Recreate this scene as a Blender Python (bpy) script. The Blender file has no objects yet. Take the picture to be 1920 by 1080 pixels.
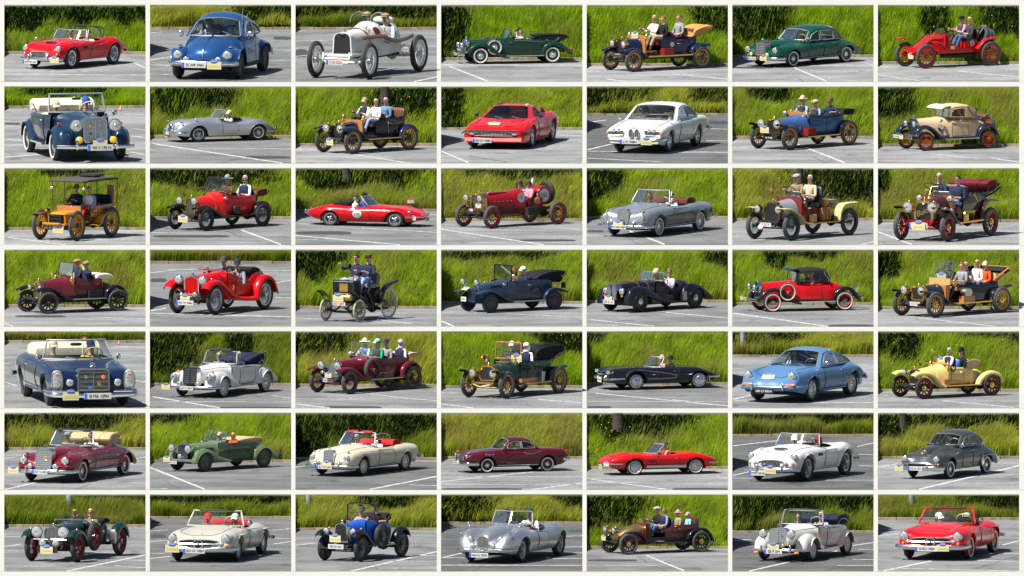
import bpy,bmesh,math,random
import numpy as np
from mathutils import Vector,Matrix,geometry
random.seed(7);RNG=np.random.default_rng(7)
SC=bpy.context.scene
COL=SC.collection
PI=math.pi
R_=math.radians
# ------------------------------------------------------------------ camera, sky, sun, exposure
S=44.0
PITCH=R_(4.0)
SP,CP=math.sin(PITCH),math.cos(PITCH)
ROWGAP=153/S/SP
CELLW,CELLH=265/S,145/S
cam=bpy.data.cameras.new('camera');cam.type='ORTHO';cam.ortho_scale=1920/S
cam.clip_start=1.0;cam.clip_end=3000
camo=bpy.data.objects.new('camera',cam);COL.objects.link(camo)
UC=(1072-540)/S
_c=Vector((0,UC*SP,UC*CP))-Vector((0,CP,-SP))*320
camo.location=_c;camo.rotation_euler=(PI/2-PITCH,0,0)
SC.camera=camo
SUN_EL,SUN_AZ=R_(59),R_(-124)
sdir=Vector((math.cos(SUN_EL)*math.sin(SUN_AZ),math.cos(SUN_EL)*math.cos(SUN_AZ),math.sin(SUN_EL)))
W=bpy.data.worlds.new('World');SC.world=W;W.use_nodes=True
nt=W.node_tree;bg=nt.nodes['Background']
sky=nt.nodes.new('ShaderNodeTexSky');sky.sky_type='NISHITA';sky.sun_disc=False
sky.sun_elevation=SUN_EL;sky.sun_rotation=SUN_AZ
nt.links.new(sky.outputs[0],bg.inputs[0]);bg.inputs[1].default_value=0.05
sl=bpy.data.lights.new('sun','SUN');sl.energy=5.0;sl.angle=R_(0.5);sl.color=(1,.965,.90)
so=bpy.data.objects.new('sun',sl);COL.objects.link(so)
so.rotation_euler=(-sdir).to_track_quat('-Z','Y').to_euler();so.location=(-60,0,90)
SC.view_settings.view_transform='Standard';SC.view_settings.look='None'
SC.view_settings.exposure=0.9;SC.view_settings.gamma=1;SC.view_settings.use_curve_mapping=False
SC.render.engine='CYCLES'
SC.cycles.max_bounces=8;SC.cycles.transparent_max_bounces=16
# ------------------------------------------------------------------ materials
_M={}
def mat(name,col=(.5,.5,.5),rough=.5,metal=0,coat=0,var=.0,scale=8,bump=0,emit=0,spec=.5,bscale=None,stretch=None):
 if name in _M:return _M[name]
 m=bpy.data.materials.new(name);m.use_nodes=True
 t=m.node_tree;b=t.nodes['Principled BSDF']
 b.inputs['Base Color'].default_value=(*col,1);b.inputs['Roughness'].default_value=rough
 b.inputs['Metallic'].default_value=metal;b.inputs['Coat Weight'].default_value=coat
 b.inputs['Coat Roughness'].default_value=.04;b.inputs['Specular IOR Level'].default_value=spec
 if var or bump:
  tc=t.nodes.new('ShaderNodeTexCoord');src=tc.outputs['Object']
  if stretch:
   mp=t.nodes.new('ShaderNodeMapping');mp.inputs['Scale'].default_value=stretch
   t.links.new(src,mp.inputs[0]);src=mp.outputs[0]
  n=t.nodes.new('ShaderNodeTexNoise');n.inputs['Scale'].default_value=scale;n.inputs['Detail'].default_value=6
  t.links.new(src,n.inputs['Vector'])
  if var:
   r=t.nodes.new('ShaderNodeValToRGB')
   r.color_ramp.elements[0].position=.3;r.color_ramp.elements[1].position=.7
   r.color_ramp.elements[0].color=(*[max(0,c*(1-var))for c in col],1)
   r.color_ramp.elements[1].color=(*[min(1,c*(1+var))for c in col],1)
   t.links.new(n.outputs[0],r.inputs[0]);t.links.new(r.outputs[0],b.inputs['Base Color'])
  if bump:
   n2=n
   if bscale:
    n2=t.nodes.new('ShaderNodeTexNoise');n2.inputs['Scale'].default_value=bscale;n2.inputs['Detail'].default_value=3
    t.links.new(src,n2.inputs['Vector'])
   bp=t.nodes.new('ShaderNodeBump');bp.inputs['Strength'].default_value=bump;bp.inputs['Distance'].default_value=.02
   t.links.new(n2.outputs[0],bp.inputs['Height']);t.links.new(bp.outputs[0],b.inputs['Normal'])
 _M[name]=m
 return m
def paint(name,col,metal=0,rough=.32):
 return mat('paint '+name,col,rough,metal,(.8 if max(col)<.2 else .55)if rough<.4 else .2,var=.04,scale=3,spec=.12)
def cloth(name,col):return mat('cloth '+name,col,.85,var=.12,scale=14,bump=.3,spec=.2)
def leather(name,col):return mat('leather '+name,col,.5,var=.15,scale=9,bump=.2)
CHROME=mat('chrome',(.62,.63,.65),.15,1,var=.03,scale=3)
TRIMC=mat('satin window trim',(.26,.27,.28),.5,.4,var=.05)
NICKEL=mat('nickel',(.62,.6,.56),.25,1,var=.06,scale=5)
BRASS=mat('brass',(.72,.47,.15),.26,1,var=.14,scale=7)
ALU=mat('brushed aluminium',(.48,.48,.48),.4,1,var=.06)
STEEL=mat('dark steel',(.05,.05,.055),.5,.3,var=.2)
BLACK=mat('black enamel',(.008,.008,.01),.3,0,.6,var=.1)
BLACKM=mat('matt black',(.012,.012,.013),.7,var=.15)
RUBBER=mat('tyre rubber',(.022,.022,.023),.72,var=.25,scale=20,bump=.3)
RUBBERG=mat('grey dusty tyre rubber',(.055,.055,.056),.8,var=.25,scale=20,bump=.3)
WHITEW=mat('whitewall rubber',(.64,.61,.54),.6,var=.05)
WHITE=mat('white paint',(.62,.62,.60),.35,coat=.5,var=.03)
WOOD=mat('varnished wood',(.42,.17,.045),.3,coat=.6,var=.35,scale=6,stretch=(1,8,8))
WOODD=mat('dark wood',(.16,.055,.02),.4,coat=.4,var=.35,scale=6,stretch=(1,8,8))
OAK=mat('pale wood',(.5,.3,.12),.4,coat=.4,var=.3,scale=6,stretch=(1,8,8))
MESHG=mat('radiator mesh',(.10,.10,.10),.45,.6,var=.5,scale=60,bump=.5)
MESHD=mat('dark radiator mesh',(.018,.018,.02),.5,.3,var=.5,scale=60,bump=.5)
MESHS=mat('silver radiator mesh',(.42,.41,.39),.35,.8,var=.35,scale=50,bump=.4)
ORANGE=mat('amber lens',(.8,.2,.02),.15,coat=1)
AMBER=mat('yellow fog lens',(.85,.52,.03),.15,coat=1)
REDL=mat('red lens',(.5,.01,.01),.15,coat=1)
LENS=mat('headlamp lens',(.46,.48,.47),.12,.45,.8,var=.4,scale=30)
PLATEW=mat('plate white',(.52,.52,.5),.5)
PLATEB=mat('plate black',(.012,.012,.012),.4)
EUBLUE=mat('plate blue',(.02,.1,.6),.4)
INK=mat('black lettering',(.01,.01,.01),.5)
INKR=mat('red lettering',(.55,.03,.02),.5)
INKW=mat('white lettering',(.8,.8,.78),.5)
INKB=mat('brass lettering',(.75,.5,.15),.3,.8)
CREAMP=mat('rally sign cream',(.55,.51,.30),.5)
RALLYB=mat('rally sign blue',(.07,.14,.42),.4)
CANVB=cloth('black canvas',(.012,.012,.014));CANVT=cloth('tan canvas',(.45,.33,.18));CANVC=cloth('cream canvas',(.6,.55,.43))
CANVN=cloth('navy canvas',(.012,.016,.04));CANVBR=cloth('brown canvas',(.10,.03,.02));CANVR=cloth('red canvas',(.45,.015,.02))
DARKIN=leather('dark interior',(.02,.019,.018))
LBLK=leather('black',(.015,.015,.016));LTAN=leather('tan',(.36,.17,.06));LRED=leather('oxblood',(.12,.012,.015));LCRM=leather('cream',(.6,.52,.38))
LBRN=leather('brown',(.10,.04,.02));LGRY=leather('grey',(.17,.17,.17));LR2=leather('red',(.4,.02,.02))
WICK=mat('wicker',(.3,.12,.05),.7,var=.5,scale=40,bump=.6)
def glassmat(name,tint,rf=.1):
 m=bpy.data.materials.new(name);m.use_nodes=True;t=m.node_tree;t.nodes.clear()
 o=t.nodes.new('ShaderNodeOutputMaterial');mx=t.nodes.new('ShaderNodeMixShader')
 tr=t.nodes.new('ShaderNodeBsdfTransparent');tr.inputs[0].default_value=(*tint,1)
 g=t.nodes.new('ShaderNodeBsdfGlossy');g.inputs['Roughness'].default_value=.03
 lw=t.nodes.new('ShaderNodeLayerWeight');lw.inputs[0].default_value=.25
 ma=t.nodes.new('ShaderNodeMath');ma.operation='MULTIPLY_ADD';ma.inputs[1].default_value=.6;ma.inputs[2].default_value=rf
 t.links.new(lw.outputs['Fresnel'],ma.inputs[0]);t.links.new(ma.outputs[0],mx.inputs[0])
 t.links.new(tr.outputs[0],mx.inputs[1]);t.links.new(g.outputs[0],mx.inputs[2]);t.links.new(mx.outputs[0],o.inputs[0])
 return m
GLASS=glassmat('clear glass',(.86,.92,.88),.04);GLASSD=glassmat('tinted car glass',(.72,.78,.75),.06);GLASSK=glassmat('dark car glass',(.3,.34,.34),.08)
# ------------------------------------------------------------------ mesh helpers
def pchip(keys,x):
 if not isinstance(keys,(list,tuple)):return np.full(np.shape(x),float(keys))
 k=np.array(sorted(keys),float);X,Y=k[:,0],k[:,1]
 if len(X)==1:return np.full(np.shape(x),Y[0])
 h=np.diff(X);d=np.diff(Y)/h;m=np.zeros_like(Y)
 m[0],m[-1]=d[0],d[-1]
 for i in range(1,len(X)-1):
  if d[i-1]*d[i]>0:
   w1,w2=2*h[i]+h[i-1],h[i]+2*h[i-1]
   m[i]=(w1+w2)/(w1/d[i-1]+w2/d[i])
 x=np.clip(np.asarray(x,float),X[0],X[-1])
 i=np.clip(np.searchsorted(X,x,side='right')-1,0,len(X)-2)
 t=(x-X[i])/h[i]
 return(Y[i]*(1+2*t)*(1-t)**2+m[i]*h[i]*t*(1-t)**2+Y[i+1]*t*t*(3-2*t)+m[i+1]*h[i]*t*t*(t-1))
def smoothpath(pts,n=24):
 P=np.array(pts,float)
 if len(P)<3:return P
 s=np.concatenate([[0],np.cumsum(np.linalg.norm(np.diff(P,axis=0),axis=1))])
 t=np.linspace(0,s[-1],n)
 m=np.zeros_like(P)
 m[1:-1]=(P[2:]-P[:-2])/(s[2:]-s[:-2])[:,None];m[0]=(P[1]-P[0])/(s[1]-s[0]);m[-1]=(P[-1]-P[-2])/(s[-1]-s[-2])
 i=np.clip(np.searchsorted(s,t,side='right')-1,0,len(s)-2)
 h=(s[i+1]-s[i])[:,None];u=((t-s[i])[:,None])/h
 return P[i]*(1+2*u)*(1-u)**2+m[i]*h*u*(1-u)**2+P[i+1]*u*u*(3-2*u)+m[i+1]*h*u*u*(u-1)
class MB:
 def __init__(s):s.v=[];s.f=[];s.m=[];s.cur=0
 def add(s,vs,fs):
  o=len(s.v);s.v+=[tuple(map(float,p))for p in vs]
  s.f+=[tuple(i+o for i in f)for f in fs];s.m+=[s.cur]*len(fs)
  return s
 def grid(s,P,cu=False,cv=False,mask=None):
  n,m=P.shape[:2];fs=[]
  for i in range(n if cu else n-1):
   for j in range(m if cv else m-1):
    if mask is not None and not mask[i,j]:continue
    a,b=i,(i+1)%n;c,d=j,(j+1)%m
    fs.append((a*m+c,a*m+d,b*m+d,b*m+c))
  return s.add(P.reshape(-1,3),fs)
 def box(s,c,d,rot=None):
  x,y,z=[k/2 for k in d]
  vs=[Vector((sx*x,sy*y,sz*z))for sx in(-1,1)for sy in(-1,1)for sz in(-1,1)]
  if rot is not None:vs=[rot@v for v in vs]
  vs=[v+Vector(c)for v in vs]
  return s.add(vs,[(0,1,3,2),(4,6,7,5),(0,4,5,1),(2,3,7,6),(0,2,6,4),(1,5,7,3)])
 def tube(s,pts,r,n=6,caps=True,closed=False):
  P=[Vector(p)for p in pts];k=len(P);rs=r if isinstance(r,(list,np.ndarray))else[r]*k
  rings=[];up=None
  for i in range(k):
   if closed:t=P[(i+1)%k]-P[i-1]
   else:t=P[min(i+1,k-1)]-P[max(i-1,0)]
   t.normalize()
   if up is None:
    up=Vector((0,0,1))if abs(t.z)<.9 else Vector((1,0,0))
   a=t.cross(up)
   if a.length<1e-4:a=t.cross(Vector((0,1,.1)))
   a.normalize();b=a.cross(t);up=b
   rr=rs[i];ra,rb=rr if isinstance(rr,tuple)else(rr,rr)
   rings.append([P[i]+a*(ra*math.cos(2*PI*j/n))+b*(rb*math.sin(2*PI*j/n))for j in range(n)])
  o=len(s.v);s.grid(np.array([[tuple(p)for p in q]for q in rings]),cu=closed,cv=True)
  if caps and not closed:
   s.f.append(tuple(o+j for j in range(n))[::-1]);s.m.append(s.cur)
   s.f.append(tuple(o+(k-1)*n+j for j in range(n)));s.m.append(s.cur)
  return s
 def lathe(s,prof,c=(0,0,0),axis='y',n=24,cap=False):
  a=np.linspace(0,2*PI,n,endpoint=False);P=np.zeros((len(prof),n,3))
  for i,(r,h)in enumerate(prof):
   ca,sa,hh=r*np.cos(a),r*np.sin(a),np.full(n,h)
   q={'x':(hh,ca,sa),'y':(ca,hh,sa),'z':(ca,sa,hh)}[axis]
   for k in range(3):P[i,:,k]=q[k]+c[k]
  o=len(s.v);s.grid(P,cv=True)
  if cap:
   s.f.append(tuple(o+j for j in range(n)));s.m.append(s.cur)
   s.f.append(tuple(o+(len(prof)-1)*n+j for j in range(n)));s.m.append(s.cur)
  return s
 def cush(s,c,d,n=4,rot=None,nu=14,nv=9):
  a=np.linspace(0,2*PI,nu,endpoint=False);b=np.linspace(-PI/2,PI/2,nv)
  f=lambda t:np.sign(t)*np.abs(t)**(2/n)
  A,B=np.meshgrid(a,b);P=np.stack([f(np.cos(B))*f(np.cos(A))*d[0]/2,f(np.cos(B))*f(np.sin(A))*d[1]/2,f(np.sin(B))*d[2]/2],-1)
  if rot is not None:P=P@np.array(rot.to_3x3()if hasattr(rot,'to_3x3')else rot).T
  return s.grid(P+np.array(c),cv=True)
 def ball(s,c,r,nu=12,nv=8):
  r=(r,r,r)if not isinstance(r,tuple)else r
  return s.cush(c,tuple(2*k for k in r),2,None,nu,nv)
 def prism(s,pts,y0,y1,axis='y'):
  n=len(pts);q={'y':lambda a,b,h:(a,h,b),'x':lambda a,b,h:(h,a,b),'z':lambda a,b,h:(a,b,h)}[axis]
  vs=[q(a,b,y0)for a,b in pts]+[q(a,b,y1)for a,b in pts]
  return s.add(vs,[tuple(range(n))[::-1],tuple(range(n,2*n))]+[(i,(i+1)%n,n+(i+1)%n,n+i)for i in range(n)])
 def pillow(s,pts,yh,yc=0,e=.8,smooth=True):
  P=np.array(pts,float)
  if smooth:P=smoothpath([*P,P[0]],28)[:-1]
  c=P.mean(0);rows=[]
  for y,k in((-1,.02),(-1,e),(-.93,.97),(-.5,1),(0,1.01),(.5,1),(.93,.97),(1,e),(1,.02)):
   q=c+(P-c)*k;rows.append(np.stack([q[:,0],np.full(len(q),yc+y*yh),q[:,1]],-1))
  return s.grid(np.array(rows),cv=True)
 def mesh(s,name,mats,smooth=True,angle=40):
  me=bpy.data.meshes.new(name);me.from_pydata(s.v,[],s.f)
  for m in(mats if isinstance(mats,(list,tuple))else[mats]):me.materials.append(m)
  if max(s.m,default=0):me.polygons.foreach_set('material_index',s.m)
  bm=bmesh.new();bm.from_mesh(me);bmesh.ops.remove_doubles(bm,verts=bm.verts,dist=1e-5)
  bmesh.ops.delete(bm,geom=[v for v in bm.verts if not v.link_faces],context='VERTS')
  bmesh.ops.recalc_face_normals(bm,faces=bm.faces);bm.to_mesh(me);bm.free()
  if smooth:
   me.polygons.foreach_set('use_smooth',[True]*len(me.polygons));me.set_sharp_from_angle(angle=R_(angle))
  me.update();return me
 def islands(s):
  par=list(range(len(s.v)))
  def f(i):
   while par[i]!=i:par[i]=par[par[i]];i=par[i]
   return i
  for q in s.f:
   a=f(q[0])
   for i in q[1:]:par[f(i)]=a
  g={}
  for q in s.f:g.setdefault(f(q[0]),[]).append(q)
  out=[]
  for fs in g.values():
   ids=sorted({i for q in fs for i in q});mp={a:b for b,a in enumerate(ids)}
   m=MB();m.add([s.v[i]for i in ids],[tuple(mp[i]for i in q)for q in fs]);out.append(m)
  return out
 def build(s,name,mats,parent=None,smooth=True,angle=40,label=None):
  return link(name,s.mesh(name,mats,smooth,angle),parent,label)
def link(name,data,parent=None,label=None,loc=None,rot=None,scale=None):
 o=bpy.data.objects.new(name,data);COL.objects.link(o)
 if parent is not None:o.parent=parent
 if label:o['label']=label
 if loc is not None:o.location=loc
 if rot is not None:o.rotation_euler=rot
 if scale is not None:o.scale=scale if isinstance(scale,(tuple,list))else(scale,)*3
 return o
def thing(o,label,cat,group=None):
 o['label']=label;o['category']=cat
 if group:o['group']=group
 return o
def kind(o,k,label=None):
 o['kind']=k
 if label:o['label']=label
 return o
def gx(px):return(px-960)/S
def gy(py):return(1072-py)/S/SP
def cellpx(row,col):return 8+273*col,9+153*row
ZB=[0,155,310,460,613,766,920]
def zp(row,col,zx,zy):
 f=6.75 if col==6 else 1920/550
 return{0:0,1:0,2:550,3:550,4:1100,5:1100,6:1640}[col]+zx/f,ZB[row]+zy/f
# ------------------------------------------------------------------ the place: a flat car park in bays, each with a grass bank behind
def asphalt_mat(i,g):
 m=bpy.data.materials.new('asphalt');m.use_nodes=True;t=m.node_tree;b=t.nodes['Principled BSDF']
 tc=t.nodes.new('ShaderNodeTexCoord')
 def noise(scale,sc,det=5):
  mp=t.nodes.new('ShaderNodeMapping');mp.inputs['Scale'].default_value=sc;mp.inputs['Location'].default_value=(i*3.1,i*7.7,0)
  n=t.nodes.new('ShaderNodeTexNoise');n.inputs['Scale'].default_value=scale;n.inputs['Detail'].default_value=det
  t.links.new(tc.outputs['Object'],mp.inputs[0]);t.links.new(mp.outputs[0],n.inputs['Vector']);return n
 def ramp(n,p0,c0,p1,c1):
  r=t.nodes.new('ShaderNodeValToRGB');r.color_ramp.elements[0].position=p0;r.color_ramp.elements[1].position=p1
  r.color_ramp.elements[0].color=(c0,c0,c0,1);r.color_ramp.elements[1].color=(c1,c1,c1,1)
  t.links.new(n.outputs[0],r.inputs[0]);return r
 a=ramp(noise(.25,(1,.35,1)),.3,.78,.7,1.16)
 f=ramp(noise(22,(1,.25,1),4),.3,.55,.7,1.4)
 st=ramp(noise(1.1,(.25,.5,1),7),.38,.74,.6,1.1)
 def mul(x,y):
  n=t.nodes.new('ShaderNodeMix');n.data_type='RGBA';n.blend_type='MULTIPLY';n.inputs[0].default_value=1
  t.links.new(x,n.inputs[6]);t.links.new(y,n.inputs[7]);return n.outputs[2]
 oil=ramp(noise(.9,(1,.4,1),2),.60,1.0,.74,.62)
 base=t.nodes.new('ShaderNodeRGB');base.outputs[0].default_value=(g*.98,g,g*1.0,1)
 t.links.new(mul(mul(mul(mul(base.outputs[0],oil.outputs[0]),a.outputs[0]),f.outputs[0]),st.outputs[0]),b.inputs['Base Color'])
 b.inputs['Roughness'].default_value=.85;b.inputs['Specular IOR Level'].default_value=.3
 return m
CREAM=mat('cream paving',(.35,.345,.316),.85,var=.02,scale=1.5,spec=.2)
LINEW=mat('worn white road paint',(.38,.38,.375),.75,var=.5,scale=3.5)
TAR=mat('tar',(.035,.035,.036),.6,var=.3,scale=5)
KERB=mat('weathered kerb stone',(.27,.22,.15),.9,var=.4,scale=2.5,bump=.4)
SOIL=mat('mossy soil',(.03,.045,.008),.95,var=.4,scale=3)
CREAMG=mat('outer ground',(.1,.11,.07),.9,var=.2,scale=.3)
def grassmat(name,trans):
 m=bpy.data.materials.new(name);m.use_nodes=True;t=m.node_tree;b=t.nodes['Principled BSDF'];o=t.nodes['Material Output']
 at=t.nodes.new('ShaderNodeAttribute');at.attribute_name='blade_colour'
 t.links.new(at.outputs['Color'],b.inputs['Base Color']);b.inputs['Roughness'].default_value=.65;b.inputs['Specular IOR Level'].default_value=.12
 tr=t.nodes.new('ShaderNodeBsdfTranslucent');t.links.new(at.outputs['Color'],tr.inputs[0])
 mx=t.nodes.new('ShaderNodeMixShader');mx.inputs[0].default_value=trans
 t.links.new(b.outputs[0],mx.inputs[1]);t.links.new(tr.outputs[0],mx.inputs[2]);t.links.new(mx.outputs[0],o.inputs[0])
 return m
FLOWER=mat('yellow petals',(.75,.55,.02),.6)
GRASSM=grassmat('long grass',.5);DARKM=grassmat('leaves darkened as tree shade',.15)
def blades(name,base,tipv,width,side,colr,m,tipcol=None,bend=.45,par=None):
 n=len(base);midp=base+tipv*.5;midp[:,2]+=np.linalg.norm(tipv[:,:2],axis=1)*bend*(par if par is not None else 1)
 v=np.empty((n,5,3));w=(width/2)[:,None]*side
 v[:,0]=base-w;v[:,1]=base+w;v[:,2]=midp+w*.85;v[:,3]=midp-w*.85;v[:,4]=base+tipv
 o=np.arange(n)[:,None]*5
 li=np.concatenate([o+np.array([[0,1,2,3]]),o+np.array([[3,2,4]])],1).astype(np.int32)
 me=bpy.data.meshes.new(name);me.vertices.add(n*5);me.vertices.foreach_set('co',v.reshape(-1))
 me.loops.add(n*7);me.loops.foreach_set('vertex_index',li.reshape(-1))
 me.polygons.add(n*2)
 ls=(np.arange(n)[:,None]*7+np.array([[0,4]])).reshape(-1).astype(np.int32)
 me.polygons.foreach_set('loop_start',ls)
 me.update(calc_edges=True);me.materials.append(m)
 ca=me.color_attributes.new('blade_colour','FLOAT_COLOR','POINT')
 c=np.ones((n,5,4));c[:,:,:3]=colr[:,None,:]
 if tipcol is not None:c[:,4,:3]=tipcol;c[:,2:4,:3]=(colr*.5+tipcol*.5)[:,None]
 ca.data.foreach_set('color',c.reshape(-1))
 return me
def vnoise(x,y,seed,f):
 r=np.random.default_rng(seed);G=r.random((64,64));x=x*f+17.3;y=y*f+9.1
 xi,yi=np.floor(x).astype(int),np.floor(y).astype(int);fx,fy=x-xi,y-yi
 fx,fy=fx*fx*(3-2*fx),fy*fy*(3-2*fy);g=lambda a,b:G[a%64,b%64]
 return(g(xi,yi)*(1-fx)+g(xi+1,yi)*fx)*(1-fy)+(g(xi,yi+1)*(1-fx)+g(xi+1,yi+1)*fx)*fy
SLOPE=math.tan(R_(36))
def bay(row,col,kz,grey,tone,dark=(),lines=(),tar=(),seams=()):
 ox,oy=cellpx(row,col)
 kx=zp(row,col,0,kz)[1];ha=oy+145-kx
 y0=gy(oy+145);yb=y0+ha/S/SP;x0,x1=gx(ox),gx(ox+265)
 hv=(145-ha)/S;lb=(hv-.03)/(SP+SLOPE*CP);hb=lb*SLOPE
 a=MB().add([(x0-.09,y0,0.004),(x1+.09,y0,.004),(x1+.09,y0+ROWGAP-2.6,.004),(x0-.09,y0+ROWGAP-2.6,.004)],[(0,1,2,3)])
 kind(a.build('asphalt',asphalt_mat(row*7+col,grey),smooth=False),'structure','grey asphalt of one parking bay')
 b=MB().prism([(yb,0),(yb+lb,hb),(yb+lb+.05,hb),(yb+lb+4,0)],x0-.09,x1+.09,'x')
 kind(b.build('grass_bank',SOIL,smooth=False),'structure','sloping grass bank behind a parking bay')
 k=MB();nk=7;wk=(x1-x0+.18)/nk
 for i in range(nk):
  k.box((x0-.09+wk*(i+.5),yb-.13+RNG.uniform(-.02,.02),.055),(wk-.02,.26,.11+RNG.uniform(-.02,.02)))
 kind(k.build('kerb',KERB,smooth=False),'structure','low weathered kerb at the foot of a grass bank')
 utop=hv*1.0
 r=np.random.default_rng(row*50+col)
 def make(n,dk):
  s=r.random(n)**.9;px=r.uniform(x0,x1,n);d=s*lb-.14
  base=np.stack([px,yb+d,np.maximum(d*SLOPE-.02,.02)],-1)
  u=(px-x0)/(x1-x0);v=1-(d*SP+d*SLOPE*CP)/hv*(hv/(145/S))
  D=np.zeros(n)
  vv=(145-ha)/145*(1-s)
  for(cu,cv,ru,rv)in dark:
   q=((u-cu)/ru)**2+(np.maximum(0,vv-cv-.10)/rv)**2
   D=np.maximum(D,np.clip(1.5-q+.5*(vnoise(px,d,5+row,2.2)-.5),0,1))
  return base,u,vv,D,d,px
 n=14000
 base,u,vv,D,d,px=make(n,0)
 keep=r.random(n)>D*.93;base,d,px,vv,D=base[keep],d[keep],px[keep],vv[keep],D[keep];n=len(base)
 pt=vnoise(px,d,row*9+col,1.1);pf=vnoise(px,d,row*9+col+3,3.2)
 h=(.2+.46*pt+.22*r.random(n))*(1+.3*tone[2])
 stalk=r.random(n)<.10*tone[2]
 h=np.where(stalk,h*1.35,h)*np.clip(.35+(x1-px)/.5,0,1)*(1-.35*D)
 lean=.12+.4*r.random(n)+.3*tone[2]*vnoise(px,d,77+row*7+col,.9)
 ang=r.normal(0.1,1.15,n)
 tip=np.stack([h*lean*np.cos(ang),-h*lean*np.abs(np.sin(ang))*.6,h*(1-.25*lean)],-1)
 side=np.stack([np.cos(ang*.7+r.normal(0,.5,n)),np.sin(ang*.7),np.zeros(n)],-1)
 def clamp(base,tip,ex=0):
  tx=np.clip(base[:,0]+tip[:,0],x0,x1)-base[:,0];tip[:,0]=tx
  U=(base[:,1]-yb+tip[:,1])*SP+(base[:,2]+tip[:,2])*CP
  over=np.clip(U-utop+ex+.015+.025*r.random(len(U)),0,None);tip[:,2]-=over;tip[:,0]*=np.where(over>.1,.4,1)
  return tip
 tip=clamp(base,tip)
 A=np.array(tone[0]);B=np.array(tone[1]);q=np.clip(.55*pf+.45*r.random(n),0,1)[:,None]
 c=A*q+B*(1-q);c*=r.uniform(.55,1.45,n)[:,None]
 dry=np.clip(vnoise(px,d,row*3+col*5,.8)*1.6-.85,0,.6)[:,None]*min(1,tone[2]+.2);c=c*(1-dry)+dry*np.array([.26,.24,.07])*r.uniform(.7,1.2,n)[:,None]
 straw=np.array([.42,.36,.15]);tc=np.where(stalk[:,None],straw,c*np.array([1.5,1.35,1.2]))
 me=blades('grass',base,tip,r.uniform(.012,.028,n)*np.where(stalk,.8,1),side,c,GRASSM,tc,par=np.clip((lb-d)/.5-.4,0,1))
 kind(link('grass',me),'stuff','long green grass on the bank of a parking bay')
 if row*7+col in(4,6,14,31,34,39,9,24):
  m=MB()
  for i in range(16):
   x,dd=r.uniform(x0+.1,x1-.1),lb*r.uniform(.05,.8);m.cush((x,yb+dd-.3,min(dd*SLOPE+r.uniform(.35,.6),(utop-.1-(dd-.3)*SP)/CP)),(.05,.05,.04),2,None,6,4)
  kind(m.build('wildflowers',FLOWER),'stuff','small yellow flowers in the long grass')
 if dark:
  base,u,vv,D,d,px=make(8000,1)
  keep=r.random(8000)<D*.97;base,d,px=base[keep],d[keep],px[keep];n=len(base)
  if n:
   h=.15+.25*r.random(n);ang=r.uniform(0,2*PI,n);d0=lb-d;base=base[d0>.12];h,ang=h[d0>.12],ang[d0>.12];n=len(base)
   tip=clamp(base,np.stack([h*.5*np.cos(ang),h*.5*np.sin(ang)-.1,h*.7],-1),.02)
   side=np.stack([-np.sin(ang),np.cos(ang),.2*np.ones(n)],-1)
   c=np.array([.02,.042,.008])*r.uniform(.4,1.6,n)[:,None]  # tree shade on the bank, put into the near-black green of added leaves
   kind(link('tree_shade_leaves',blades('tree_shade_leaves',base,tip,r.uniform(.05,.11,n),side,c,DARKM,bend=0)),'stuff','dark green leaves coloured as tree shade at the top of a grass bank')
 G=lambda zx,zy:(lambda p:(gx(p[0]),gy(p[1])))(zp(row,col,zx,zy))
 lx=lambda x:min(max(x,x0),x1)
 for(ax,ay,bx,by,th)in lines:
  (xa,ya),(xb,yb2)=G(ax,ay),G(bx,by);t=th*.42/S/SP
  ya,yb2=max(ya,y0+t),max(yb2,y0+t)
  l=MB().add([(lx(xa),ya-t,.008),(lx(xb),yb2-t,.008),(lx(xb),yb2+t,.008),(lx(xa),ya+t,.008)],[(0,1,2,3)])
  kind(l.build('parking_line',LINEW,smooth=False),'structure','painted white parking line')
 for(ax,ay,bx,by,th)in seams:
  (xa,ya),(xb,yb2)=G(ax,ay),G(bx,by);t=th/2/S/SP
  P=[(lx(xa+(xb-xa)*i/8),max(y0+t,ya+(yb2-ya)*i/8+r.normal(0,.15)))for i in range(9)]
  l=MB();l.grid(np.array([[(p[0],p[1]-t,.0065),(p[0],p[1]+t,.0065)]for p in P]))
  kind(l.build('tar_seam',TAR,smooth=False),'structure','dark tar seam in the asphalt')
 for(ax,ay,bx,by)in tar:
  (xa,ya),(xb,yb2)=G(ax,ay),G(bx,by);cx,cy=(xa+xb)/2,(ya+yb2)/2;rx,ry=abs(xb-xa)/2,abs(yb2-ya)/2
  P=[(lx(cx+rx*math.copysign(abs(math.cos(a))**.4,math.cos(a))),max(y0+.05,cy+ry*math.copysign(abs(math.sin(a))**.6,math.sin(a))*r.uniform(.8,1)),.006)for a in np.linspace(0,2*PI,40,endpoint=False)]
  kind(MB().add(P,[tuple(range(40))]).build('tar_patch',TAR,smooth=False),'structure','dark repair patch in the asphalt')
 return yb,lb,hb,x0,x1
BAYS={}
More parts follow.
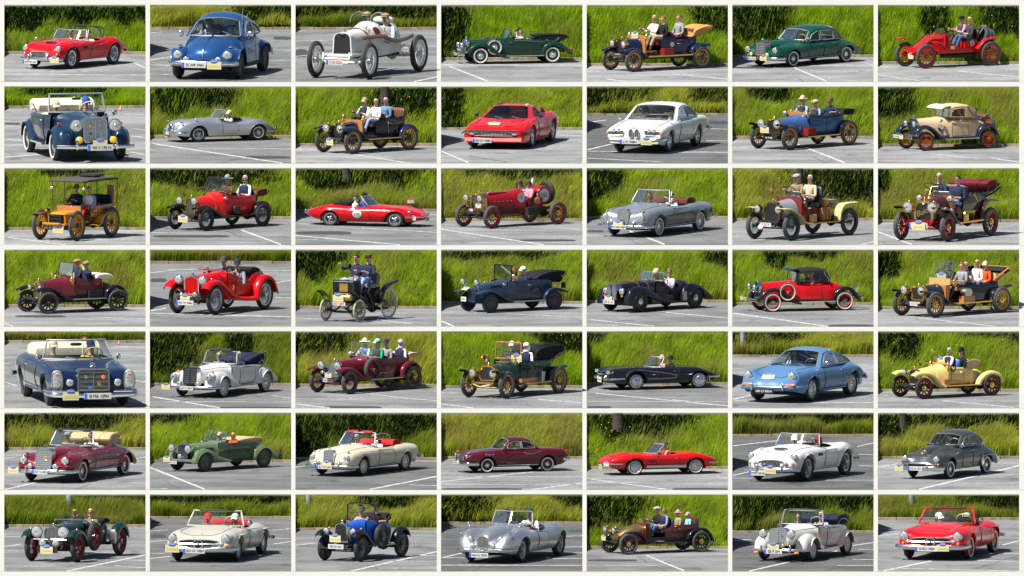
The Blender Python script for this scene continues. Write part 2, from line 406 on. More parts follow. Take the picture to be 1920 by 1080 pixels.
def build_setting(spec):
 g=MB().add([(-700,-500,-.004),(700,-500,-.004),(700,1500,-.004),(-700,1500,-.004)],[(0,1,2,3)])
 kind(g.build('ground',CREAMG,smooth=False),'structure','flat open ground around the car park')
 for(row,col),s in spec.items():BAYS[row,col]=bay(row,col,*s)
 xl,xr=gx(8),gx(1911)
 for row in range(8):
  y1=gy(9+153*row-8)if row else gy(-60)
  y0s=gy(9+153*row)
  if row==7:y0s,y1=gy(1072+30),gy(1072)
  if row==0:pass
  p=MB().add([(xl-6,y0s,.006),(xr+6,y0s,.006),(xr+6,y1 if row==0 or row==7 else y0s+2.606,.006),(xl-6,y1 if row==0 or row==7 else y0s+2.606,.006)],[(0,1,2,3)])
  kind(p.build('pavement',CREAM,smooth=False),'structure','cream paved strip between two rows of parking bays')
 for row in range(7):
  ox,oy=cellpx(row,0);yb0=gy(oy+145)
  for col in range(8):
   xa=gx(8+273*col-8)if col else gx(8)-6;xb=gx(8+273*col)if col<7 else gx(1911)+6
   near=[BAYS[row,c]for c in(col-1,col)if(row,c)in BAYS]
   yb,lb,hb=min(near,key=lambda q:q[0])[:3]
   H=.5;utop=145/S
   prof=[(yb0,.012),(yb-2.2,.012),(yb-.2,H)]
   dy=(utop+.05-(yb-.2-yb0)*SP-H*CP)/(SP+SLOPE*CP)
   prof.append((yb-.2+dy,H+dy*SLOPE))
   m=MB();n=len(prof)
   top=[[(xa,y,z),(xb,y,z)]for y,z in prof]
   m.grid(np.array(top,float))
   low=[(y,0.007)if i<n-1 else(y,0.007)for i,(y,z)in enumerate(prof)]
   for x in(xa,xb):
    m.add([(x,y,z)for y,z in prof]+[(x,y,z)for y,z in low],[(i,i+1,n+i+1,n+i)for i in range(n-1)])
   m.add([(xa,prof[-1][0],prof[-1][1]),(xb,prof[-1][0],prof[-1][1]),(xb,low[-1][0],.007),(xa,low[-1][0],.007)],[(0,1,2,3)])
   kind(m.build('divider_kerb',CREAM,smooth=False),'structure','narrow cream divider between two parking bays')
# ------------------------------------------------------------------ people: one continuous seated body per pose, clothing and headwear
POSES={'drive':dict(hl=(-.42,-.15,.36),hr=(-.42,.15,.38),el=(-.16,-.27,.24),er=(-.16,.27,.24)),'lap':dict(hl=(-.24,-.09,.13),hr=(-.25,.08,.13),el=(-.04,-.27,.2),er=(-.04,.27,.2)),'read':dict(hl=(-.3,-.1,.24),hr=(-.31,.1,.24),el=(-.08,-.27,.2),er=(-.08,.27,.2)),'back':dict(hl=(.36,-.5,.46),hr=(-.25,.08,.13),el=(.17,-.4,.44),er=(-.04,.27,.2)),'farback':dict(hl=(-.22,-.1,.13),hr=(.1,.62,.47),el=(-.02,-.27,.2),er=(.06,.42,.4)),'wave':dict(hl=(-.36,-.14,.34),hr=(-.36,.36,.66),el=(-.12,-.27,.24),er=(-.2,.36,.36)),'point':dict(hl=(-.3,-.16,.2),hr=(-.5,.2,.58),el=(-.06,-.28,.2),er=(-.22,.3,.42)),'sill':dict(hl=(-.3,-.36,.36),hr=(-.36,.12,.34),el=(-.1,-.42,.33),er=(-.14,.27,.24)),'shade':dict(hl=(-.2,-.1,.66),hr=(-.25,.08,.2),el=(-.2,-.3,.42),er=(-.04,.27,.2)),}
_PM={}
def body_mesh(pose,yaw,low=False):
 key=(pose,yaw,low)
 if key in _PM:return _PM[key]
 p=POSES[pose]
 bm=bmesh.new();sk=bm.verts.layers.skin.verify();lab=[]
 def V(co,r,root=False):
  v=bm.verts.new(co);v[sk].radius=r if isinstance(r,tuple)else(r,r);v[sk].use_root=root;return v
 def chain(a,pts):
  for co,r in pts:
   b=V(co,r);bm.edges.new((a,b));a=b
  return a
 pel=V((0,0,.1),(.135,.15),True)
 wai=chain(pel,[((.03,0,.24),(.115,.14))]);che=chain(wai,[((.04,0,.4),(.125,.17))]);nb=chain(che,[((.035,0,.52),(.085,.12))])
 head=chain(nb,[((.03,0,.585),.052),((.01,0,.66),.068),((.005,0,.735),.098),((.012,0,.80),.085)])
 for sgn,h,e in((-1,p['hl'],p['el']),(1,p['hr'],p['er'])):
  sh=V((.04,sgn*.185,.475),.07);bm.edges.new((che,sh))
  hv,ev=Vector(h),Vector(e);dd=(hv-ev).normalized()
  w=chain(sh,[(tuple(e),.048),(tuple(ev+dd*(hv-ev).length*.5),.042),(tuple(h),.03),(tuple(hv+dd*.055),(.022,.038))])
  up=Vector((0,0,1));sd=dd.cross(up);sd=sd.normalized()if sd.length>.1 else Vector((0,1,0));nn=sd.cross(dd).normalized()
  palm=hv+dd*.06
  for k,(off,ln)in enumerate(((-.03,.065),(-.01,.078),(.01,.072),(.028,.055))):
   b0=palm+sd*off;v0=V(b0,.011,True)
   chain(v0,[(b0+dd*ln*.55-nn*.008,.010),(b0+dd*ln*.85-nn*.035,.009),(b0+dd*ln*.7-nn*.058,.008)])
  t0=hv+dd*.02-sd*.03*sgn*-1;v0=V(t0,.013,True)
  chain(v0,[(t0+dd*.03+sd*.03*sgn,.012),(t0+dd*.055+sd*.035*sgn-nn*.02,.010)])
  hip=V((-.06,sgn*.09,.08),.1);bm.edges.new((pel,hip))
  if low:chain(hip,[((-.26,sgn*.12,.16),.085),((-.44,sgn*.13,.2),.064),((-.62,sgn*.12,.1),.056),((-.82,sgn*.12,-.01),.04),((-.9,sgn*.125,.06),(.034,.042)),((-.94,sgn*.13,.12),(.022,.036))])
  else:chain(hip,[((-.28,sgn*.12,.12),.085),((-.48,sgn*.13,.14),.064),((-.6,sgn*.12,-.1),.056),((-.7,sgn*.12,-.33),.04),((-.8,sgn*.125,-.38),(.034,.042)),((-.88,sgn*.13,-.385),(.022,.036))])
 me=bpy.data.meshes.new('skeleton');bm.to_mesh(me);bm.free()
 ob=bpy.data.objects.new('skeleton',me);COL.objects.link(ob)
 ob.modifiers.new('s','SKIN').use_smooth_shade=True;sb=ob.modifiers.new('b','SUBSURF');sb.levels=1;sb.render_levels=1
 dg=bpy.context.evaluated_depsgraph_get();out=bpy.data.meshes.new_from_object(ob.evaluated_get(dg));out.name='person'
 bpy.data.objects.remove(ob);bpy.data.meshes.remove(me)
 for i in range(5):out.materials.append(None)
 mi=[]
 hl,hr,el,er=[Vector(p[k])for k in('hl','hr','el','er')]
 for f in out.polygons:
  c=f.center
  d1=min((c-hl).length,(c-hr).length)
  if c.z>.555 and abs(c.y)<.14 and c.x<.14 and min((c-hl).length,(c-hr).length)>.12:mi.append(0)
  elif d1<.13:mi.append(0)
  elif c.z<-.29 or(low and c.x<-.83):mi.append(3)
  elif(c.x<-.13 and c.z<.25 and abs(c.y)<.25 and min((c-(el+(hl-el)*.6)).length,(c-(er+(hr-er)*.6)).length)>.13)or(c.z<.1 and c.x<.1):mi.append(2)
  else:mi.append(1)
 f=MB();rot=Matrix.Rotation(yaw,3,'Z');C0=Vector((.01,0,0))
 def T(P):return[tuple(rot@(Vector(q)-C0)+C0)for q in P]
 parts=[]
 def feat(mb,idx):parts.append((T(mb.v),mb.f,idx))
 feat(MB().add([(-.088,0,.745),(-.118,0,.70),(-.09,.018,.695),(-.09,-.018,.695)],[(0,1,2),(0,3,1),(1,3,2)]),0)
 for s in(-1,1):
  feat(MB().cush((.012,s*.079,.715),(.045,.02,.06),2,None,8,5),0)
  feat(MB().cush((-.083,s*.034,.745),(.018,.03,.014),2,None,8,5),4)
 feat(MB().cush((-.086,0,.668),(.012,.045,.011),2,None,8,4),4)
 feat(MB().cush((-.055,0,.635),(.06,.07,.05),2,None,8,5),0)
 b2=bmesh.new();b2.from_mesh(out)
 for v in b2.verts:
  if v.co.z>.6 and abs(v.co.y)<.15 and-.13<v.co.x<.15 and min((v.co-hl).length,(v.co-hr).length)>.13:
   t=min(1,(v.co.z-.6)/.05);v.co.y*=1-.22*t
   if t==1:v.co=rot@(v.co-C0)+C0
 for k,fc in enumerate(b2.faces):fc.material_index=mi[k];fc.smooth=True
 for vs,fs,idx in parts:
  nv=[b2.verts.new(v)for v in vs]
  for q in fs:
   try:fc=b2.faces.new([nv[i]for i in q]);fc.material_index=idx;fc.smooth=True
   except ValueError:pass
 b2.to_mesh(out);b2.free();_PM[key]=out
 return out
def _hm(key,fn):
 if key not in _PM:_PM[key]=fn()
 return _PM[key]
def hair_mesh(style):
 def fn():
  m=MB();a=np.linspace(0,2*PI,20,endpoint=False);P=np.zeros((8,20,3))
  for i,b in enumerate(np.linspace(PI/2,-.35,8)):
   for j,t in enumerate(a):
    front=math.cos(t)<-.35
    bb=max(b,.62)if front else(b if abs(math.sin(t))<.8 or b>-.05 else-.05)
    P[i,j]=(.016+.105*math.cos(bb)*math.cos(t),.085*math.cos(bb)*math.sin(t),.735+.112*math.sin(bb))
  m.grid(P,cv=True)
  if style=='long':
   m.cush((.075,0,.62),(.1,.2,.26),3);m.cush((.03,-.085,.63),(.1,.04,.22),2.5);m.cush((.03,.085,.63),(.1,.04,.22),2.5)
  if style=='bob':
   m.cush((.06,0,.68),(.12,.185,.16),3)
  return m.mesh('hair',WHITE)
 return _hm(('hair',style),fn)
def hat_mesh(style):
 def fn():
  m=MB()
  dome=lambda rx,ry,h,z:m.grid(np.array([[(.012+rx*math.cos(b)*math.cos(t),ry*math.cos(b)*math.sin(t),z+h*math.sin(b))for t in np.linspace(0,2*PI,20,endpoint=False)]for b in np.linspace(0,PI/2,7)]),cv=True)
  if style=='cap':
   dome(.118,.096,.105,.772)
   m.grid(np.array([[(-.09-r*.11*math.cos(t),.085*math.sin(t),.775-.03*r-.03*abs(math.sin(t))*r)for t in np.linspace(-1.4,1.4,12)]for r in(0,.5,1)]))
  elif style=='flat':
   dome(.128,.105,.075,.785);m.cush((-.03,0,.805),(.23,.2,.07),2.5)
   m.grid(np.array([[(-.1-r*.07*math.cos(t),.088*math.sin(t),.79-.02*r)for t in np.linspace(-1.4,1.4,12)]for r in(0,1)]))
  elif style=='brim':
   dome(.112,.092,.12,.78);m.lathe([(.11,.785),(.2,.775),(.2,.768),(.11,.77)],(.012,0,0),'z',24)
  elif style=='helmet':
   dome(.12,.098,.115,.745)
   for s in(-1,1):m.cush((.02,s*.088,.68),(.1,.03,.16),3)
   m.cush((.09,0,.69),(.06,.18,.16),3)
  elif style=='scarf':
   dome(.12,.1,.115,.75);m.cush((.06,0,.68),(.15,.2,.22),3);m.cush((.0,0,.575),(.2,.2,.08),3)
  elif style=='bowler':
   dome(.115,.095,.14,.785);m.lathe([(.115,.79),(.17,.8),(.17,.793),(.115,.782)],(.012,0,0),'z',24)
  return m.mesh('hat',WHITE)
 return _hm(('hat',style),fn)
def specs_mesh(kind_):
 def fn():
  m=MB()
  for s in(-1,1):
   m.cush((-.095,s*.034,.745),(.02,.056,.04),3,None,10,6)
   m.box((-.045,s*.076,.752),(.11,.006,.008))
  m.box((-.1,0,.752),(.01,.03,.008))
  if kind_=='goggles':m.lathe([(.1,.745),(.104,.755),(.1,.765)],(.01,0,0),'z',20)
  return m.mesh('sunglasses',BLACKM)
 return _hm(('specs',kind_),fn)
SKIN=[mat('skin',(.52,.27,.18),.5,var=.06,scale=20),mat('tanned skin',(.42,.20,.12),.5,var=.06,scale=20)]
CL={'navy':(.018,.025,.06),'black':(.012,.012,.014),'white':(.72,.72,.7),'pale blue':(.42,.52,.68),'blue':(.03,.08,.32),'denim':(.22,.34,.55),'jeans':(.05,.1,.24),'grey':(.25,.26,.28),'khaki':(.33,.26,.15),'red':(.5,.02,.02),'pink':(.65,.25,.3),'beige':(.5,.42,.3),'green':(.01,.35,.12),'yellow':(.7,.5,.03),'lilac':(.5,.42,.55),'brown':(.12,.06,.03),'orange':(.75,.08,.02),'charcoal':(.05,.05,.055),'turquoise':(.25,.6,.65),'camouflage':(.2,.17,.1),'silver':(.38,.37,.36),'blond':(.5,.33,.12),'dark':(.02,.013,.01),'auburn':(.2,.07,.025),'tweed':(.3,.2,.1),'dark green':(.015,.05,.03),'denim blue':(.12,.2,.36),'mauve':(.5,.4,.6),'straw':(.6,.48,.25),'olive':(.06,.05,.03),'cream':(.7,.64,.5),'maroon':(.2,.02,.03)}
def C_(n):return cloth(n,CL[n])
PEOPLE=[]
def person(car,x,y,z,top,label,pose='lap',hair='silver',hat=None,hatc='navy',specs=True,legs='jeans',yaw=30,size=1.0,hs='short',skin=0,turn=0,vest=None,shoes='dark'):
 me=body_mesh(pose,R_(yaw),z<.76)
 o=link('person',me)
 if car is not None:
  car.crew.append((o,Matrix.Translation((x,y,z))@Matrix.Rotation(R_(turn),4,'Z')@Matrix.Scale(size,4)))
 thing(o,label,'person')
 for i,mm in enumerate((SKIN[skin],C_(top),C_(legs),C_(shoes),C_('dark'))):
  o.material_slots[i].link='OBJECT';o.material_slots[i].material=mm
 hr=(0,0,R_(yaw));lc=Vector((.01,0,0))-Matrix.Rotation(R_(yaw),3,'Z')@Vector((.01,0,0))
 def acc(nm,mesh,mm):
  a=link(nm,mesh,o,None,lc,hr);a.material_slots[0].link='OBJECT';a.material_slots[0].material=mm
 if hair:acc('hair',hair_mesh(hs),mat('hair '+hair,CL[hair],.6,var=.2,scale=30))
 if hat:acc('hat',hat_mesh(hat),C_(hatc))
 if specs:acc('sunglasses' if specs is True else 'goggles',specs_mesh(specs),BLACKM)
 if vest:
  def vm():
   m=MB();m.cush((.035,0,.33),(.36,.42,.42),3.2);return m.mesh('waistcoat',WHITE)
  a=link('waistcoat',_hm('vest',vm),o);a.material_slots[0].link='OBJECT';a.material_slots[0].material=C_(vest)
 PEOPLE.append(o)
 return o
# ------------------------------------------------------------------ car toolkit: local x runs from the nose (0) to the tail, -y is the left side, z up, metres
_WM={}
def wheel_meshes(R,b,style,rimr,cols,nsp):
 key=(round(R,3),round(b,3),style,round(rimr,3),tuple(m.name if m else '' for m in cols),nsp)
 if key in _WM:return _WM[key]
 rimm,spm,hubm,tyrem,extra=cols
 out=[]
 h=b/2;t=R-rimr
 prof=[(rimr,-h*.62),(rimr+t*.25,-h*.95),(rimr+t*.6,-h),(R-.035*R/.35,-h*.82),(R-.008,-h*.5),(R,-h*.2),(R,h*.2),(R-.008,h*.5),(R-.035*R/.35,h*.82),(rimr+t*.6,h),(rimr+t*.25,h*.95),(rimr,h*.62)]
 m=MB().lathe(prof,n=36);m.lathe([(R-.004,0),(R+.003,-.004),(R+.003,.004),(R-.004,0)],n=36)
 out.append(('wheel',m.mesh('wheel',tyrem)))
 m=MB()
 if style in('wood','wire','artillery'):
  m.lathe([(rimr+.004,-h*.6),(rimr+.004,h*.6),(rimr-.035,h*.5),(rimr-.05,0),(rimr-.035,-h*.5),(rimr+.004,-h*.6)],n=36)
  out.append(('rim',m.mesh('rim',rimm)))
  m=MB();hr=.075 if style!='wire' else .045
  for i in range(nsp):
   a=2*PI*i/nsp
   if style=='wire':
    for q,yy in((.22,-.06),(-.22,.05)):
     m.tube([(hr*math.cos(a+q*2),yy,hr*math.sin(a+q*2)),((rimr-.03)*math.cos(a),-.0,(rimr-.03)*math.sin(a))],.0065,4,False)
   else:
    m.tube([(hr*math.cos(a),0,hr*math.sin(a)),(rimr*.6*math.cos(a),0,rimr*.6*math.sin(a)),((rimr-.03)*math.cos(a),0,(rimr-.03)*math.sin(a))],[.021,.018,.015]if style=='wood' else[.03,.026,.022],6,False)
  out.append(('spokes',m.mesh('spokes',spm)))
  m=MB().lathe([(0,-h*1.15),(.035,-h*1.15),(.045,-h*.8),(.05,-h*.45),(.095,-h*.4),(.095,h*.4),(.05,h*.5),(0,h*.5)]if style!='wire' else[(0,-h*1.1),(.025,-h*1.1),(.03,-h*.8),(.05,-h*.6),(.055,h*.5),(0,h*.5)],n=16)
  if style=='wire':
   for a in(.5,2.6,4.7):m.box((.05*math.cos(a),-h*.95,.05*math.sin(a)),(.07,.02,.03),Matrix.Rotation(-a,3,'Y'))
  else:
   for i in range(8):
    a=2*PI*i/8;m.cush((.075*math.cos(a),-h*.45,.075*math.sin(a)),(.018,.02,.018),2,None,6,4)
  out.append(('hub',m.mesh('hub',hubm)))
 else:
  m.lathe([(rimr+.004,-h*.66),(rimr-.012,-h*.7),(rimr-.03,-h*.45),(rimr*.72,-h*.35),(rimr*.55,-h*.55),(rimr*.3,-h*.5),(0,-h*.5)],n=36)
  m.lathe([(rimr+.004,h*.6),(rimr*.5,h*.2),(0,h*.2)],n=36)
  out.append(('rim',m.mesh('rim',rimm)))
  hc=rimr*(.62 if style=='disc' else .8 if style=='fullcap' else .42)
  m=MB().lathe([(hc,-h*.52),(hc*.96,-h*.66),(hc*.7,-h*.78),(hc*.35,-h*.82),(hc*.3,-h*.92),(0,-h*.94)],n=28)
  if style=='fullcap':
   for i in range(12):
    a=2*PI*i/12;m.box((hc*.75*math.cos(a),-h*.76,hc*.75*math.sin(a)),(.05,.012,.018),Matrix.Rotation(-a,3,'Y'))
  if style=='star':
   for i in range(5):
    a=2*PI*i/5;m.tube([(0,-h*.6,0),(rimr*.9*math.cos(a),-h*.5,rimr*.9*math.sin(a))],[.06,.05],6)
  out.append(('hubcap',m.mesh('hubcap',hubm)))
  if style in('disc','steel')and nsp:
   m=MB()
   for i in range(nsp):
    a=2*PI*(i+.5)/nsp;m.cush((rimr*.8*math.cos(a),-h*.45,rimr*.8*math.sin(a)),(.04,.012,.03),2,Matrix.Rotation(-a,3,'Y'),8,4)
   out.append(('vent_holes',m.mesh('vent_holes',BLACKM)))
 if extra is not None:
  w0,w1=rimr+t*.08,rimr+t*(.3 if style=='fullcap' else .62)
  m=MB().lathe([(w0,-h*.86),(w0+.01,-h*.97),((w0+w1)/2,-h*1.03),(w1-.01,-h*1.02),(w1,-h*.95)],n=36)
  out.append(('whitewall',m.mesh('whitewall',extra)))
 _WM[key]=out
 return out
class Surf:
 def __init__(s,sec):s.sec=sec;s.c={}
 def y(s,x,z):
  k=round(float(x),4)
  if k not in s.c:
   P=s.sec(k);i=int(np.argmax(P[:,0]));q=P[max(0,i-6):]
   o=np.argsort(q[:,1]);s.c[k]=q[o]
  q=s.c[k];return float(np.interp(z,q[:,1],q[:,0]))
CARS=[]
SZ={(0,0):(.95,1),(0,1):(.905,0),(0,2):(.97,1),(0,3):(.955,1),(0,5):(.865,0),(1,0):(.885,0),(1,1):(.945,0),(1,2):(.9,1),(1,3):(.893,0),(1,4):(.905,0),(1,5):(.84,1),(2,0):(.82,1),(2,1):(.93,1),(2,2):(.86,0),(2,4):(.91,0),(2,6):(.95,0),(3,0):(.91,0),(3,1):(.95,1),(3,3):(.95,1),(3,4):(.91,1),(3,5):(1.03,1),(3,6):(.83,1),(4,0):(.94,0),(4,1):(.91,0),(4,2):(.9,1),(4,3):(.85,1),(4,4):(.96,0),(4,5):(.9,0),(4,6):(.9,1),(5,0):(.88,0),(5,1):(.935,1),(5,2):(.89,0),(5,4):(.95,0),(5,5):(.95,1),(6,0):(.89,1),(6,1):(.87,0),(6,2):(.94,1),(6,3):(.9,0),(6,4):(.88,1),(6,5):(.87,0),(6,6):(.88,0)}
UPRIGHT=('headlight','fog_light','spare_wheel','spot_lamp','number_plate','lettering','rally_plate')
NOFIT=('rally_plate','wing_mirror','antenna','hood_ornament','number_plate')
class Car:
 def __init__(s,row,col,name,cat,label,short,L,W,th,zx0,zx1,zyb,xfw,track,right=False):
  s.row,s.col,s.L,s.W,s.short=row,col,L,W,short
  s.track,s.xfw=track,xfw
  phi=R_(180-th)if right else R_(th);s.near=1 if right else-1;s.phi=phi
  cx,sx=math.cos(phi),math.sin(phi)
  P=[(x*cx-y*sx)for x in(0,L)for y in(-W/2,W/2)]
  p0,pb=zp(row,col,zx0,zyb);p1,_=zp(row,col,zx1,zyb)
  s.k=(p1-p0)/S/(max(P)-min(P));k=s.k
  X0=gx(p0)-k*min(P);yn=s.near*track/2
  Y0=gy(pb)-k*(xfw*sx+yn*cx)
  o=bpy.data.objects.new(name,None);COL.objects.link(o);o.empty_display_size=.3
  o.location=(X0,Y0,.004);o.rotation_euler=(0,0,phi);o.scale=(k,k,k)
  s.tx=(gx(p0),gx(p1),gy(pb));s.crew=[];CARS.append(s)
  s.o=thing(o,label,cat,'classic cars driving one in each bay')
  s.M=Matrix.Translation((X0,Y0,.004))@Matrix.Rotation(phi,4,'Z')@Matrix.Scale(k,4)
 def fit(s):
  cx,sx=math.cos(s.phi),math.sin(s.phi);lo,hi=1e9,-1e9
  ch={}
  for o in SC.objects:
   if o.parent:ch.setdefault(o.parent,[]).append(o)
  def walk(o,M):
   nonlocal lo,hi
   for c in ch.get(o,[]):
    if c.name.split('.')[0]in NOFIT:continue
    m=M@c.matrix_basis
    if c.type=='MESH' and len(c.data.vertices):
     n=len(c.data.vertices);v=np.empty(n*3);c.data.vertices.foreach_get('co',v);v=v.reshape(-1,3)
     A=np.array(m);x=v@A[0,:3]+A[0,3];y=v@A[1,:3]+A[1,3];X=x*cx-y*sx
     lo,hi=min(lo,X.min()),max(hi,X.max())
    walk(c,m)
  walk(s.o,Matrix())
  k=(s.tx[1]-s.tx[0])/(hi-lo);yn=s.near*s.track/2
  loc=(s.tx[0]-k*lo,s.tx[2]-k*(s.xfw*sx+yn*cx),.004)
  sz,rd=SZ.get((s.row,s.col),(1,1));s.o.location=loc;s.o.scale=(k,k,k*sz);s.k=k
  for c in ch.get(s.o,[]):
   b=c.name.split('.')[0]
   if b=='wheel' and rd:c.scale.z/=sz;c.location.z/=sz
   elif b in UPRIGHT and abs(c.rotation_euler.x)<.1 and abs(c.rotation_euler.y)<.1:c.scale.z/=sz
  for o,m in s.crew:
   p=m.translation;o.matrix_world=Matrix.Translation(loc)@Matrix.Rotation(s.phi,4,'Z')@Matrix.Translation((k*p.x,k*p.y,k*sz*p.z))@m.to_3x3().to_4x4()@Matrix.Scale(k*(.5+.5*sz),4)
 SPLIT={'headlight_rim','headlight_housing','turn_signal','side_vent','louver','eyebrow','overrider','headlight_trim','tail_light','headlight_cover','pop_up_lamp_lid','badge','strap','suitcase','tank','grille_tooth','leaf_spring','frame_side','valance','sun_visor','grille_bar_piece','side_sheet','red_border'}
 def part(s,name,mb,m,parent=None,smooth=True,angle=40,label=None):
  if name in s.SPLIT:
   for q in mb.islands():o=q.build(name,m,parent or s.o,smooth,angle,label)
   return o
  return mb.build(name,m,parent or s.o,smooth,angle,label)
# ---- surfaces
 def _skin(s,name,m,sec,xs,hole=None,caps=(1,1),parent=None,angle=38):
  Ps=[sec(x)for x in xs];n,k=len(xs),len(Ps[0])
  G=np.zeros((n,2*k-1,3))
  for i,P in enumerate(Ps):
   G[i,:,0]=xs[i];G[i,k-1:,1]=P[:,0];G[i,k-1:,2]=P[:,1]
   G[i,:k-1,1]=-P[:0:-1,0];G[i,:k-1,2]=P[:0:-1,1]
  return G
 def _emit(s,name,m,G,hole,caps,parent,angle):
  n,kk=G.shape[:2];mask=np.ones((n-1,kk-1),bool)
  for h in(hole or[]):
   x0,x1,yh=h
   for i in range(n-1):
    if G[i,0,0]>=x0-1e-4 and G[i+1,0,0]<=x1+1e-4:
     yv=pchip(yh,(G[i,0,0]+G[i+1,0,0])/2)
     for j in range(kk-1):
      if abs(G[i,j,1]+G[i,j+1,1])/2<=yv:mask[i,j]=False
  mb=MB();mb.grid(G,mask=mask)
  for c,i in((caps[0],0),(caps[1],n-1)):
   if c:
    ctr=G[i].mean(0);ctr[2]=(G[i,:,2].max()+G[i,:,2].min())/2
    o=len(mb.v);mb.add([*G[i],ctr],[(j,(j+1)%kk,kk)for j in range(kk)])
  return s.part(name,mb,m,parent,True,angle)
 def _xs(s,x0,x1,nx,r0,r1,arches,hole):
  xs=set(np.round(np.linspace(x0,x1,nx),4))
  for r,a,sg in((r0,x0,1),(r1,x1,-1)):
   if r:xs|=set(np.round([a+sg*r*(1-math.cos(t))for t in np.linspace(0,PI/2,8)],4))
  for(xa,za,ra)in arches:xs|=set(np.round([xa+ra*math.cos(t)for t in np.linspace(0,PI,19)],4))
  for h in(hole or[]):xs|={round(h[0],4),round(h[1],4)}
  xs=sorted(x for x in xs if x0-1e-6<=x<=x1+1e-6);out=[xs[0]]
  keep={round(v,4)for h in(hole or[])for v in h[:2]}|{round(x1,4)}
  for x in xs[1:]:
   if x-out[-1]>.006 or x in keep:out.append(x)
  return out
 def loft(s,name,m,x0,x1,w,zb,zt,n=2.6,yc=0,arches=(),hole=None,nx=16,k=10,r0=0,r1=0,caps=(1,1),parent=None,both=False,tuck=0):
  def ends(x):
   f=1
   if r0 and x<x0+r0:f*=math.sqrt(max(0.0,1-((x0+r0-x)/r0)**2))
   if r1 and x>x1-r1:f*=math.sqrt(max(0.0,1-((x-x1+r1)/r1)**2))
   return max(f,.04)
  def sec(x):
   f=ends(x);ww=float(pchip(w,x))*(.25+.75*f if r0 or r1 else 1);b=float(pchip(zb,x));t=b+(float(pchip(zt,x))-b)*(.15+.85*f if(r0 or r1)else 1);e=2/float(pchip(n,x))
   a=np.linspace(PI/2,0,k);ss,cc=np.sin(a)**e,np.cos(a)**e
   P=np.stack([ww*cc,b+(t-b)*ss],1);P[0,0]=0
   if tuck:P=np.concatenate([P,[[ww-tuck,b-.0]]]);P[-2,1]=b+(t-b)*.12
   for(xa,za,ra)in arches:
    if abs(x-xa)<ra:P[:,1]=np.maximum(P[:,1],min(za+math.sqrt(ra*ra-(x-xa)**2),t-.01))
   return P
  xs=s._xs(x0,x1,nx,r0,r1,arches,hole)
  res=None
  for yy in((yc,-yc)if yc else(0,)):
   G=s._skin(name,m,sec,xs);G[:,:,1]+=yy
   o=s._emit(name,m,G,hole,caps,parent,38)
  sf=Surf(sec);sf.o=o;sf.yc=abs(yc);return sf
 def shell(s,name,m,L,zc,zf,yf,w,zm,zb,tuck=.06,arches=(),hole=None,nx=46,k=20,caps=(1,1),x0=0,e=.25,hg=None):
  def sec(x):
   C,F,Y,Wd,Mz,B,T=[float(pchip(q,x))for q in(zc,zf,yf,w,zm,zb,tuck)]
   Q=[(0,C),(Y*.5,C+(F-C)*e),(Y*.82,C+(F-C)*.8),(Y,F),(Y+(Wd-Y)*.72,F-(F-Mz)*.3),(Wd,Mz),(Wd-T*.35,(Mz+B)/2),(Wd-T,B)]
   P=smoothpath(Q,k)
   for(xa,za,ra)in arches:
    if abs(x-xa)<ra:P[:,1]=np.maximum(P[:,1],min(za+math.sqrt(ra*ra-(x-xa)**2),F-.03))if True else P[:,1]
   return P
  sec0=sec
  def sec(x):
   P0=sec0(x);return P0
  xs=s._xs(x0,L,nx,.25,.25,arches,hole)
  G=s._skin(name,m,sec,xs)
  o=s._emit(name,m,G,hole,caps,None,38);sf=Surf(sec0);sf.o=o
  if hg:
   Lp=[]
   for x in np.linspace(hg[0],hg[1],12):
    P=sec0(x);i=int(np.argmax(P[:,1]>9))or 9;y=float(pchip(yf,x))*.84;Lp.append((x,y,float(np.interp(y,P[:10,0],P[:10,1]))+.003))
   xe=hg[0];P=sec0(xe);ye=Lp[0][1];F=[(xe-.05*(1-(t/ye)**2),t,float(np.interp(abs(t),sec0(max(.02,xe-.05*(1-(t/ye)**2)))[:10,0],sec0(max(.02,xe-.05*(1-(t/ye)**2)))[:10,1]))+.003)for t in np.linspace(-ye,ye,11)]
   s.part('hood_gap',MB().tube([(x,-y,z)for x,y,z in Lp[::-1]]+F[1:-1]+Lp,.008,4),BLACKM,o)
  return sf
 def tub(s,name,m,x0,x1,w,zb,zt,tuck=.06,bulge=.03,rr=.25,back=True,front=False,nx=14,th=.05,floor=None,inner=None):
  pts=[]
  xs=np.linspace(x0,x1-(rr if back else 0),nx)
  for x in xs:pts.append((x,float(pchip(w,x))))
  if back:
   we=float(pchip(w,x1-rr))
   for a in np.linspace(0,PI/2,7)[1:]:pts.append((x1-rr+rr*math.sin(a),we-rr+rr*math.cos(a)))
  half=pts;full=[(x,-y)for x,y in half]+([(x,y)for x,y in half[::-1]]if back else[])
  runs=[full]if back else[[(x,-y)for x,y in half],[(x,y)for x,y in half]]
  mb=MB()
  for run in runs:
   P=np.array(run);T=np.gradient(P,axis=0);N=np.stack([T[:,1],-T[:,0]],1);N/=np.linalg.norm(N,axis=1)[:,None]+1e-9
   if not back and run[0][1]>0:N=-N
   G=[]
   for(px,py),(nx_,ny_)in zip(run,N):
    B,Tt=float(pchip(zb,px)),float(pchip(zt,px));mid=(B+Tt)/2
    row=[]
    for off,z in((-tuck,B),(bulge*.5,B+(Tt-B)*.3),(bulge,mid+.05),(bulge*.6,B+(Tt-B)*.82),(0,Tt-.03),(-th*.3,Tt),(-th*.8,Tt),(-th,Tt-.03),(-th,B+.02)):
     row.append((px+nx_*off,py+ny_*off,z))
    G.append(row)
   mb.grid(np.array(G))
  o=s.part(name,mb,m)
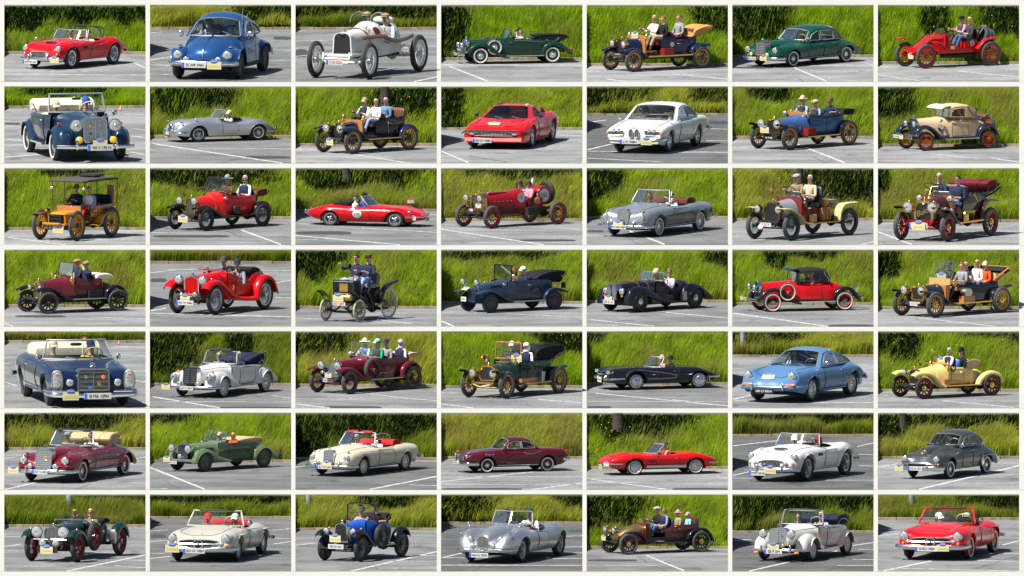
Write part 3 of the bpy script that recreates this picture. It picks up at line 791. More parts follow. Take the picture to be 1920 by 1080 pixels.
  if inner is not None or floor is not None:
   f=floor if floor is not None else float(pchip(zb,x0))+.06
   ww=[float(pchip(w,x))-th-.01 for x in np.linspace(x0,x1-rr*.5,8)]
   q=MB().grid(np.array([[(x,-v,f),(x,v,f)]for x,v in zip(np.linspace(x0,x1-rr*.5,8),ww)]))
   s.part('floor',q,inner or DARKIN)
  def sec(x):
   Wd,B,Tt=[float(pchip(q,x))for q in(w,zb,zt)];mid=(B+Tt)/2
   return np.array([(Wd-th,Tt),(Wd,Tt-.03),(Wd+bulge*.6,B+(Tt-B)*.82),(Wd+bulge,mid+.05),(Wd+bulge*.5,B+(Tt-B)*.3),(Wd-tuck,B)])
  sf=Surf(sec);sf.o=o;return sf
# ---- panels that follow a surface
 def door(s,sf,m,xa,xb,za,zb_,handle=None,sides=None,hm=CHROME,cut=.25,lean=0):
  for sd in(sides or(s.near,)):
   n=8;G=[]
   for i in range(n+1):
    u=i/n;row=[]
    for j in range(7):
     v=j/6;x=xa+(xb-xa)*u+lean*v
     zt=float(pchip(zb_,x));z=za+(zt-za)*v
     row.append((x,sd*(sf.y(x,z)+.010),z))
    G.append(row)
   G=np.array(G);I=G.copy();I[:,:,1]-=sd*.03
   mb=MB().grid(G)
   rim=[*G[:,0],*G[-1,1:],*G[-2::-1,-1],*G[0,-2:0:-1]];ri=[*I[:,0],*I[-1,1:],*I[-2::-1,-1],*I[0,-2:0:-1]]
   mb.grid(np.array([rim,ri]),cv=True)
   d=s.part('door',mb,m,None,True,30)
   s.part('door_gap',MB().tube([(x,y-sd*.004,z)for x,y,z in rim],.009,4,False,True),BLACKM,d)
   if handle:
    hx,hz=handle;y=sd*(sf.y(hx,hz)+.03)
    s.part('door_handle',MB().tube([(hx-.06,y-sd*.02,hz),(hx-.05,y,hz),(hx+.06,y,hz),(hx+.07,y-sd*.02,hz)],.012,6),hm,d)
 def roundel(s,sf,x,z,r,text=None,sd=None,m=None,tm=INK,size=None,yoff=0,shape=1.0):
  sd=sd or s.near;P=[]
  for q in(1,.6,.2):
   P.append([(x+r*q*shape*math.cos(a),sd*((sf.y(x+r*q*shape*math.cos(a),z+r*q*math.sin(a))if sf else yoff)+.016),z+r*q*math.sin(a))for a in np.linspace(0,2*PI,24,endpoint=False)])
  mb=MB().grid(np.array(P),cv=True);mb.add(P[2],[tuple(range(24))])
  o=s.part('number_roundel',mb,m or PLATEW)
  if text:
   y=sd*((sf.y(x,z)if sf else yoff)+.024)
   s.text(text,(x,y,z),(PI/2,0,0 if sd<0 else PI),size or r*.95,tm,o)
 def text(s,t,loc,rot,size,m,parent=None,nm='lettering',shear=0):
  cu=bpy.data.curves.new(nm,'FONT');cu.body=t;cu.size=size;cu.align_x='CENTER';cu.align_y='CENTER';cu.extrude=.002;cu.resolution_u=3;cu.shear=shear
  cu.materials.append(m)
  o=link(nm,cu,parent or s.o,None,loc,rot);return o
 def plate(s,x,y,z,t,style='eu',w=.52,h=.115,yaw=0):
  bm={'eu':PLATEW,'red':PLATEW,'black':PLATEB,'plain':PLATEW}[style]
  mb=MB().box((0,0,0),(.016,w,h));o=s.part('number_plate',mb,bm,None,False);o.location=(x,y,z);o.rotation_euler=(0,0,yaw)
  off=0
  if style in('eu','red'):
   s.part('plate_band',MB().box((-.010,w/2-.028,0),(.006,.05,h-.01)),EUBLUE,o,False);off=-.022
  size=min(h*1.0,(w-.09)/max(1,len(t))/.56)
  s.text(t,(-.012,off,-.002),(PI/2,0,-PI/2),size,{'eu':INK,'plain':INK,'red':INKR,'black':INKW}[style],o)
  return o
 def rally(s,x,y,z,k=1.0,rot=(0,0,0)):
  if 'rally' not in _WM:
   a=MB().box((0,0,-.03),(.014,.36,.19)).mesh('rally_plate',CREAMP,False)
   b=MB().cush((-.006,0,.07),(.018,.21,.105),2,None,20,7).mesh('badge',RALLYB)
   c=MB().box((-.0095,0,-.04),(.004,.2,.05)).box((-.0095,.13,-.05),(.004,.03,.07)).box((-.0095,-.13,-.05),(.004,.03,.07)).mesh('print',mat('pale ochre print',(.55,.42,.12),.6),False)
   d=MB().box((-.0185,0,.075),(.003,.14,.022)).mesh('emblem',mat('pale blue print',(.25,.33,.62),.6),False)
   _WM['rally']=(a,b,c,d)
  a,b,c,d=_WM['rally'];o=link('rally_plate',a,s.o,None,(x,y,z),rot,k*.88);link('badge',b,o);link('print',c,o);link('emblem',d,o)
# ---- running gear
 def wheels(s,wb,R,b=.12,style='wood',rimr=None,cols=None,nsp=12,steer=0,track=None,whitewall=None,xf=None,R2=None,spoke=None,nice=None):
  rimr=rimr or R*.72;tr=track or s.track;xf=s.xfw if xf is None else xf
  c=list(cols);
  while len(c)<4:c.append(RUBBER)
  c=c[:4]+[whitewall]
  s.ms=wheel_meshes(R,b,style,rimr,c,nsp);ms2=wheel_meshes(R2,b,style,rimr*R2/R,c,nsp)if R2 else s.ms
  for x,mm,rr in((xf,s.ms,R),(xf+wb,ms2,R2 or R)):
   for sd in(-1,1):
    o=link('wheel',mm[0][1],s.o,None,(x,sd*tr/2,rr),(0,0,(0 if sd<0 else PI)+(steer if x==xf else 0)))
    for nm,me in mm[1:]:
     q=link(nm,me,o)
     if nm in('spokes','vent_holes'):q['kind']='stuff'
  s.wb,s.R=wb,R
 def spare(s,x,y,z,rot=(0,0,0),ms=None):
  ms=ms or s.ms;o=link('spare_wheel',ms[0][1],s.o,None,(x,y,z),rot)
  for nm,me in ms[1:]:
   q=link(nm,me,o)
   if nm in('spokes','vent_holes'):q['kind']='stuff'
 def chassis(s,z=.5,m=STEEL,w=.38,x0=None,x1=None,axm=None,h=.09,springs=True):
  xf,xr=s.xfw,s.xfw+s.wb;x0=xf-.35 if x0 is None else x0;x1=xr+.35 if x1 is None else x1
  mb=MB()
  for sd in(-1,1):
   mb.tube([(x0-.05,sd*w,z-.1),(x0+.12,sd*w,z),(xf+.5,sd*w,z),(xr-.5,sd*w,z),(xr,sd*w,z+.06),(x1,sd*w,z-.02)],(.03,h/2),6)
  for x in(x0+.15,(xf+xr)/2,x1-.1):mb.box((x,0,z),(.08,2*w,h*.8))
  s.part('chassis',mb,m)
  for x in(xf,xr):
   mb=MB();mb.tube([(x,-s.track/2+.03,s.R),(x,-w,s.R-.05),(x,w,s.R-.05),(x,s.track/2-.03,s.R)],.035,8)
   s.part('axle',mb,axm or m)
  s.part('differential',MB().lathe([(0,-.12),(.1,-.1),(.14,0),(.1,.1),(0,.12)],(xr,0,s.R-.03),'y',12),axm or m)
  mb=MB()
  if springs:
   for x in(xf,xr):
    for sd in(-1,1):mb.tube([(x-.42,sd*w,z-.06),(x-.2,sd*w,s.R+.03),(x,sd*w,s.R-.02),(x+.2,sd*w,s.R+.03),(x+.42,sd*w,z-.04)],(.028,.03),5)
   s.part('leaf_spring',mb,axm or m)
 def engine_under(s,x0,x1,w,z0,z1,m=BLACKM):
  s.part('underbody',MB().box(((x0+x1)/2,0,(z0+z1)/2),(x1-x0,2*w,z1-z0)),m,None,False)
 def fender(s,path,y,w,m,crown=.03,val=.05,n=22,name='fender',sides=(-1,1),th=.012,wkeys=None):
  P=smoothpath(path,n);T=np.gradient(P,axis=0);N=np.stack([-T[:,1],T[:,0]],1);N/=np.linalg.norm(N,axis=1)[:,None]+1e-9
  if N[len(N)//2,1]<0:N=-N
  for sd in sides:
   G=[]
   for(x,z),(a,b),u in zip(P,N,np.linspace(0,1,len(P))):
    ww=w*(float(pchip(wkeys,u))if wkeys else 1);row=[]
    for q in(0,-th):
     sec=[(-.5,-val),(-.5,-.01),(-.42,crown*.35),(-.22,crown*.85),(0,crown),(.22,crown*.85),(.42,crown*.35),(.5,-.01),(.5,-val)]
     if q:sec=sec[::-1]
     for(dy,dn)in sec:row.append((x+a*(dn+q),sd*(y+dy*ww*(1 if not q else .97)),z+b*(dn+q)))
    G.append(row)
   mb=MB().grid(np.array(G),cv=True);k=len(G[0]);o=0
   mb.f.append(tuple(range(k)));mb.m.append(0);mb.f.append(tuple((len(G)-1)*k+j for j in range(k)));mb.m.append(0)
   s.part(name,mb,m)
 def runboard(s,x0,x1,y,w,z,m,edge=None,h=.03):
  for sd in(-1,1):
   o=s.part('running_board',MB().box(((x0+x1)/2,sd*y,z),(x1-x0,w,h)),m,None,False)
   if edge:s.part('edge_trim',MB().box(((x0+x1)/2,sd*(y+w/2+.004),z),(x1-x0-.01,.014,h+.008)),edge,o,False)
# ---- front
 def radiator(s,x,w,z0,z1,shape='rect',m=BRASS,core=MESHD,d=.13,cap=True,wt=None,frame=.05,rake=0,bars=0,cross=0,bm=None):
  wt=wt or w;h=z1-z0
  if shape=='rect':P=[(-w,z0),(w,z0),(w,z1-.06),(w-.05,z1),(-w+.05,z1),(-w,z1-.06)]
  elif shape=='hex':P=[(-w+.07,z0),(w-.07,z0),(w,z0+.08),(w,z1-h*.3),(w-w*.45,z1),(-w+w*.45,z1),(-w,z1-h*.3),(-w,z0+.08)]
  elif shape=='arch':P=[(-w,z0),(w,z0)]+[(wt*math.copysign(abs(math.cos(a))**.7,math.cos(a)),z1-h*.33+h*.33*math.sin(a)**.8)for a in np.linspace(.0,PI,13)]
  elif shape=='round':P=[(w*math.cos(a),(z0+z1)/2+h/2*math.sin(a))for a in np.linspace(-PI/2,1.5*PI,24,endpoint=False)]
  elif shape=='peak':P=[(-w,z0),(w,z0),(wt,z1-.13),(wt*.85,z1-.07),(0,z1),(-wt*.85,z1-.07),(-wt,z1-.13)]
  elif shape=='gothic':P=[(-w*.82,z0),(w*.82,z0),(w*.96,z0+.06)]+[(wt*math.copysign(abs(math.cos(a))**.6,math.cos(a)),z1-h*.2+h*.2*math.sin(a)**.8)for a in np.linspace(0,PI,13)]+[(-w*.96,z0+.06)]
  c=np.mean(P,0);K=rake
  rk=lambda q,off:[(x+off+K*(z-z0),y,z)for y,z in q]
  inn=[tuple(c+(np.array(p)-c)*np.array([1-frame/w,1-frame*2/h]))for p in P]
  n=len(P);mb=MB()
  rings=[rk(P,d),rk(P,.015),rk([tuple(c+(np.array(p)-c)*.985)for p in P],0),rk(inn,0),rk(inn,.03)]
  mb.grid(np.array(rings),cv=True);mb.add(rk(P,d),[tuple(range(n))])
  o=s.part('radiator',mb,m,None,True,30)
  s.part('radiator_core',MB().add(rk(inn,.012),[tuple(range(n))]),core,o,False)
  if bars or cross:
   mb=MB();zz0,zz1=min(p[1]for p in inn),max(p[1]for p in inn)
   for i in range(bars):
    yy=-w*.8+1.6*w*(i+.5)/bars
    mb.box((x+.004+K*h/2,yy,(zz0+zz1)/2),(.014,.012,(zz1-zz0)*.96),Matrix.Rotation(math.atan(K),3,'Y'))
   for i in range(cross):
    z=zz0+(zz1-zz0)*(i+.5)/cross;mb.box((x+.003+K*(z-z0),0,z),(.012,2*w*.84,.01))
   q=s.part('grille_bars',mb,bm or m,o,False);q['kind']='stuff'
  if cap:
   xx=x+d*.5+K*h
   s.part('radiator_cap',MB().lathe([(0,.1),(.02,.1),(.028,.085),(.022,.06),(.04,.05),(.045,.03),(.035,.02),(.035,-.02)],(xx,0,z1),'z',12),m if m in(BRASS,CHROME,NICKEL)else BRASS,o)
  return o
 def star(s,x,y,z,m=CHROME,r=.055):
  mb=MB();mb.tube([(x,y+r*math.cos(a),z+r+.03+r*math.sin(a))for a in np.linspace(0,2*PI,18,endpoint=False)],.007,5,False,True)
  for a in(PI/2,PI/2+2.094,PI/2-2.094):mb.tube([(x,y,z+r+.03),(x,y+r*math.cos(a),z+r+.03+r*math.sin(a))],.008,4,False)
  mb.tube([(x,y,z-.01),(x,y,z+.03)],.012,6)
  s.part('hood_ornament',mb,m)
 def lamp(s,x,y,z,r,d=None,m=CHROME,lens=LENS,style='bowl',sides=(-1,1),name='headlight',stem=None):
  d=d or r*1.4
  key=('lamp',round(r,3),round(d,3),m.name,lens.name,style)
  if key not in _WM:
   if style=='bowl':prof=[(r*.93,-.012),(r,0),(r*1.03,.02),(r*1.0,.045),(r*.93,d*.35),(r*.7,d*.72),(r*.38,d*.94),(0,d)]
   elif style=='drum':prof=[(r*.86,-.02),(r,-.015),(r*1.02,.03),(r*.88,.05),(r*.82,d*.5),(r*.8,d*.85),(r*.5,d*.95),(r*.35,d),(0,d)]
   else:prof=[(r*.9,-.012),(r,-.004),(r*1.05,.02),(r*1.05,d)]
   a=MB().lathe(prof,axis='x',n=20)
   if style=='drum':a.lathe([(.02,r*.6),(.05,r*.7),(.05,r*1.05),(.03,r*1.2),(0,r*1.2)],(d*.5,0,0),'z',10)
   b=MB().lathe([(0,-.035),(r*.45,-.03),(r*.8,-.018),(r*.93,-.004)],axis='x',n=20)
   c=MB().lathe([(0,-.039),(r*.2,-.037),(r*.25,-.03)],axis='x',n=12)
   _WM[key]=(a.mesh(name,m),b.mesh('lens',lens),c.mesh('bulb',CHROME))
  a,b,c=_WM[key]
  for sd in sides:
   o=link(name,a,s.o,None,(x,sd*y,z));link('lens',b,o)
   if lens is LENS:link('bulb',c,o)
   if stem:
    s.part('bracket',MB().tube([(d*.4,0,-r*.9),(d*.4+stem[0],sd*stem[1],stem[2])],.018,6),m,o)
 def dot(s,x,y,z,r,m,name='indicator',sides=(-1,1),sc=(1,1,1)):
  for sd in sides:s.part(name,MB().cush((x,sd*y,z),(2*r*sc[0],2*r*sc[1],2*r*sc[2]),2.4,None,10,7),m)
 def bumper(s,half,r=(.03,.05),m=CHROME,over=None,name='bumper'):
  P=[(x,-y,z)for x,y,z in half[::-1]]+[p for p in half if p[1]>1e-4]
  if half[0][1]<=1e-4:P=[(x,-y,z)for x,y,z in half[:0:-1]]+list(half)
  o=s.part(name,MB().tube(smoothpath(P,26),r,10),m)
  if over:
   x,y,z,h=over;mb=MB()
   for sd in(-1,1):mb.cush((x,sd*y,z),(.1,.055,h),3,None,10,8)
   s.part('overrider',mb,m,o)
 def tube(s,name,pts,r,m,n=6,both=False,smooth=True,parent=None):
  for f in((1,-1)if both else(1,)):
   P=[(x,y*f,z)for x,y,z in pts];s.part(name,MB().tube(smoothpath(P,4*len(P))if smooth and len(P)>2 else P,r,n),m,parent)
# ---- cockpit
 def seat(s,x,z,w,m,dep=.5,bh=.5,y=0,tilt=.18,pleat=0,th=.14,name='seat',cz=.16):
  mb=MB().cush((x,y,z),(dep,w,cz),5)
  rot=Matrix.Rotation(tilt,3,'Y');c=Vector((x+dep/2+.02,y,z))+rot@Vector((0,0,bh/2))
  mb.cush(c,(th,w*1.02,bh),5,rot)
  o=s.part(name,mb,m)
  if pleat:
   q=MB()
   for i in range(pleat):
    yy=y-w/2+w*(i+.5)/pleat;q.cush(c+rot@Vector((-.05,0,0))+Vector((0,yy-y,0)),(.09,w/pleat*.96,bh*.94),2.6,rot,8,7)
   q=s.part('pleats',q,m,o);q['kind']='stuff'
 def steering(s,x,y,z,R=.2,tilt=50,m=BLACKM,cm=BRASS,col=.7):
  a=R_(tilt);ax=Vector((math.cos(a),0,math.sin(a)));u=Vector((0,1,0));v=ax.cross(u);c=Vector((x,y,z))
  ring=[c+u*(R*math.cos(t))+v*(R*math.sin(t))for t in np.linspace(0,2*PI,22,endpoint=False)]
  o=s.part('steering_wheel',MB().tube(ring,.014,6,False,True),m);mb=MB()
  for t in(0,PI/2,PI,1.5*PI):mb.tube([c-ax*.02,c+u*(R*math.cos(t))+v*(R*math.sin(t))],.009,5,False)
  mb.tube([c,c-ax*col],.018,6);s.part('steering_column',mb,cm,o)
 def screen(s,x,z,h,w,wt=None,rake=.15,sweep=0,m=CHROME,g=GLASS,r=.014,posts=False,name='windshield',bars=(),vee=False,top=True,cx=0):
  wt=wt or w;n=9;G=[]
  if m is CHROME:m=TRIMC
  for i in range(6):
   u=i/5;row=[]
   for j in range(n):
    v=-1+2*j/(n-1);sw=sweep*(abs(v)if vee else v*v)
    row.append((x+rake*u+sw*(1-.25*u),(w+(wt-w)*u)*v+cx,z+h*u))
   G.append(row)
  G=np.array(G);o=s.part(name,MB().grid(G),g)
  mb=MB();rim=[*G[0],*G[1:,-1],*G[-1,-2::-1],*G[-2:0:-1,0]]
  if top:mb.tube(rim,r,6,False,True)
  else:mb.tube([*G[::-1,0],*G[0,1:],*G[1:,-1]],r,6)
  for b in bars:mb.tube(G[:,int(round((b+1)/2*(n-1)))]if isinstance(b,(int,float))else G[int(b[1]*5)],r*.8,6)
  s.part('frame',mb,m,o);return o
 def mirror(s,x,y,z,r=.055,m=CHROME,sides=(-1,1),drop=.1):
  for sd in sides:
   mb=MB().cush((x,sd*y,z),(.05,2*r,2*r),2.3,None,10,7);mb.tube([(x+.02,sd*y,z),(x+.03,sd*(y-.03),z-drop)],.009,5)
   s.part('wing_mirror',mb,m)
 def wipers(s,x,z,w,h=.25,rake=.6,m=CHROME):
  for y in(-w,w*.1):
   s.part('wiper',MB().tube([(x-.01,y,z),(x-.02+rake*.1,y+w*.55,z+h*.25)],.01,4),m)
 def folded(s,pts,yh,m,yc=0,name='folded_top',ribs=0,rm=None,e=.85):
  mb=MB().pillow(pts,yh,yc,e);o=s.part(name,mb,m)
  if ribs:
   q=MB();P=np.array(pts);c=P.mean(0)
   for i in range(ribs):
    k=.5+.5*i/max(1,ribs-1);pp=smoothpath([*pts,pts[0]],20)
    q.tube([(c[0]+(a-c[0])*(1.03),(-1)*yh*k,c[1]+(b-c[1])*1.03)for a,b in pp],.014,5)
   s.part('fold',q,rm or m,o)
  return o
 def cabin(s,m,ws,roof,rear,wb,wr,zb,windows,crown=.09,sf=.12,sr=.1,g=GLASSD,trim=TRIMC,gap=.06,rearw=.72,roofm=None,bgap=.03,pillar=.9,name='roof',trimr=.011):
  seg=[np.linspace(0,1,7),None,None]
  A=smoothpath(ws,7);B=smoothpath([ws[-1],*roof,rear[0]],16);C=smoothpath(rear,9)
  P=np.concatenate([A,B[1:],C[1:]]);na,nb=len(A),len(A)+len(B)-1
  zr=P[:,1].max();NV=17;V=np.linspace(-1,1,NV);G=np.zeros((len(P),NV,3))
  zb0=lambda x:float(pchip(zb,x))
  hw=lambda x,z:wb_(x)+(wr-wb_(x))*min(1.0,max(0.0,(z-zb0(x))/max(.05,zr-.09-zb0(x))))
  wb_=lambda x:float(pchip(wb,x))
  for i,(x,z)in enumerate(P):
   fs=1-.35*i/(na-1)if i<na else max(0,.65*(1-(i-na+1)/(.4*(nb-na))))
   rs=max(0,(i-nb+4)/(len(P)-nb+4))if i>nb-4 else 0
   cf=min(1,(z-zb0(x))/(zr-zb0(x))*1.15)if True else 1;cf=max(.12,cf)
   for j,v in enumerate(V):
    G[i,j]=(x+sf*v*v*fs-sr*v*v*rs,v*hw(x,z-crown*.5),z-crown*v**4*.6*cf-crown*v*v*.4*cf)
  vm=(V[1:]+V[:-1])/2;mask=np.ones((len(P)-1,NV-1),bool);gw=np.zeros_like(mask);gr=np.zeros_like(mask)
  for i in range(len(P)-1):
   for j in range(NV-1):
    if i<na-1 and abs(vm[j])<pillar:gw[i,j]=True
    if rear and nb-1<=i<len(P)-2 and abs(vm[j])<rearw:gr[i,j]=True
  o=s.part(name,MB().grid(G,mask=~(gw|gr)),roofm or m)
  def glasspart(mk,nm):
   if not mk.any():return
   q=s.part(nm,MB().grid(G-np.array([0,0,.006]),mask=mk),g);I=np.argwhere(mk);i0,i1,j0,j1=I[:,0].min(),I[:,0].max()+1,I[:,1].min(),I[:,1].max()+1
   if trim is not None:s.part('trim',MB().tube([*G[i0,j0:j1+1],*G[i0+1:i1+1,j1],*G[i1,j1-1:j0-1 if j0 else None:-1],*G[i1-1:i0,j0][0:]]if False else[*G[i0,j0:j1],*G[i0:i1,j1],*G[i1,j1:j0:-1],*G[i1:i0:-1,j0]],trimr,5,False,True),trim,q)
  glasspart(gw,'windshield');glasspart(gr,'rear_window')
  E=G[:,-1];ex,ez=E[:,0],E[:,2];od=np.argsort(ex)
  ztop=lambda x:float(np.interp(x,ex[od],ez[od]))
  base=[(x,zb0(x))for x in np.linspace(ex[-1],ex[0],12)]
  outer=[(x,z)for x,z in zip(ex,ez)]+[b for b in base]
  polys=[]
  for(xa,xb)in windows:
   T,Bm=[],[]
   for x in np.linspace(xa,xb,14):
    t,b=ztop(x)-gap,zb0(x)+bgap
    if t>b+.04:T.append((x,t));Bm.append((x,b))
   if len(T)>2:polys.append(Bm+T[::-1])
  yy=lambda x,z:hw(x,z)
  for sd in(-1,1):
   loops=[[Vector((x,z,0))for x,z in q]for q in[outer]+polys]
   tri=geometry.tessellate_polygon(loops);flat=[v for l in loops for v in l]
   mb=MB().add([(v.x,sd*(yy(v.x,v.y)),v.y)for v in flat],[tuple(t)for t in tri])
   w_=s.part('side_frame',mb,m,None,False)
   for q in polys:
    gp=s.part('window',MB().add([(x,sd*(yy(x,z)-.008),z)for x,z in q],[tuple(range(len(q)))]),g,None,False)
    if trim is not None:s.part('trim',MB().tube([(x,sd*(yy(x,z)+.004),z)for x,z in q],trimr,5,False,True),trim,gp)
  return o
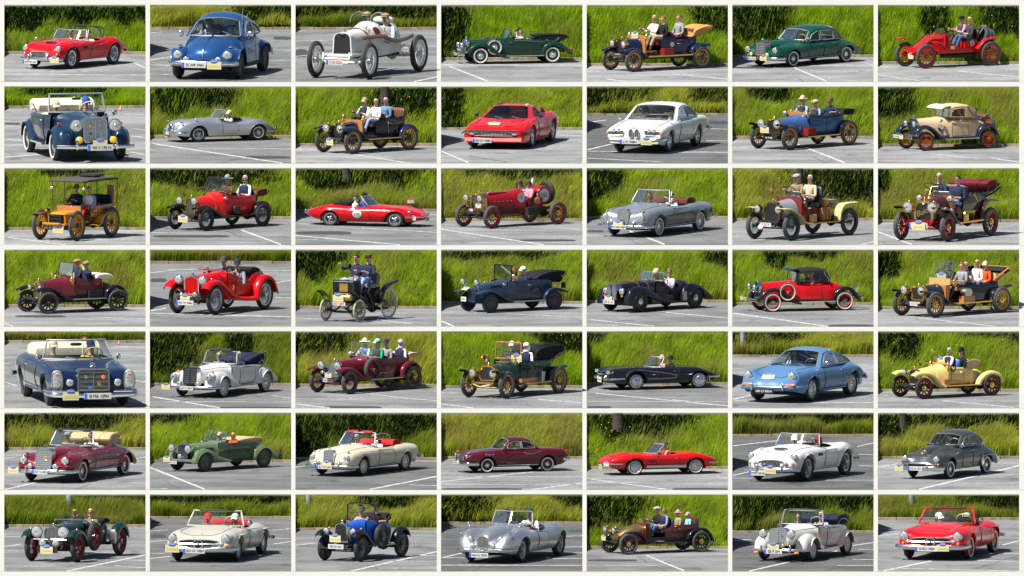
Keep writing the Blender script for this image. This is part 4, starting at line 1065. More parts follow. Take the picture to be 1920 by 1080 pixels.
# ------------------------------------------------------------------ the 49 bays
TB=((.34,.50,.016),(.07,.17,.004),.35)
TG=((.40,.53,.026),(.07,.16,.005),.8)
TY=((.48,.52,.06),(.09,.15,.008),1.1)
TD=((.28,.35,.024),(.05,.11,.005),.7)
LG,MG,DG=.20,.152,.088
UL=[(.0,.0,.45,.35)]
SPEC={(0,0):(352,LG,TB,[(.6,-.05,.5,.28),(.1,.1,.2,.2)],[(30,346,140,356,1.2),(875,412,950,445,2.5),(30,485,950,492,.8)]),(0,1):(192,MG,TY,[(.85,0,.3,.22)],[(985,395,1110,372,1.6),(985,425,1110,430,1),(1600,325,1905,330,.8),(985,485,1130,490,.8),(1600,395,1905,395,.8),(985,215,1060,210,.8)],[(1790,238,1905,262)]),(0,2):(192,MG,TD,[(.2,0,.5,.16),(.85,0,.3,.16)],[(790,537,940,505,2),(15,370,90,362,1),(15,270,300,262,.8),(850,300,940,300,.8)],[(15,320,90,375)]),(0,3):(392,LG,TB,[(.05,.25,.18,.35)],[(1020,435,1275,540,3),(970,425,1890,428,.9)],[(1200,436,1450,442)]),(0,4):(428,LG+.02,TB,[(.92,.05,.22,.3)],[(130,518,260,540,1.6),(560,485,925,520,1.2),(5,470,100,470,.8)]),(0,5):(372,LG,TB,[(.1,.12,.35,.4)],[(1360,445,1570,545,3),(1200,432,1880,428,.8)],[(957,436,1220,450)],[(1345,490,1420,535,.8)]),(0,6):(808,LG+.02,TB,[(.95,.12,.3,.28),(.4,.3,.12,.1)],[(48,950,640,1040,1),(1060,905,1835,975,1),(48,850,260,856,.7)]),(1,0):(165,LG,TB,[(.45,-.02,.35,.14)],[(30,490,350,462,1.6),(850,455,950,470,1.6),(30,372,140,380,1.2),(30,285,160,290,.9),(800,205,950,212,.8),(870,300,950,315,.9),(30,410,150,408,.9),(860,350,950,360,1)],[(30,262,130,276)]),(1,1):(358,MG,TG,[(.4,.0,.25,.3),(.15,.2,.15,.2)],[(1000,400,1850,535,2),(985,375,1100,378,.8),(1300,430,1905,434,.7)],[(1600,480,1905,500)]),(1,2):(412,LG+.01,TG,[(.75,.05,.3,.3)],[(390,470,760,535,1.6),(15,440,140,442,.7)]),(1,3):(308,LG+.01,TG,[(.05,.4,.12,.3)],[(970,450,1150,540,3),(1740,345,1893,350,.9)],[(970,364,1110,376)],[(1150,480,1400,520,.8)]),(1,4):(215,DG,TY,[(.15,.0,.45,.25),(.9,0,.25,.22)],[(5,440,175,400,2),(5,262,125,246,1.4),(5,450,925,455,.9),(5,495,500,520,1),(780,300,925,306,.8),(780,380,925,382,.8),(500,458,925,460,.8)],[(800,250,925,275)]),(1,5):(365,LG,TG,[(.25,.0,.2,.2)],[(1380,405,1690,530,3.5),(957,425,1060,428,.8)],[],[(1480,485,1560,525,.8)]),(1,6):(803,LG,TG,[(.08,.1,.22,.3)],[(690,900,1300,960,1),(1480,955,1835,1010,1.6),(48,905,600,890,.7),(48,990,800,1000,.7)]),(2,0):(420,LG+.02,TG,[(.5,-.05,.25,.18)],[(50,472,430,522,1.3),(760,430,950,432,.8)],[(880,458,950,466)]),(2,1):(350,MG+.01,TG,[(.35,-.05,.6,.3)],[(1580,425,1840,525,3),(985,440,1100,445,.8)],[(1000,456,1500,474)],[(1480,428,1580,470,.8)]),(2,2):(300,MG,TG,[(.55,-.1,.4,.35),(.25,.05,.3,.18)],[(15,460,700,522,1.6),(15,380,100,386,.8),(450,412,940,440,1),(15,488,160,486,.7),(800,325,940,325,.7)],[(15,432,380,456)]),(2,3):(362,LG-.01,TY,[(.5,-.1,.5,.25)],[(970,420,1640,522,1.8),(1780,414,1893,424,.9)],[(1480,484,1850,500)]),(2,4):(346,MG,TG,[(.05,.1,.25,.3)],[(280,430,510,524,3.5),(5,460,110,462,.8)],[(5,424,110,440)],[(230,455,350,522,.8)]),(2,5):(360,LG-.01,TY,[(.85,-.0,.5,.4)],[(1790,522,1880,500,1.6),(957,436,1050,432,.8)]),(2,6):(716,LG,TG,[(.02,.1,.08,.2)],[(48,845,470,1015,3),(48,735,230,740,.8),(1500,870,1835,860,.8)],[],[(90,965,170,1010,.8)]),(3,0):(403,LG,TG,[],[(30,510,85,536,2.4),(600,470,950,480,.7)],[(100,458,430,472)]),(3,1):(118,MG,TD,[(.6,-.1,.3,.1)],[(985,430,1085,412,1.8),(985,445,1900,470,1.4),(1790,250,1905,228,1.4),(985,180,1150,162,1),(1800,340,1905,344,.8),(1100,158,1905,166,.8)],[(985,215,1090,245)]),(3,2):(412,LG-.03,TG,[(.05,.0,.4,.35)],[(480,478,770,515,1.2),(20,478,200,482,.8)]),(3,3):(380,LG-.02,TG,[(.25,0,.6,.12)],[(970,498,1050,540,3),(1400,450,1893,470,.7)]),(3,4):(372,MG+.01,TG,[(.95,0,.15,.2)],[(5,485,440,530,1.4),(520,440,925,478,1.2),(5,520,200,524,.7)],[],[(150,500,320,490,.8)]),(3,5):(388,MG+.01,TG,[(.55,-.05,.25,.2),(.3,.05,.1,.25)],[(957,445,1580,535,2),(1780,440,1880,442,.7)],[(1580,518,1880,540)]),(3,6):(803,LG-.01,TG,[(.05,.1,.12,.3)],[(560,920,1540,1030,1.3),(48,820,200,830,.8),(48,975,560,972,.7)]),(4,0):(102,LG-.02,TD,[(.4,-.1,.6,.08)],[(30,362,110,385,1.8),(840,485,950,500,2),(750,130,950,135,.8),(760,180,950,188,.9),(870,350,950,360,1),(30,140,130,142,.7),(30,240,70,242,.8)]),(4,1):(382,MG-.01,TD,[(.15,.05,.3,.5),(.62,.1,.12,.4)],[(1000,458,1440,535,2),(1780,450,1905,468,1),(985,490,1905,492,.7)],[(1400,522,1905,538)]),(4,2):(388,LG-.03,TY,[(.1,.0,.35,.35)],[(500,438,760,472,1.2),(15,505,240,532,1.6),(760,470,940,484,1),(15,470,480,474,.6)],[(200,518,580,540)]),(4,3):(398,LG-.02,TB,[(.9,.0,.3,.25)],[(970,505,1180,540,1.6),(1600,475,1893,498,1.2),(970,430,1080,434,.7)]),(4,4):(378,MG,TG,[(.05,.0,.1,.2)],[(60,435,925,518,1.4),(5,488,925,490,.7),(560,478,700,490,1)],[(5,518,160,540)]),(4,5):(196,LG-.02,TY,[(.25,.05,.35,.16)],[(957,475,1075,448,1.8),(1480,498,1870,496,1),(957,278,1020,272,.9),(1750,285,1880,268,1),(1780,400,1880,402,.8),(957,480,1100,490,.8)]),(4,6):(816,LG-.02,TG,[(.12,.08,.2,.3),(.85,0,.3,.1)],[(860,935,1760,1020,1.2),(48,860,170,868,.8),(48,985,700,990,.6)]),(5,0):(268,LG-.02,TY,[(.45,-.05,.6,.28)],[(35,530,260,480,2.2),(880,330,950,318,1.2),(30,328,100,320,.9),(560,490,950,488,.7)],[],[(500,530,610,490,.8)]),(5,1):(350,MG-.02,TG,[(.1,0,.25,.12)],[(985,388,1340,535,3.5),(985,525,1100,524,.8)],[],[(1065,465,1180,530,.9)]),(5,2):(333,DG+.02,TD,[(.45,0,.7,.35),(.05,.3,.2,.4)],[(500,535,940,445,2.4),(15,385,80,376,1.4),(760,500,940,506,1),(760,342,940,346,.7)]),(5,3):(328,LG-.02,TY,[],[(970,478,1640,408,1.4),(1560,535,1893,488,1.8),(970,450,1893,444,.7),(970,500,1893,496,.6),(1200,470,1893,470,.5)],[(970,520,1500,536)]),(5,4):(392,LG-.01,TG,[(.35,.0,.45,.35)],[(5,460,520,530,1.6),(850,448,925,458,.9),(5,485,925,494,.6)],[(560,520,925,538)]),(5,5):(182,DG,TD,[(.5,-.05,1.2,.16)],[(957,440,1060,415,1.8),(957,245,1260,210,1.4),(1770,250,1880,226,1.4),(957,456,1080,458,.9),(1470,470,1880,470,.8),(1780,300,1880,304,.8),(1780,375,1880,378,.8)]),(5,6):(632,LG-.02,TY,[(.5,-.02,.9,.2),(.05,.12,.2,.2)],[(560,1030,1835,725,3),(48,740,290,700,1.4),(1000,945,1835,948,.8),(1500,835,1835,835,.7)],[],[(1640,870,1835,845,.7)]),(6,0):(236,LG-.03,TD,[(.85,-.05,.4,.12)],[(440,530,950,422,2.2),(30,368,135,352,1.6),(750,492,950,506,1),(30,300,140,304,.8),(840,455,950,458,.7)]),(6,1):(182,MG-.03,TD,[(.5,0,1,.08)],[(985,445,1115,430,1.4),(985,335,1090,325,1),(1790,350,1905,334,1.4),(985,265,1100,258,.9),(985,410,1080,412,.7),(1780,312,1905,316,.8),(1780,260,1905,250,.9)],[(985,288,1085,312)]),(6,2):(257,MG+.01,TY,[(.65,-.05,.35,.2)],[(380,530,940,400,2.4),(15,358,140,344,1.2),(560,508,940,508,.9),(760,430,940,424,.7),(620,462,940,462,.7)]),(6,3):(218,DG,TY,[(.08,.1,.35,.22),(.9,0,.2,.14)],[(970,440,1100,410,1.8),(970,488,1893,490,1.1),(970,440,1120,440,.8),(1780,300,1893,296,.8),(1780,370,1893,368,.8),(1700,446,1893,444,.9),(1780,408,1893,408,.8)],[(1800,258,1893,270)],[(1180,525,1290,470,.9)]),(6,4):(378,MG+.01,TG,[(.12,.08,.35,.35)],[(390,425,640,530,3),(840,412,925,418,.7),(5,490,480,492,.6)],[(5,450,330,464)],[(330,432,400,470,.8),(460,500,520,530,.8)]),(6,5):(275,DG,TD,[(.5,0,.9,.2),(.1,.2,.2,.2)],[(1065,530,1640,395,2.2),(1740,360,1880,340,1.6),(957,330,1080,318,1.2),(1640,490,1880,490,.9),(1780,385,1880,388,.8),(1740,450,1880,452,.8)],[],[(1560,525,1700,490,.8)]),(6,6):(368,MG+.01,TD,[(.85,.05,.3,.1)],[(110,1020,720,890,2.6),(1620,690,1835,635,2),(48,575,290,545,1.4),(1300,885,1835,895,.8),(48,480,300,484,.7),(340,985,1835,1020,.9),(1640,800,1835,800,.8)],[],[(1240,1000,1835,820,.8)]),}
build_setting(SPEC)
# ------------------------------------------------------------------ cars with full-width bodies
RED=paint('signal red',(.55,.003,.006));MAROON=paint('maroon',(.07,.004,.010));BLUEM=paint('metallic blue',(.026,.10,.28),.55,.28)
SILV=paint('silver',(.52,.53,.55),.82,.33);GREYS=paint('silver grey',(.27,.30,.33),.5,.33);GREYD=paint('graphite',(.022,.024,.025),.2)
NAVY=paint('navy blue',(.008,.022,.065),.2);WHITEP=paint('white',(.58,.58,.56));IVORY=paint('ivory',(.52,.47,.34));SAND=paint('light sand',(.42,.39,.32))
GREEN=paint('dark green',(.003,.052,.028));SAGE=paint('sage green',(.105,.155,.075));SAGED=paint('dark sage green',(.035,.07,.033));BLACKP=paint('black',(.006,.006,.009));SKY=paint('gulf blue',(.075,.17,.33));NAVYM=paint('midnight blue metallic',(.003,.010,.04),.0,.3)
PEARL=paint('pale pearl',(.56,.55,.50),.1)
def grille(c,x,P,core=MESHD,fr=CHROME,r=.016,curv=.12,vb=0,hb=0,bm=None,name='grille'):
 P=np.array(P,float);n=len(P);ctr=P.mean(0)
 f=lambda y,z,o=0:(x+curv*y*y+o,y,z)
 mb=MB();rings=[[f(*(ctr+(p-ctr)*k))for p in P]for k in(1,.66,.33)]
 mb.grid(np.array(rings),cv=True);mb.add(rings[-1],[tuple(range(n))]);o=c.part(name,mb,core)
 if fr is not None:c.part('frame',MB().tube([f(y,z,-.006)for y,z in P],r,6,False,True),fr,o)
 m=MB()
 def span(i,v):
  q=[]
  for a,b in zip(P,np.roll(P,-1,0)):
   if(a[i]-v)*(b[i]-v)<0:q.append(a[1-i]+(b[1-i]-a[1-i])*(v-a[i])/(b[i]-a[i]))
  return(min(q),max(q))if len(q)>=2 else None
 for k in range(vb):
  y=P[:,0].min()+(P[:,0].max()-P[:,0].min())*(k+.5)/vb;s=span(0,y)
  if s:m.tube([f(y,s[0],-.008),f(y,s[1],-.008)],.008,4,False)
 for k in range(hb):
  z=P[:,1].min()+(P[:,1].max()-P[:,1].min())*(k+.5)/hb;s=span(1,z)
  if s:m.tube([f(s[0]+(s[1]-s[0])*t,z,-.01)for t in np.linspace(0,1,7)],.011,4,False)
 if m.v:q=c.part('grille_bars',m,bm or fr or CHROME,o);q['kind']='stuff'
 return o
def ell(w,h,z,n=2.4,k=28):return[(w*math.copysign(abs(math.cos(a))**(2/n),math.cos(a)),z+h*math.copysign(abs(math.sin(a))**(2/n),math.sin(a)))for a in np.linspace(0,2*PI,k,endpoint=False)]
def cockpit(c,x0,x1,w,zf,m=LBLK,seats=((.5,-.34),(.5,.34)),zs=.42,bh=.5,sw=.5,dash=True,wheel=None,wm=BLACKM,dashm=DARKIN,dz=.78):
 c.part('interior',MB().box(((x0+x1)/2,0,zf),(x1-x0,2*w,.04)).box((x1-.02,0,zf+.2),(.04,2*w,.4)),DARKIN,None,False)
 if dash:c.part('dashboard',MB().cush((x0+.06,0,dz),(.16,2*w,.16),5),dashm)
 for(x,y)in seats:c.seat(x0+x+.25,zs-.06,sw,m,.48,bh,y,.3)
 if wheel:c.steering(*wheel,m=wm,R=.19,tilt=25,cm=BLACKM,col=.45)
def steelwheels(c,wb,R,rim,cap,b=.15,ww=None,style='steel',rr=.68,nsp=10,**k):c.wheels(wb,R,b,style,R*rr,[rim,rim,cap],nsp,whitewall=ww,**k)
def wirewheels(c,wb,R,b=.14,m=CHROME,ww=None,rr=.7,nsp=22,**k):c.wheels(wb,R,b,'wire',R*rr,[m,m,m],nsp,whitewall=ww,**k)
def healey(c,p,plate,rally_y,open_top=True):
 A=[(.72,.33,.39),(3.06,.33,.38)]
 sf=c.shell('body',p,4.0,[(0,.50),(.1,.62),(.35,.75),(.9,.85),(1.45,.90),(2.7,.87),(3.3,.80),(3.7,.68),(4,.48)],[(0,.50),(.08,.66),(.3,.79),(.8,.84),(1.5,.83),(2.1,.78),(2.6,.80),(3.05,.87),(3.5,.80),(3.8,.66),(4,.48)],[(0,.38),(.2,.54),(.8,.60),(2,.60),(3,.6),(4,.4)],[(0,.50),(.12,.66),(.35,.73),(.9,.77),(2,.73),(3,.765),(3.6,.68),(4,.48)],[(0,.42),(.5,.55),(3.2,.58),(4,.44)],[(0,.30),(.4,.25),(3.4,.26),(4,.36)],.08,A,[(1.62,2.62,[(1.6,.54),(2.6,.54)])],hg=(.42,1.4))
 c.engine_under(.35,3.6,.5,.22,.55)
 wirewheels(c,2.34,.325,.15,ALU if p is WHITEP else CHROME)
 grille(c,-.015,[(y,z)for y,z in ell(.36,.105,.47,2.6)],MESHG,CHROME,.02,.22,vb=16,bm=NICKEL)
 c.lamp(.10,.585,.655,.092,.2,p);c.part('headlight_rim',MB().lathe([(.085,-.01),(.1,0),(.1,.02),(.085,.03)],(.09,-.585,.655),'x',20).lathe([(.085,-.01),(.1,0),(.1,.02),(.085,.03)],(.09,.585,.655),'x',20),CHROME)
 c.bumper([(-.10,0,.33),(-.07,.4,.33),(.02,.7,.33),(.12,.74,.33)],(.028,.05),over=(-.11,.34,.37,.2))
 c.plate(-.12,.3 if not open_top else 0.28,.235,plate,'eu');c.rally(-.15,rally_y,.35,1.0)
 c.part('hood_scoop',MB().cush((.62,0,.835),(.22,.36,.06),3),CHROME);c.part('scoop_mouth',MB().cush((.52,0,.838),(.03,.3,.03),3),BLACKM)
 for y in(.3,-.3):c.lamp(-.06,abs(y),.45,.07,.1,CHROME)if y>0 and p is RED else None
 c.dot(.05,.58,.49,.04,ORANGE if p is WHITEP else LENS)
 c.mirror(.75,.63,.92,.05)if p is RED else None
 c.screen(1.5,.86,.30,.60,.52,.20,.14,TRIMC,r=.012)
 cockpit(c,1.6,2.62,.54,.3,LBLK,wheel=(1.95,-.3,.86),wm=WOODD if p is WHITEP else BLACKM,zs=.4)
 c.door(sf,p,1.72,2.45,.32,[(1.7,.73),(2.45,.74)],(2.32,.70),lean=.04)
 c.part('side_vent',MB().box((1.38,c.near*(sf.y(1.38,.66)+.008),.66),(.26,.012,.07)),BLACKM)
 c.bumper([(4.06,0,.4),(4.02,.5,.4),(3.9,.66,.4)],(.025,.045),name='rear_bumper')
 c.dot(3.86,.5,.62,.035,REDL,'tail_light')
 return sf
def r11():
 c=Car(0,0,'sports_roadster','sports car','red roadster with folded black hood frame raised and chrome wire wheels, wide oval grille','red oval-grille roadster',4.08,1.53,57,130,845,450,.72,1.3)
 sf=healey(c,RED,'MKK-BT 66H',.62*-1)
 for x,z in((2.45,1.25),(2.72,1.22)):c.tube('hood_bow',[(2.6,-.55,.86),(x+.02,-.52,z-.08),(x-.1,-.3,z),(x-.1,.3,z),(x+.02,.52,z-.08),(2.6,.55,.86)],.022,BLACKM)
 c.screen(1.95,.85,.3,.58,.55,.1,.0,CHROME,name='side_window',r=.012)if 0 else c.part('side_window',MB().add([(1.68,-.6,.84),(2.55,-.6,.84),(2.5,-.56,1.16),(1.85,-.56,1.17)],[(0,1,2,3)]),GLASS)
 c.tube('window_frame',[(1.68,-.6,.84),(1.85,-.56,1.17),(2.5,-.56,1.16),(2.55,-.6,.84)],.012,TRIMC,smooth=False)
 person(c,2.18,-.32,.30,'beige','person in beige jacket driving the red roadster with raised hood frame','drive','dark',yaw=0)
 person(c,2.2,.32,.30,'grey','person in grey top in the passenger seat of the red roadster with raised hood frame','lap','dark',yaw=10)
def r66():
 c=Car(5,5,'sports_roadster','sports car','white open roadster with wide slatted oval grille and black cockpit','white oval-grille roadster',4.08,1.53,66,1030,1785,475,.72,1.3)
 sf=healey(c,WHITEP,'MTK NF 60H',-.05)
 c.dot(-.03,.42,.47,.05,LENS,'fog_light');c.dot(-.10,.12,.46,.04,RALLYB,'badge',(1,))
 person(c,2.15,.3,.22,'white','person in white cap beside the driver of the white oval-grille roadster','lap','silver','cap','white',yaw=15)
 person(c,2.15,-.33,.22,'pink','person in pink shirt and red headscarf driving the white oval-grille roadster','drive',None,'scarf','maroon',yaw=15,skin=1)
def r12():
 c=Car(0,1,'beetle_car','car','metallic blue rounded two-door beetle-shaped saloon with chrome bumper','blue beetle-shaped car',4.05,1.56,77,1105,1790,515,.72,1.33)
 p=BLUEM
 c.loft('hood',p,.18,1.36,[(.18,.22),(.3,.40),(.6,.54),(1,.62),(1.36,.66)],[(.18,.36),(1.36,.4)],[(.18,.62),(.28,.74),(.5,.86),(.9,.96),(1.36,1.01)],[(.2,2.2),(1.36,2.8)],nx=18)
 c.tube('hood_trim',[(.17,0,.5),(.24,0,.72),(.5,0,.87),(.9,0,.97),(1.3,0,1.015)],.012,CHROME)
 c.part('hood_handle',MB().cush((.18,0,.60),(.05,.04,.12),2.5),CHROME)
 sf=c.loft('body',p,1.2,3.75,[(1.2,.64),(1.6,.69),(2.6,.70),(3.2,.62),(3.75,.42)],[(1.2,.3),(3.2,.3),(3.75,.42)],[(1.2,.98),(1.5,.95),(2.8,.97),(3.2,.9),(3.75,.60)],5,nx=16)
 for sd in(0,):
  c.loft('front_fender',p,.12,1.34,[(.12,.12),(.4,.22),(1.0,.24),(1.34,.17)],[(.12,.36),(1.34,.3)],[(.12,.62),(.3,.74),(.7,.77),(1.05,.66),(1.34,.36)],2.3,.55,[(.72,.32,.40)],r0=.22,nx=16)
  c.loft('rear_fender',p,2.62,3.95,[(2.62,.1),(3.0,.22),(3.6,.24),(3.95,.14)],[(2.62,.32),(3.95,.4)],[(2.62,.42),(2.85,.72),(3.1,.78),(3.5,.74),(3.95,.5)],2.3,.55,[(3.1,.32,.39)],r1=.25,nx=16)
 c.loft('engine_lid',p,2.9,3.95,[(2.9,.64),(3.95,.34)],.4,[(2.9,1.12),(3.4,.95),(3.8,.75),(3.95,.55)],2.5)
 c.cabin(p,[(1.20,.99),(1.62,1.40)],[(1.95,1.49),(2.3,1.5)],[(2.75,1.40),(3.1,1.18),(3.3,.98)],[(1.2,.66),(2.4,.69),(3.3,.6)],.50,[(1.2,.95),(3.3,.95)],[(1.5,2.28),(2.36,2.95)],crown=.16,sf=.2,gap=.075)
 c.engine_under(.5,3.5,.5,.2,.5)
 steelwheels(c,2.4,.325,STEEL,STEEL,.16,None,'steel',.7,10)
 c.lamp(.14,.555,.60,.105,.2,CHROME);c.lamp(.10,.36,.49,.075,.1,CHROME)
 c.bumper([(-.03,0,.40),(0,.4,.40),(.08,.66,.40),(.3,.76,.40)],(.03,.062));c.tube('bumper_band',[(.03,-.66,.345),(-.04,-.4,.345),(-.05,0,.345),(-.04,.4,.345),(.03,.66,.345)],.022,BLACKM)
 c.plate(-.085,.14,.375,'SI WF 74H','eu',.54,.12);c.rally(-.10,-.32,.40,1.0)
 c.dot(.42,.56,.79,.04,CHROME,'turn_signal',sc=(2,1,1));c.mirror(1.42,.78,1.02,.075)
 c.wipers(1.24,1.02,.4,.3)
 c.tube('running_board',[(1.2,-.70,.28),(2.0,-.72,.27),(2.8,-.70,.28)],.04,BLACKM,both=True)
 c.door(sf,p,1.42,2.3,.33,[(1.4,.90),(2.3,.90)],(2.16,.82))
 cockpit(c,1.35,2.9,.58,.42,LBLK,((.55,-.32),(.55,.32)),.55,.7,.48,wheel=(1.75,-.32,.98),dz=.92);c.part('antenna',MB().tube([(1.3,-.6,1.0),(1.4,-.62,1.65)],.006,4),CHROME)
 person(c,2.15,-.32,.55,'white','person in white shirt and glasses driving the blue beetle-shaped car','drive','dark',yaw=0)
 person(c,2.2,.32,.5,'mauve','person in mauve top beside the driver of the blue beetle-shaped car','lap','dark',yaw=0)
def r24():
 c=Car(1,3,'wedge_coupe','sports car','low red wedge-shaped coupe with black egg-crate grille and star alloy wheels','red wedge coupe',4.23,1.72,77,1100,1740,425,.92,1.46)
 p=RED;A=[(.92,.31,.36),(3.26,.31,.37)]
 sf=c.shell('body',p,4.2,[(0,.52),(.12,.60),(.9,.74),(1.35,.80),(2.6,.84),(3.3,.84),(4.1,.80),(4.2,.6)],[(0,.52),(.12,.605),(.9,.77),(1.35,.80),(2.6,.82),(3.3,.86),(4.1,.80),(4.2,.6)],[(0,.62),(.9,.68),(3.3,.7),(4.2,.6)],[(0,.72),(.15,.80),(.9,.855),(2,.83),(3.2,.86),(4.2,.76)],[(0,.42),(4.2,.5)],[(0,.2),(.5,.17),(3.8,.18),(4.2,.3)],.05,A,nx=40,hg=(.3,1.15))
 c.cabin(p,[(1.20,.79),(1.95,1.11)],[(2.3,1.13),(2.55,1.125)],[(2.75,1.10),(3.3,.95),(3.75,.84)],[(1.2,.68),(2.5,.72),(3.75,.66)],.50,[(1.2,.79),(3.75,.83)],[(1.62,2.42)],crown=.06,sf=.22,gap=.05,trim=BLACKM,g=GLASSK,rearw=.6)
 c.part('louver',MB().prism([(2.5,.88),(3.1,.86),(2.62,1.04)],-.655,-.63).prism([(2.5,.88),(3.1,.86),(2.62,1.04)],.63,.655),BLACKM)
 c.engine_under(.4,3.9,.55,.16,.5)
 steelwheels(c,2.34,.315,ALU,ALU,.2,None,'star',.74,0)
 grille(c,-.012,[(-.60,.37),(.60,.37),(.62,.50),(-.62,.50)],MESHD,BLACKM,.012,.06,vb=14,hb=3,bm=NICKEL)
 c.part('bumper',MB().tube(smoothpath([(.1,-.85,.44),(-.035,-.7,.53),(-.035,0,.535),(-.035,.7,.53),(.1,.85,.44)],20),(.012,.022),8),BLACKM)
 c.dot(-.01,.64,.47,.1,ORANGE,'turn_signal',sc=(.25,.7,.25));c.dot(-.01,.52,.47,.05,LENS,'side_light',sc=(.4,.8,.5));c.dot(-.02,.56,.40,.07,LENS,'fog_light',sc=(.3,1,.5))
 c.part('front_spoiler',MB().prism([(-.06,.24),(.1,.2),(.3,.2),(.1,.33),(0,.34)],-.74,.74),p,None,False)
 c.plate(-.07,.28,.26,'HH-OV 308H','eu',.5,.11);c.rally(.52,.1,.71,1.0,(0,1.25,0));c.mirror(1.75,.84,.86,.06,BLACKM)
 c.part('emblem',MB().cush((-.03,0,.44),(.01,.04,.07),2),CHROME);c.wipers(1.25,.81,.4,.15)
 c.door(sf,p,1.62,2.55,.24,[(1.6,.77),(2.55,.78)],None);c.tube('side_line',[(.4,-.85,.45),(2,-.845,.46),(3.7,-.845,.48)],.008,BLACKM,both=True)
 cockpit(c,1.5,2.7,.6,.28,LBLK,zs=.32,wheel=(1.85,-.35,.78))
 for y in(.38,):c.part('pop_up_lamp_lid',MB().box((.42,y,.685),(.34,.3,.012),Matrix.Rotation(-.17,3,'Y')).box((.42,-y,.685),(.34,.3,.012),Matrix.Rotation(-.17,3,'Y')),p,None,False)
 person(c,2.3,-.36,.26,'white','person in white shirt driving the low red wedge coupe','drive','grey',yaw=0)
 person(c,2.3,.36,.26,'charcoal','person in dark top beside the driver of the low red wedge coupe','lap','dark',yaw=0)
def r25():
 c=Car(1,4,'coupe','car','white two-door coupe with twin kidney grille and large wide headlamp housings','white twin-kidney coupe',4.53,1.675,72.5,122,822,455,.85,1.36)
 p=WHITEP;A=[(.85,.32,.37),(3.4,.32,.36)]
 sf=c.shell('body',p,4.45,[(0,.56),(.05,.74),(.2,.80),(.8,.86),(1.45,.91),(3.2,.92),(4.2,.88),(4.4,.8),(4.45,.6)],[(0,.56),(.05,.72),(.2,.78),(.8,.85),(1.45,.90),(3.2,.91),(4.2,.87),(4.4,.78),(4.45,.6)],[(0,.66),(1,.72),(3.4,.72),(4.45,.64)],[(0,.76),(.1,.80),(.8,.83),(2.5,.835),(4,.80),(4.45,.72)],[(0,.58),(2,.72),(4.45,.66)],[(0,.3),(.4,.24),(4,.26),(4.45,.36)],.09,A,hg=(.14,1.28))
 c.cabin(p,[(1.35,.91),(1.95,1.33)],[(2.3,1.38),(2.8,1.37)],[(3.05,1.31),(3.5,.93)],[(1.35,.75),(3.5,.74)],.62,[(1.35,.90),(3.5,.91)],[(1.55,2.55),(2.6,3.3)],crown=.08,sf=.16,gap=.06)
 c.engine_under(.4,4,.55,.2,.55);steelwheels(c,2.55,.32,ALU,CHROME,.16,None,'fullcap',.7,0)
 for sd in(-1,1):
  P=[(.06*math.cos(a)+.085*sd,.61+.13*math.sin(a))for a in np.linspace(0,2*PI,18,endpoint=False)];grille(c,-.022,P,MESHD,CHROME,.014,0,vb=5)
  P=[(sd*.31,.565),(sd*.74,.53),(sd*.755,.665),(sd*.3,.705)];o=grille(c,-.02,P if sd>0 else P[::-1],mat('smoked lens',(.09,.09,.08),.1,.4,1),CHROME,.008,.05)
  for yy in(.43,.57):c.part('headlight',MB().lathe([(0,-.03),(.05,-.025),(.062,0)],(-.0,sd*yy,.625),'x',16),LENS)
 c.dot(.02,.765,.60,.07,ORANGE,'turn_signal',sc=(.5,.5,.9))
 c.bumper([(-.11,.16,.40),(-.10,.5,.42),(-.02,.78,.46),(.3,.86,.48)],(.035,.06))if 0 else None
 for sd in(-1,1):c.part('bumper',MB().tube(smoothpath([(-.10,sd*.22,.34),(-.11,sd*.42,.39),(-.07,sd*.74,.42),(.25,sd*.85,.45)],14),[(.03,.05)]*14,10),CHROME)
 c.plate(-.13,.1,.365,'L M 1968H','eu',.52,.12);c.rally(-.15,-.4,.40,1.0);c.mirror(.95,.72,1.0,.06);c.part('emblem',MB().cush((-.01,0,.77),(.03,.07,.05),2),RALLYB);c.wipers(1.38,.93,.45,.3,BLACKM and 1.2)
 c.door(sf,p,1.62,2.75,.3,.87,(2.62,.78));c.tube('side_trim',[(.3,-.83,.76),(2.2,-.80,.83),(4.2,-.785,.80)],.009,CHROME)
 c.bumper([(4.52,0,.5),(4.48,.6,.5),(4.3,.84,.5),(4.0,.87,.5)],(.03,.05),name='rear_bumper')
 cockpit(c,1.45,3.1,.62,.35,LBLK,((.5,-.36),(.5,.36),(1.2,0)),.45,.55,.52,wheel=(1.85,-.36,.93),wm=WOODD,dz=.85)
 person(c,2.2,-.36,.34,'beige','person in beige top with sunglasses driving the white twin-kidney coupe','drive','dark',yaw=0)
 person(c,2.2,.36,.30,'brown','person in brown hat beside the driver of the white twin-kidney coupe','lap','brown','bowler','brown',yaw=0)
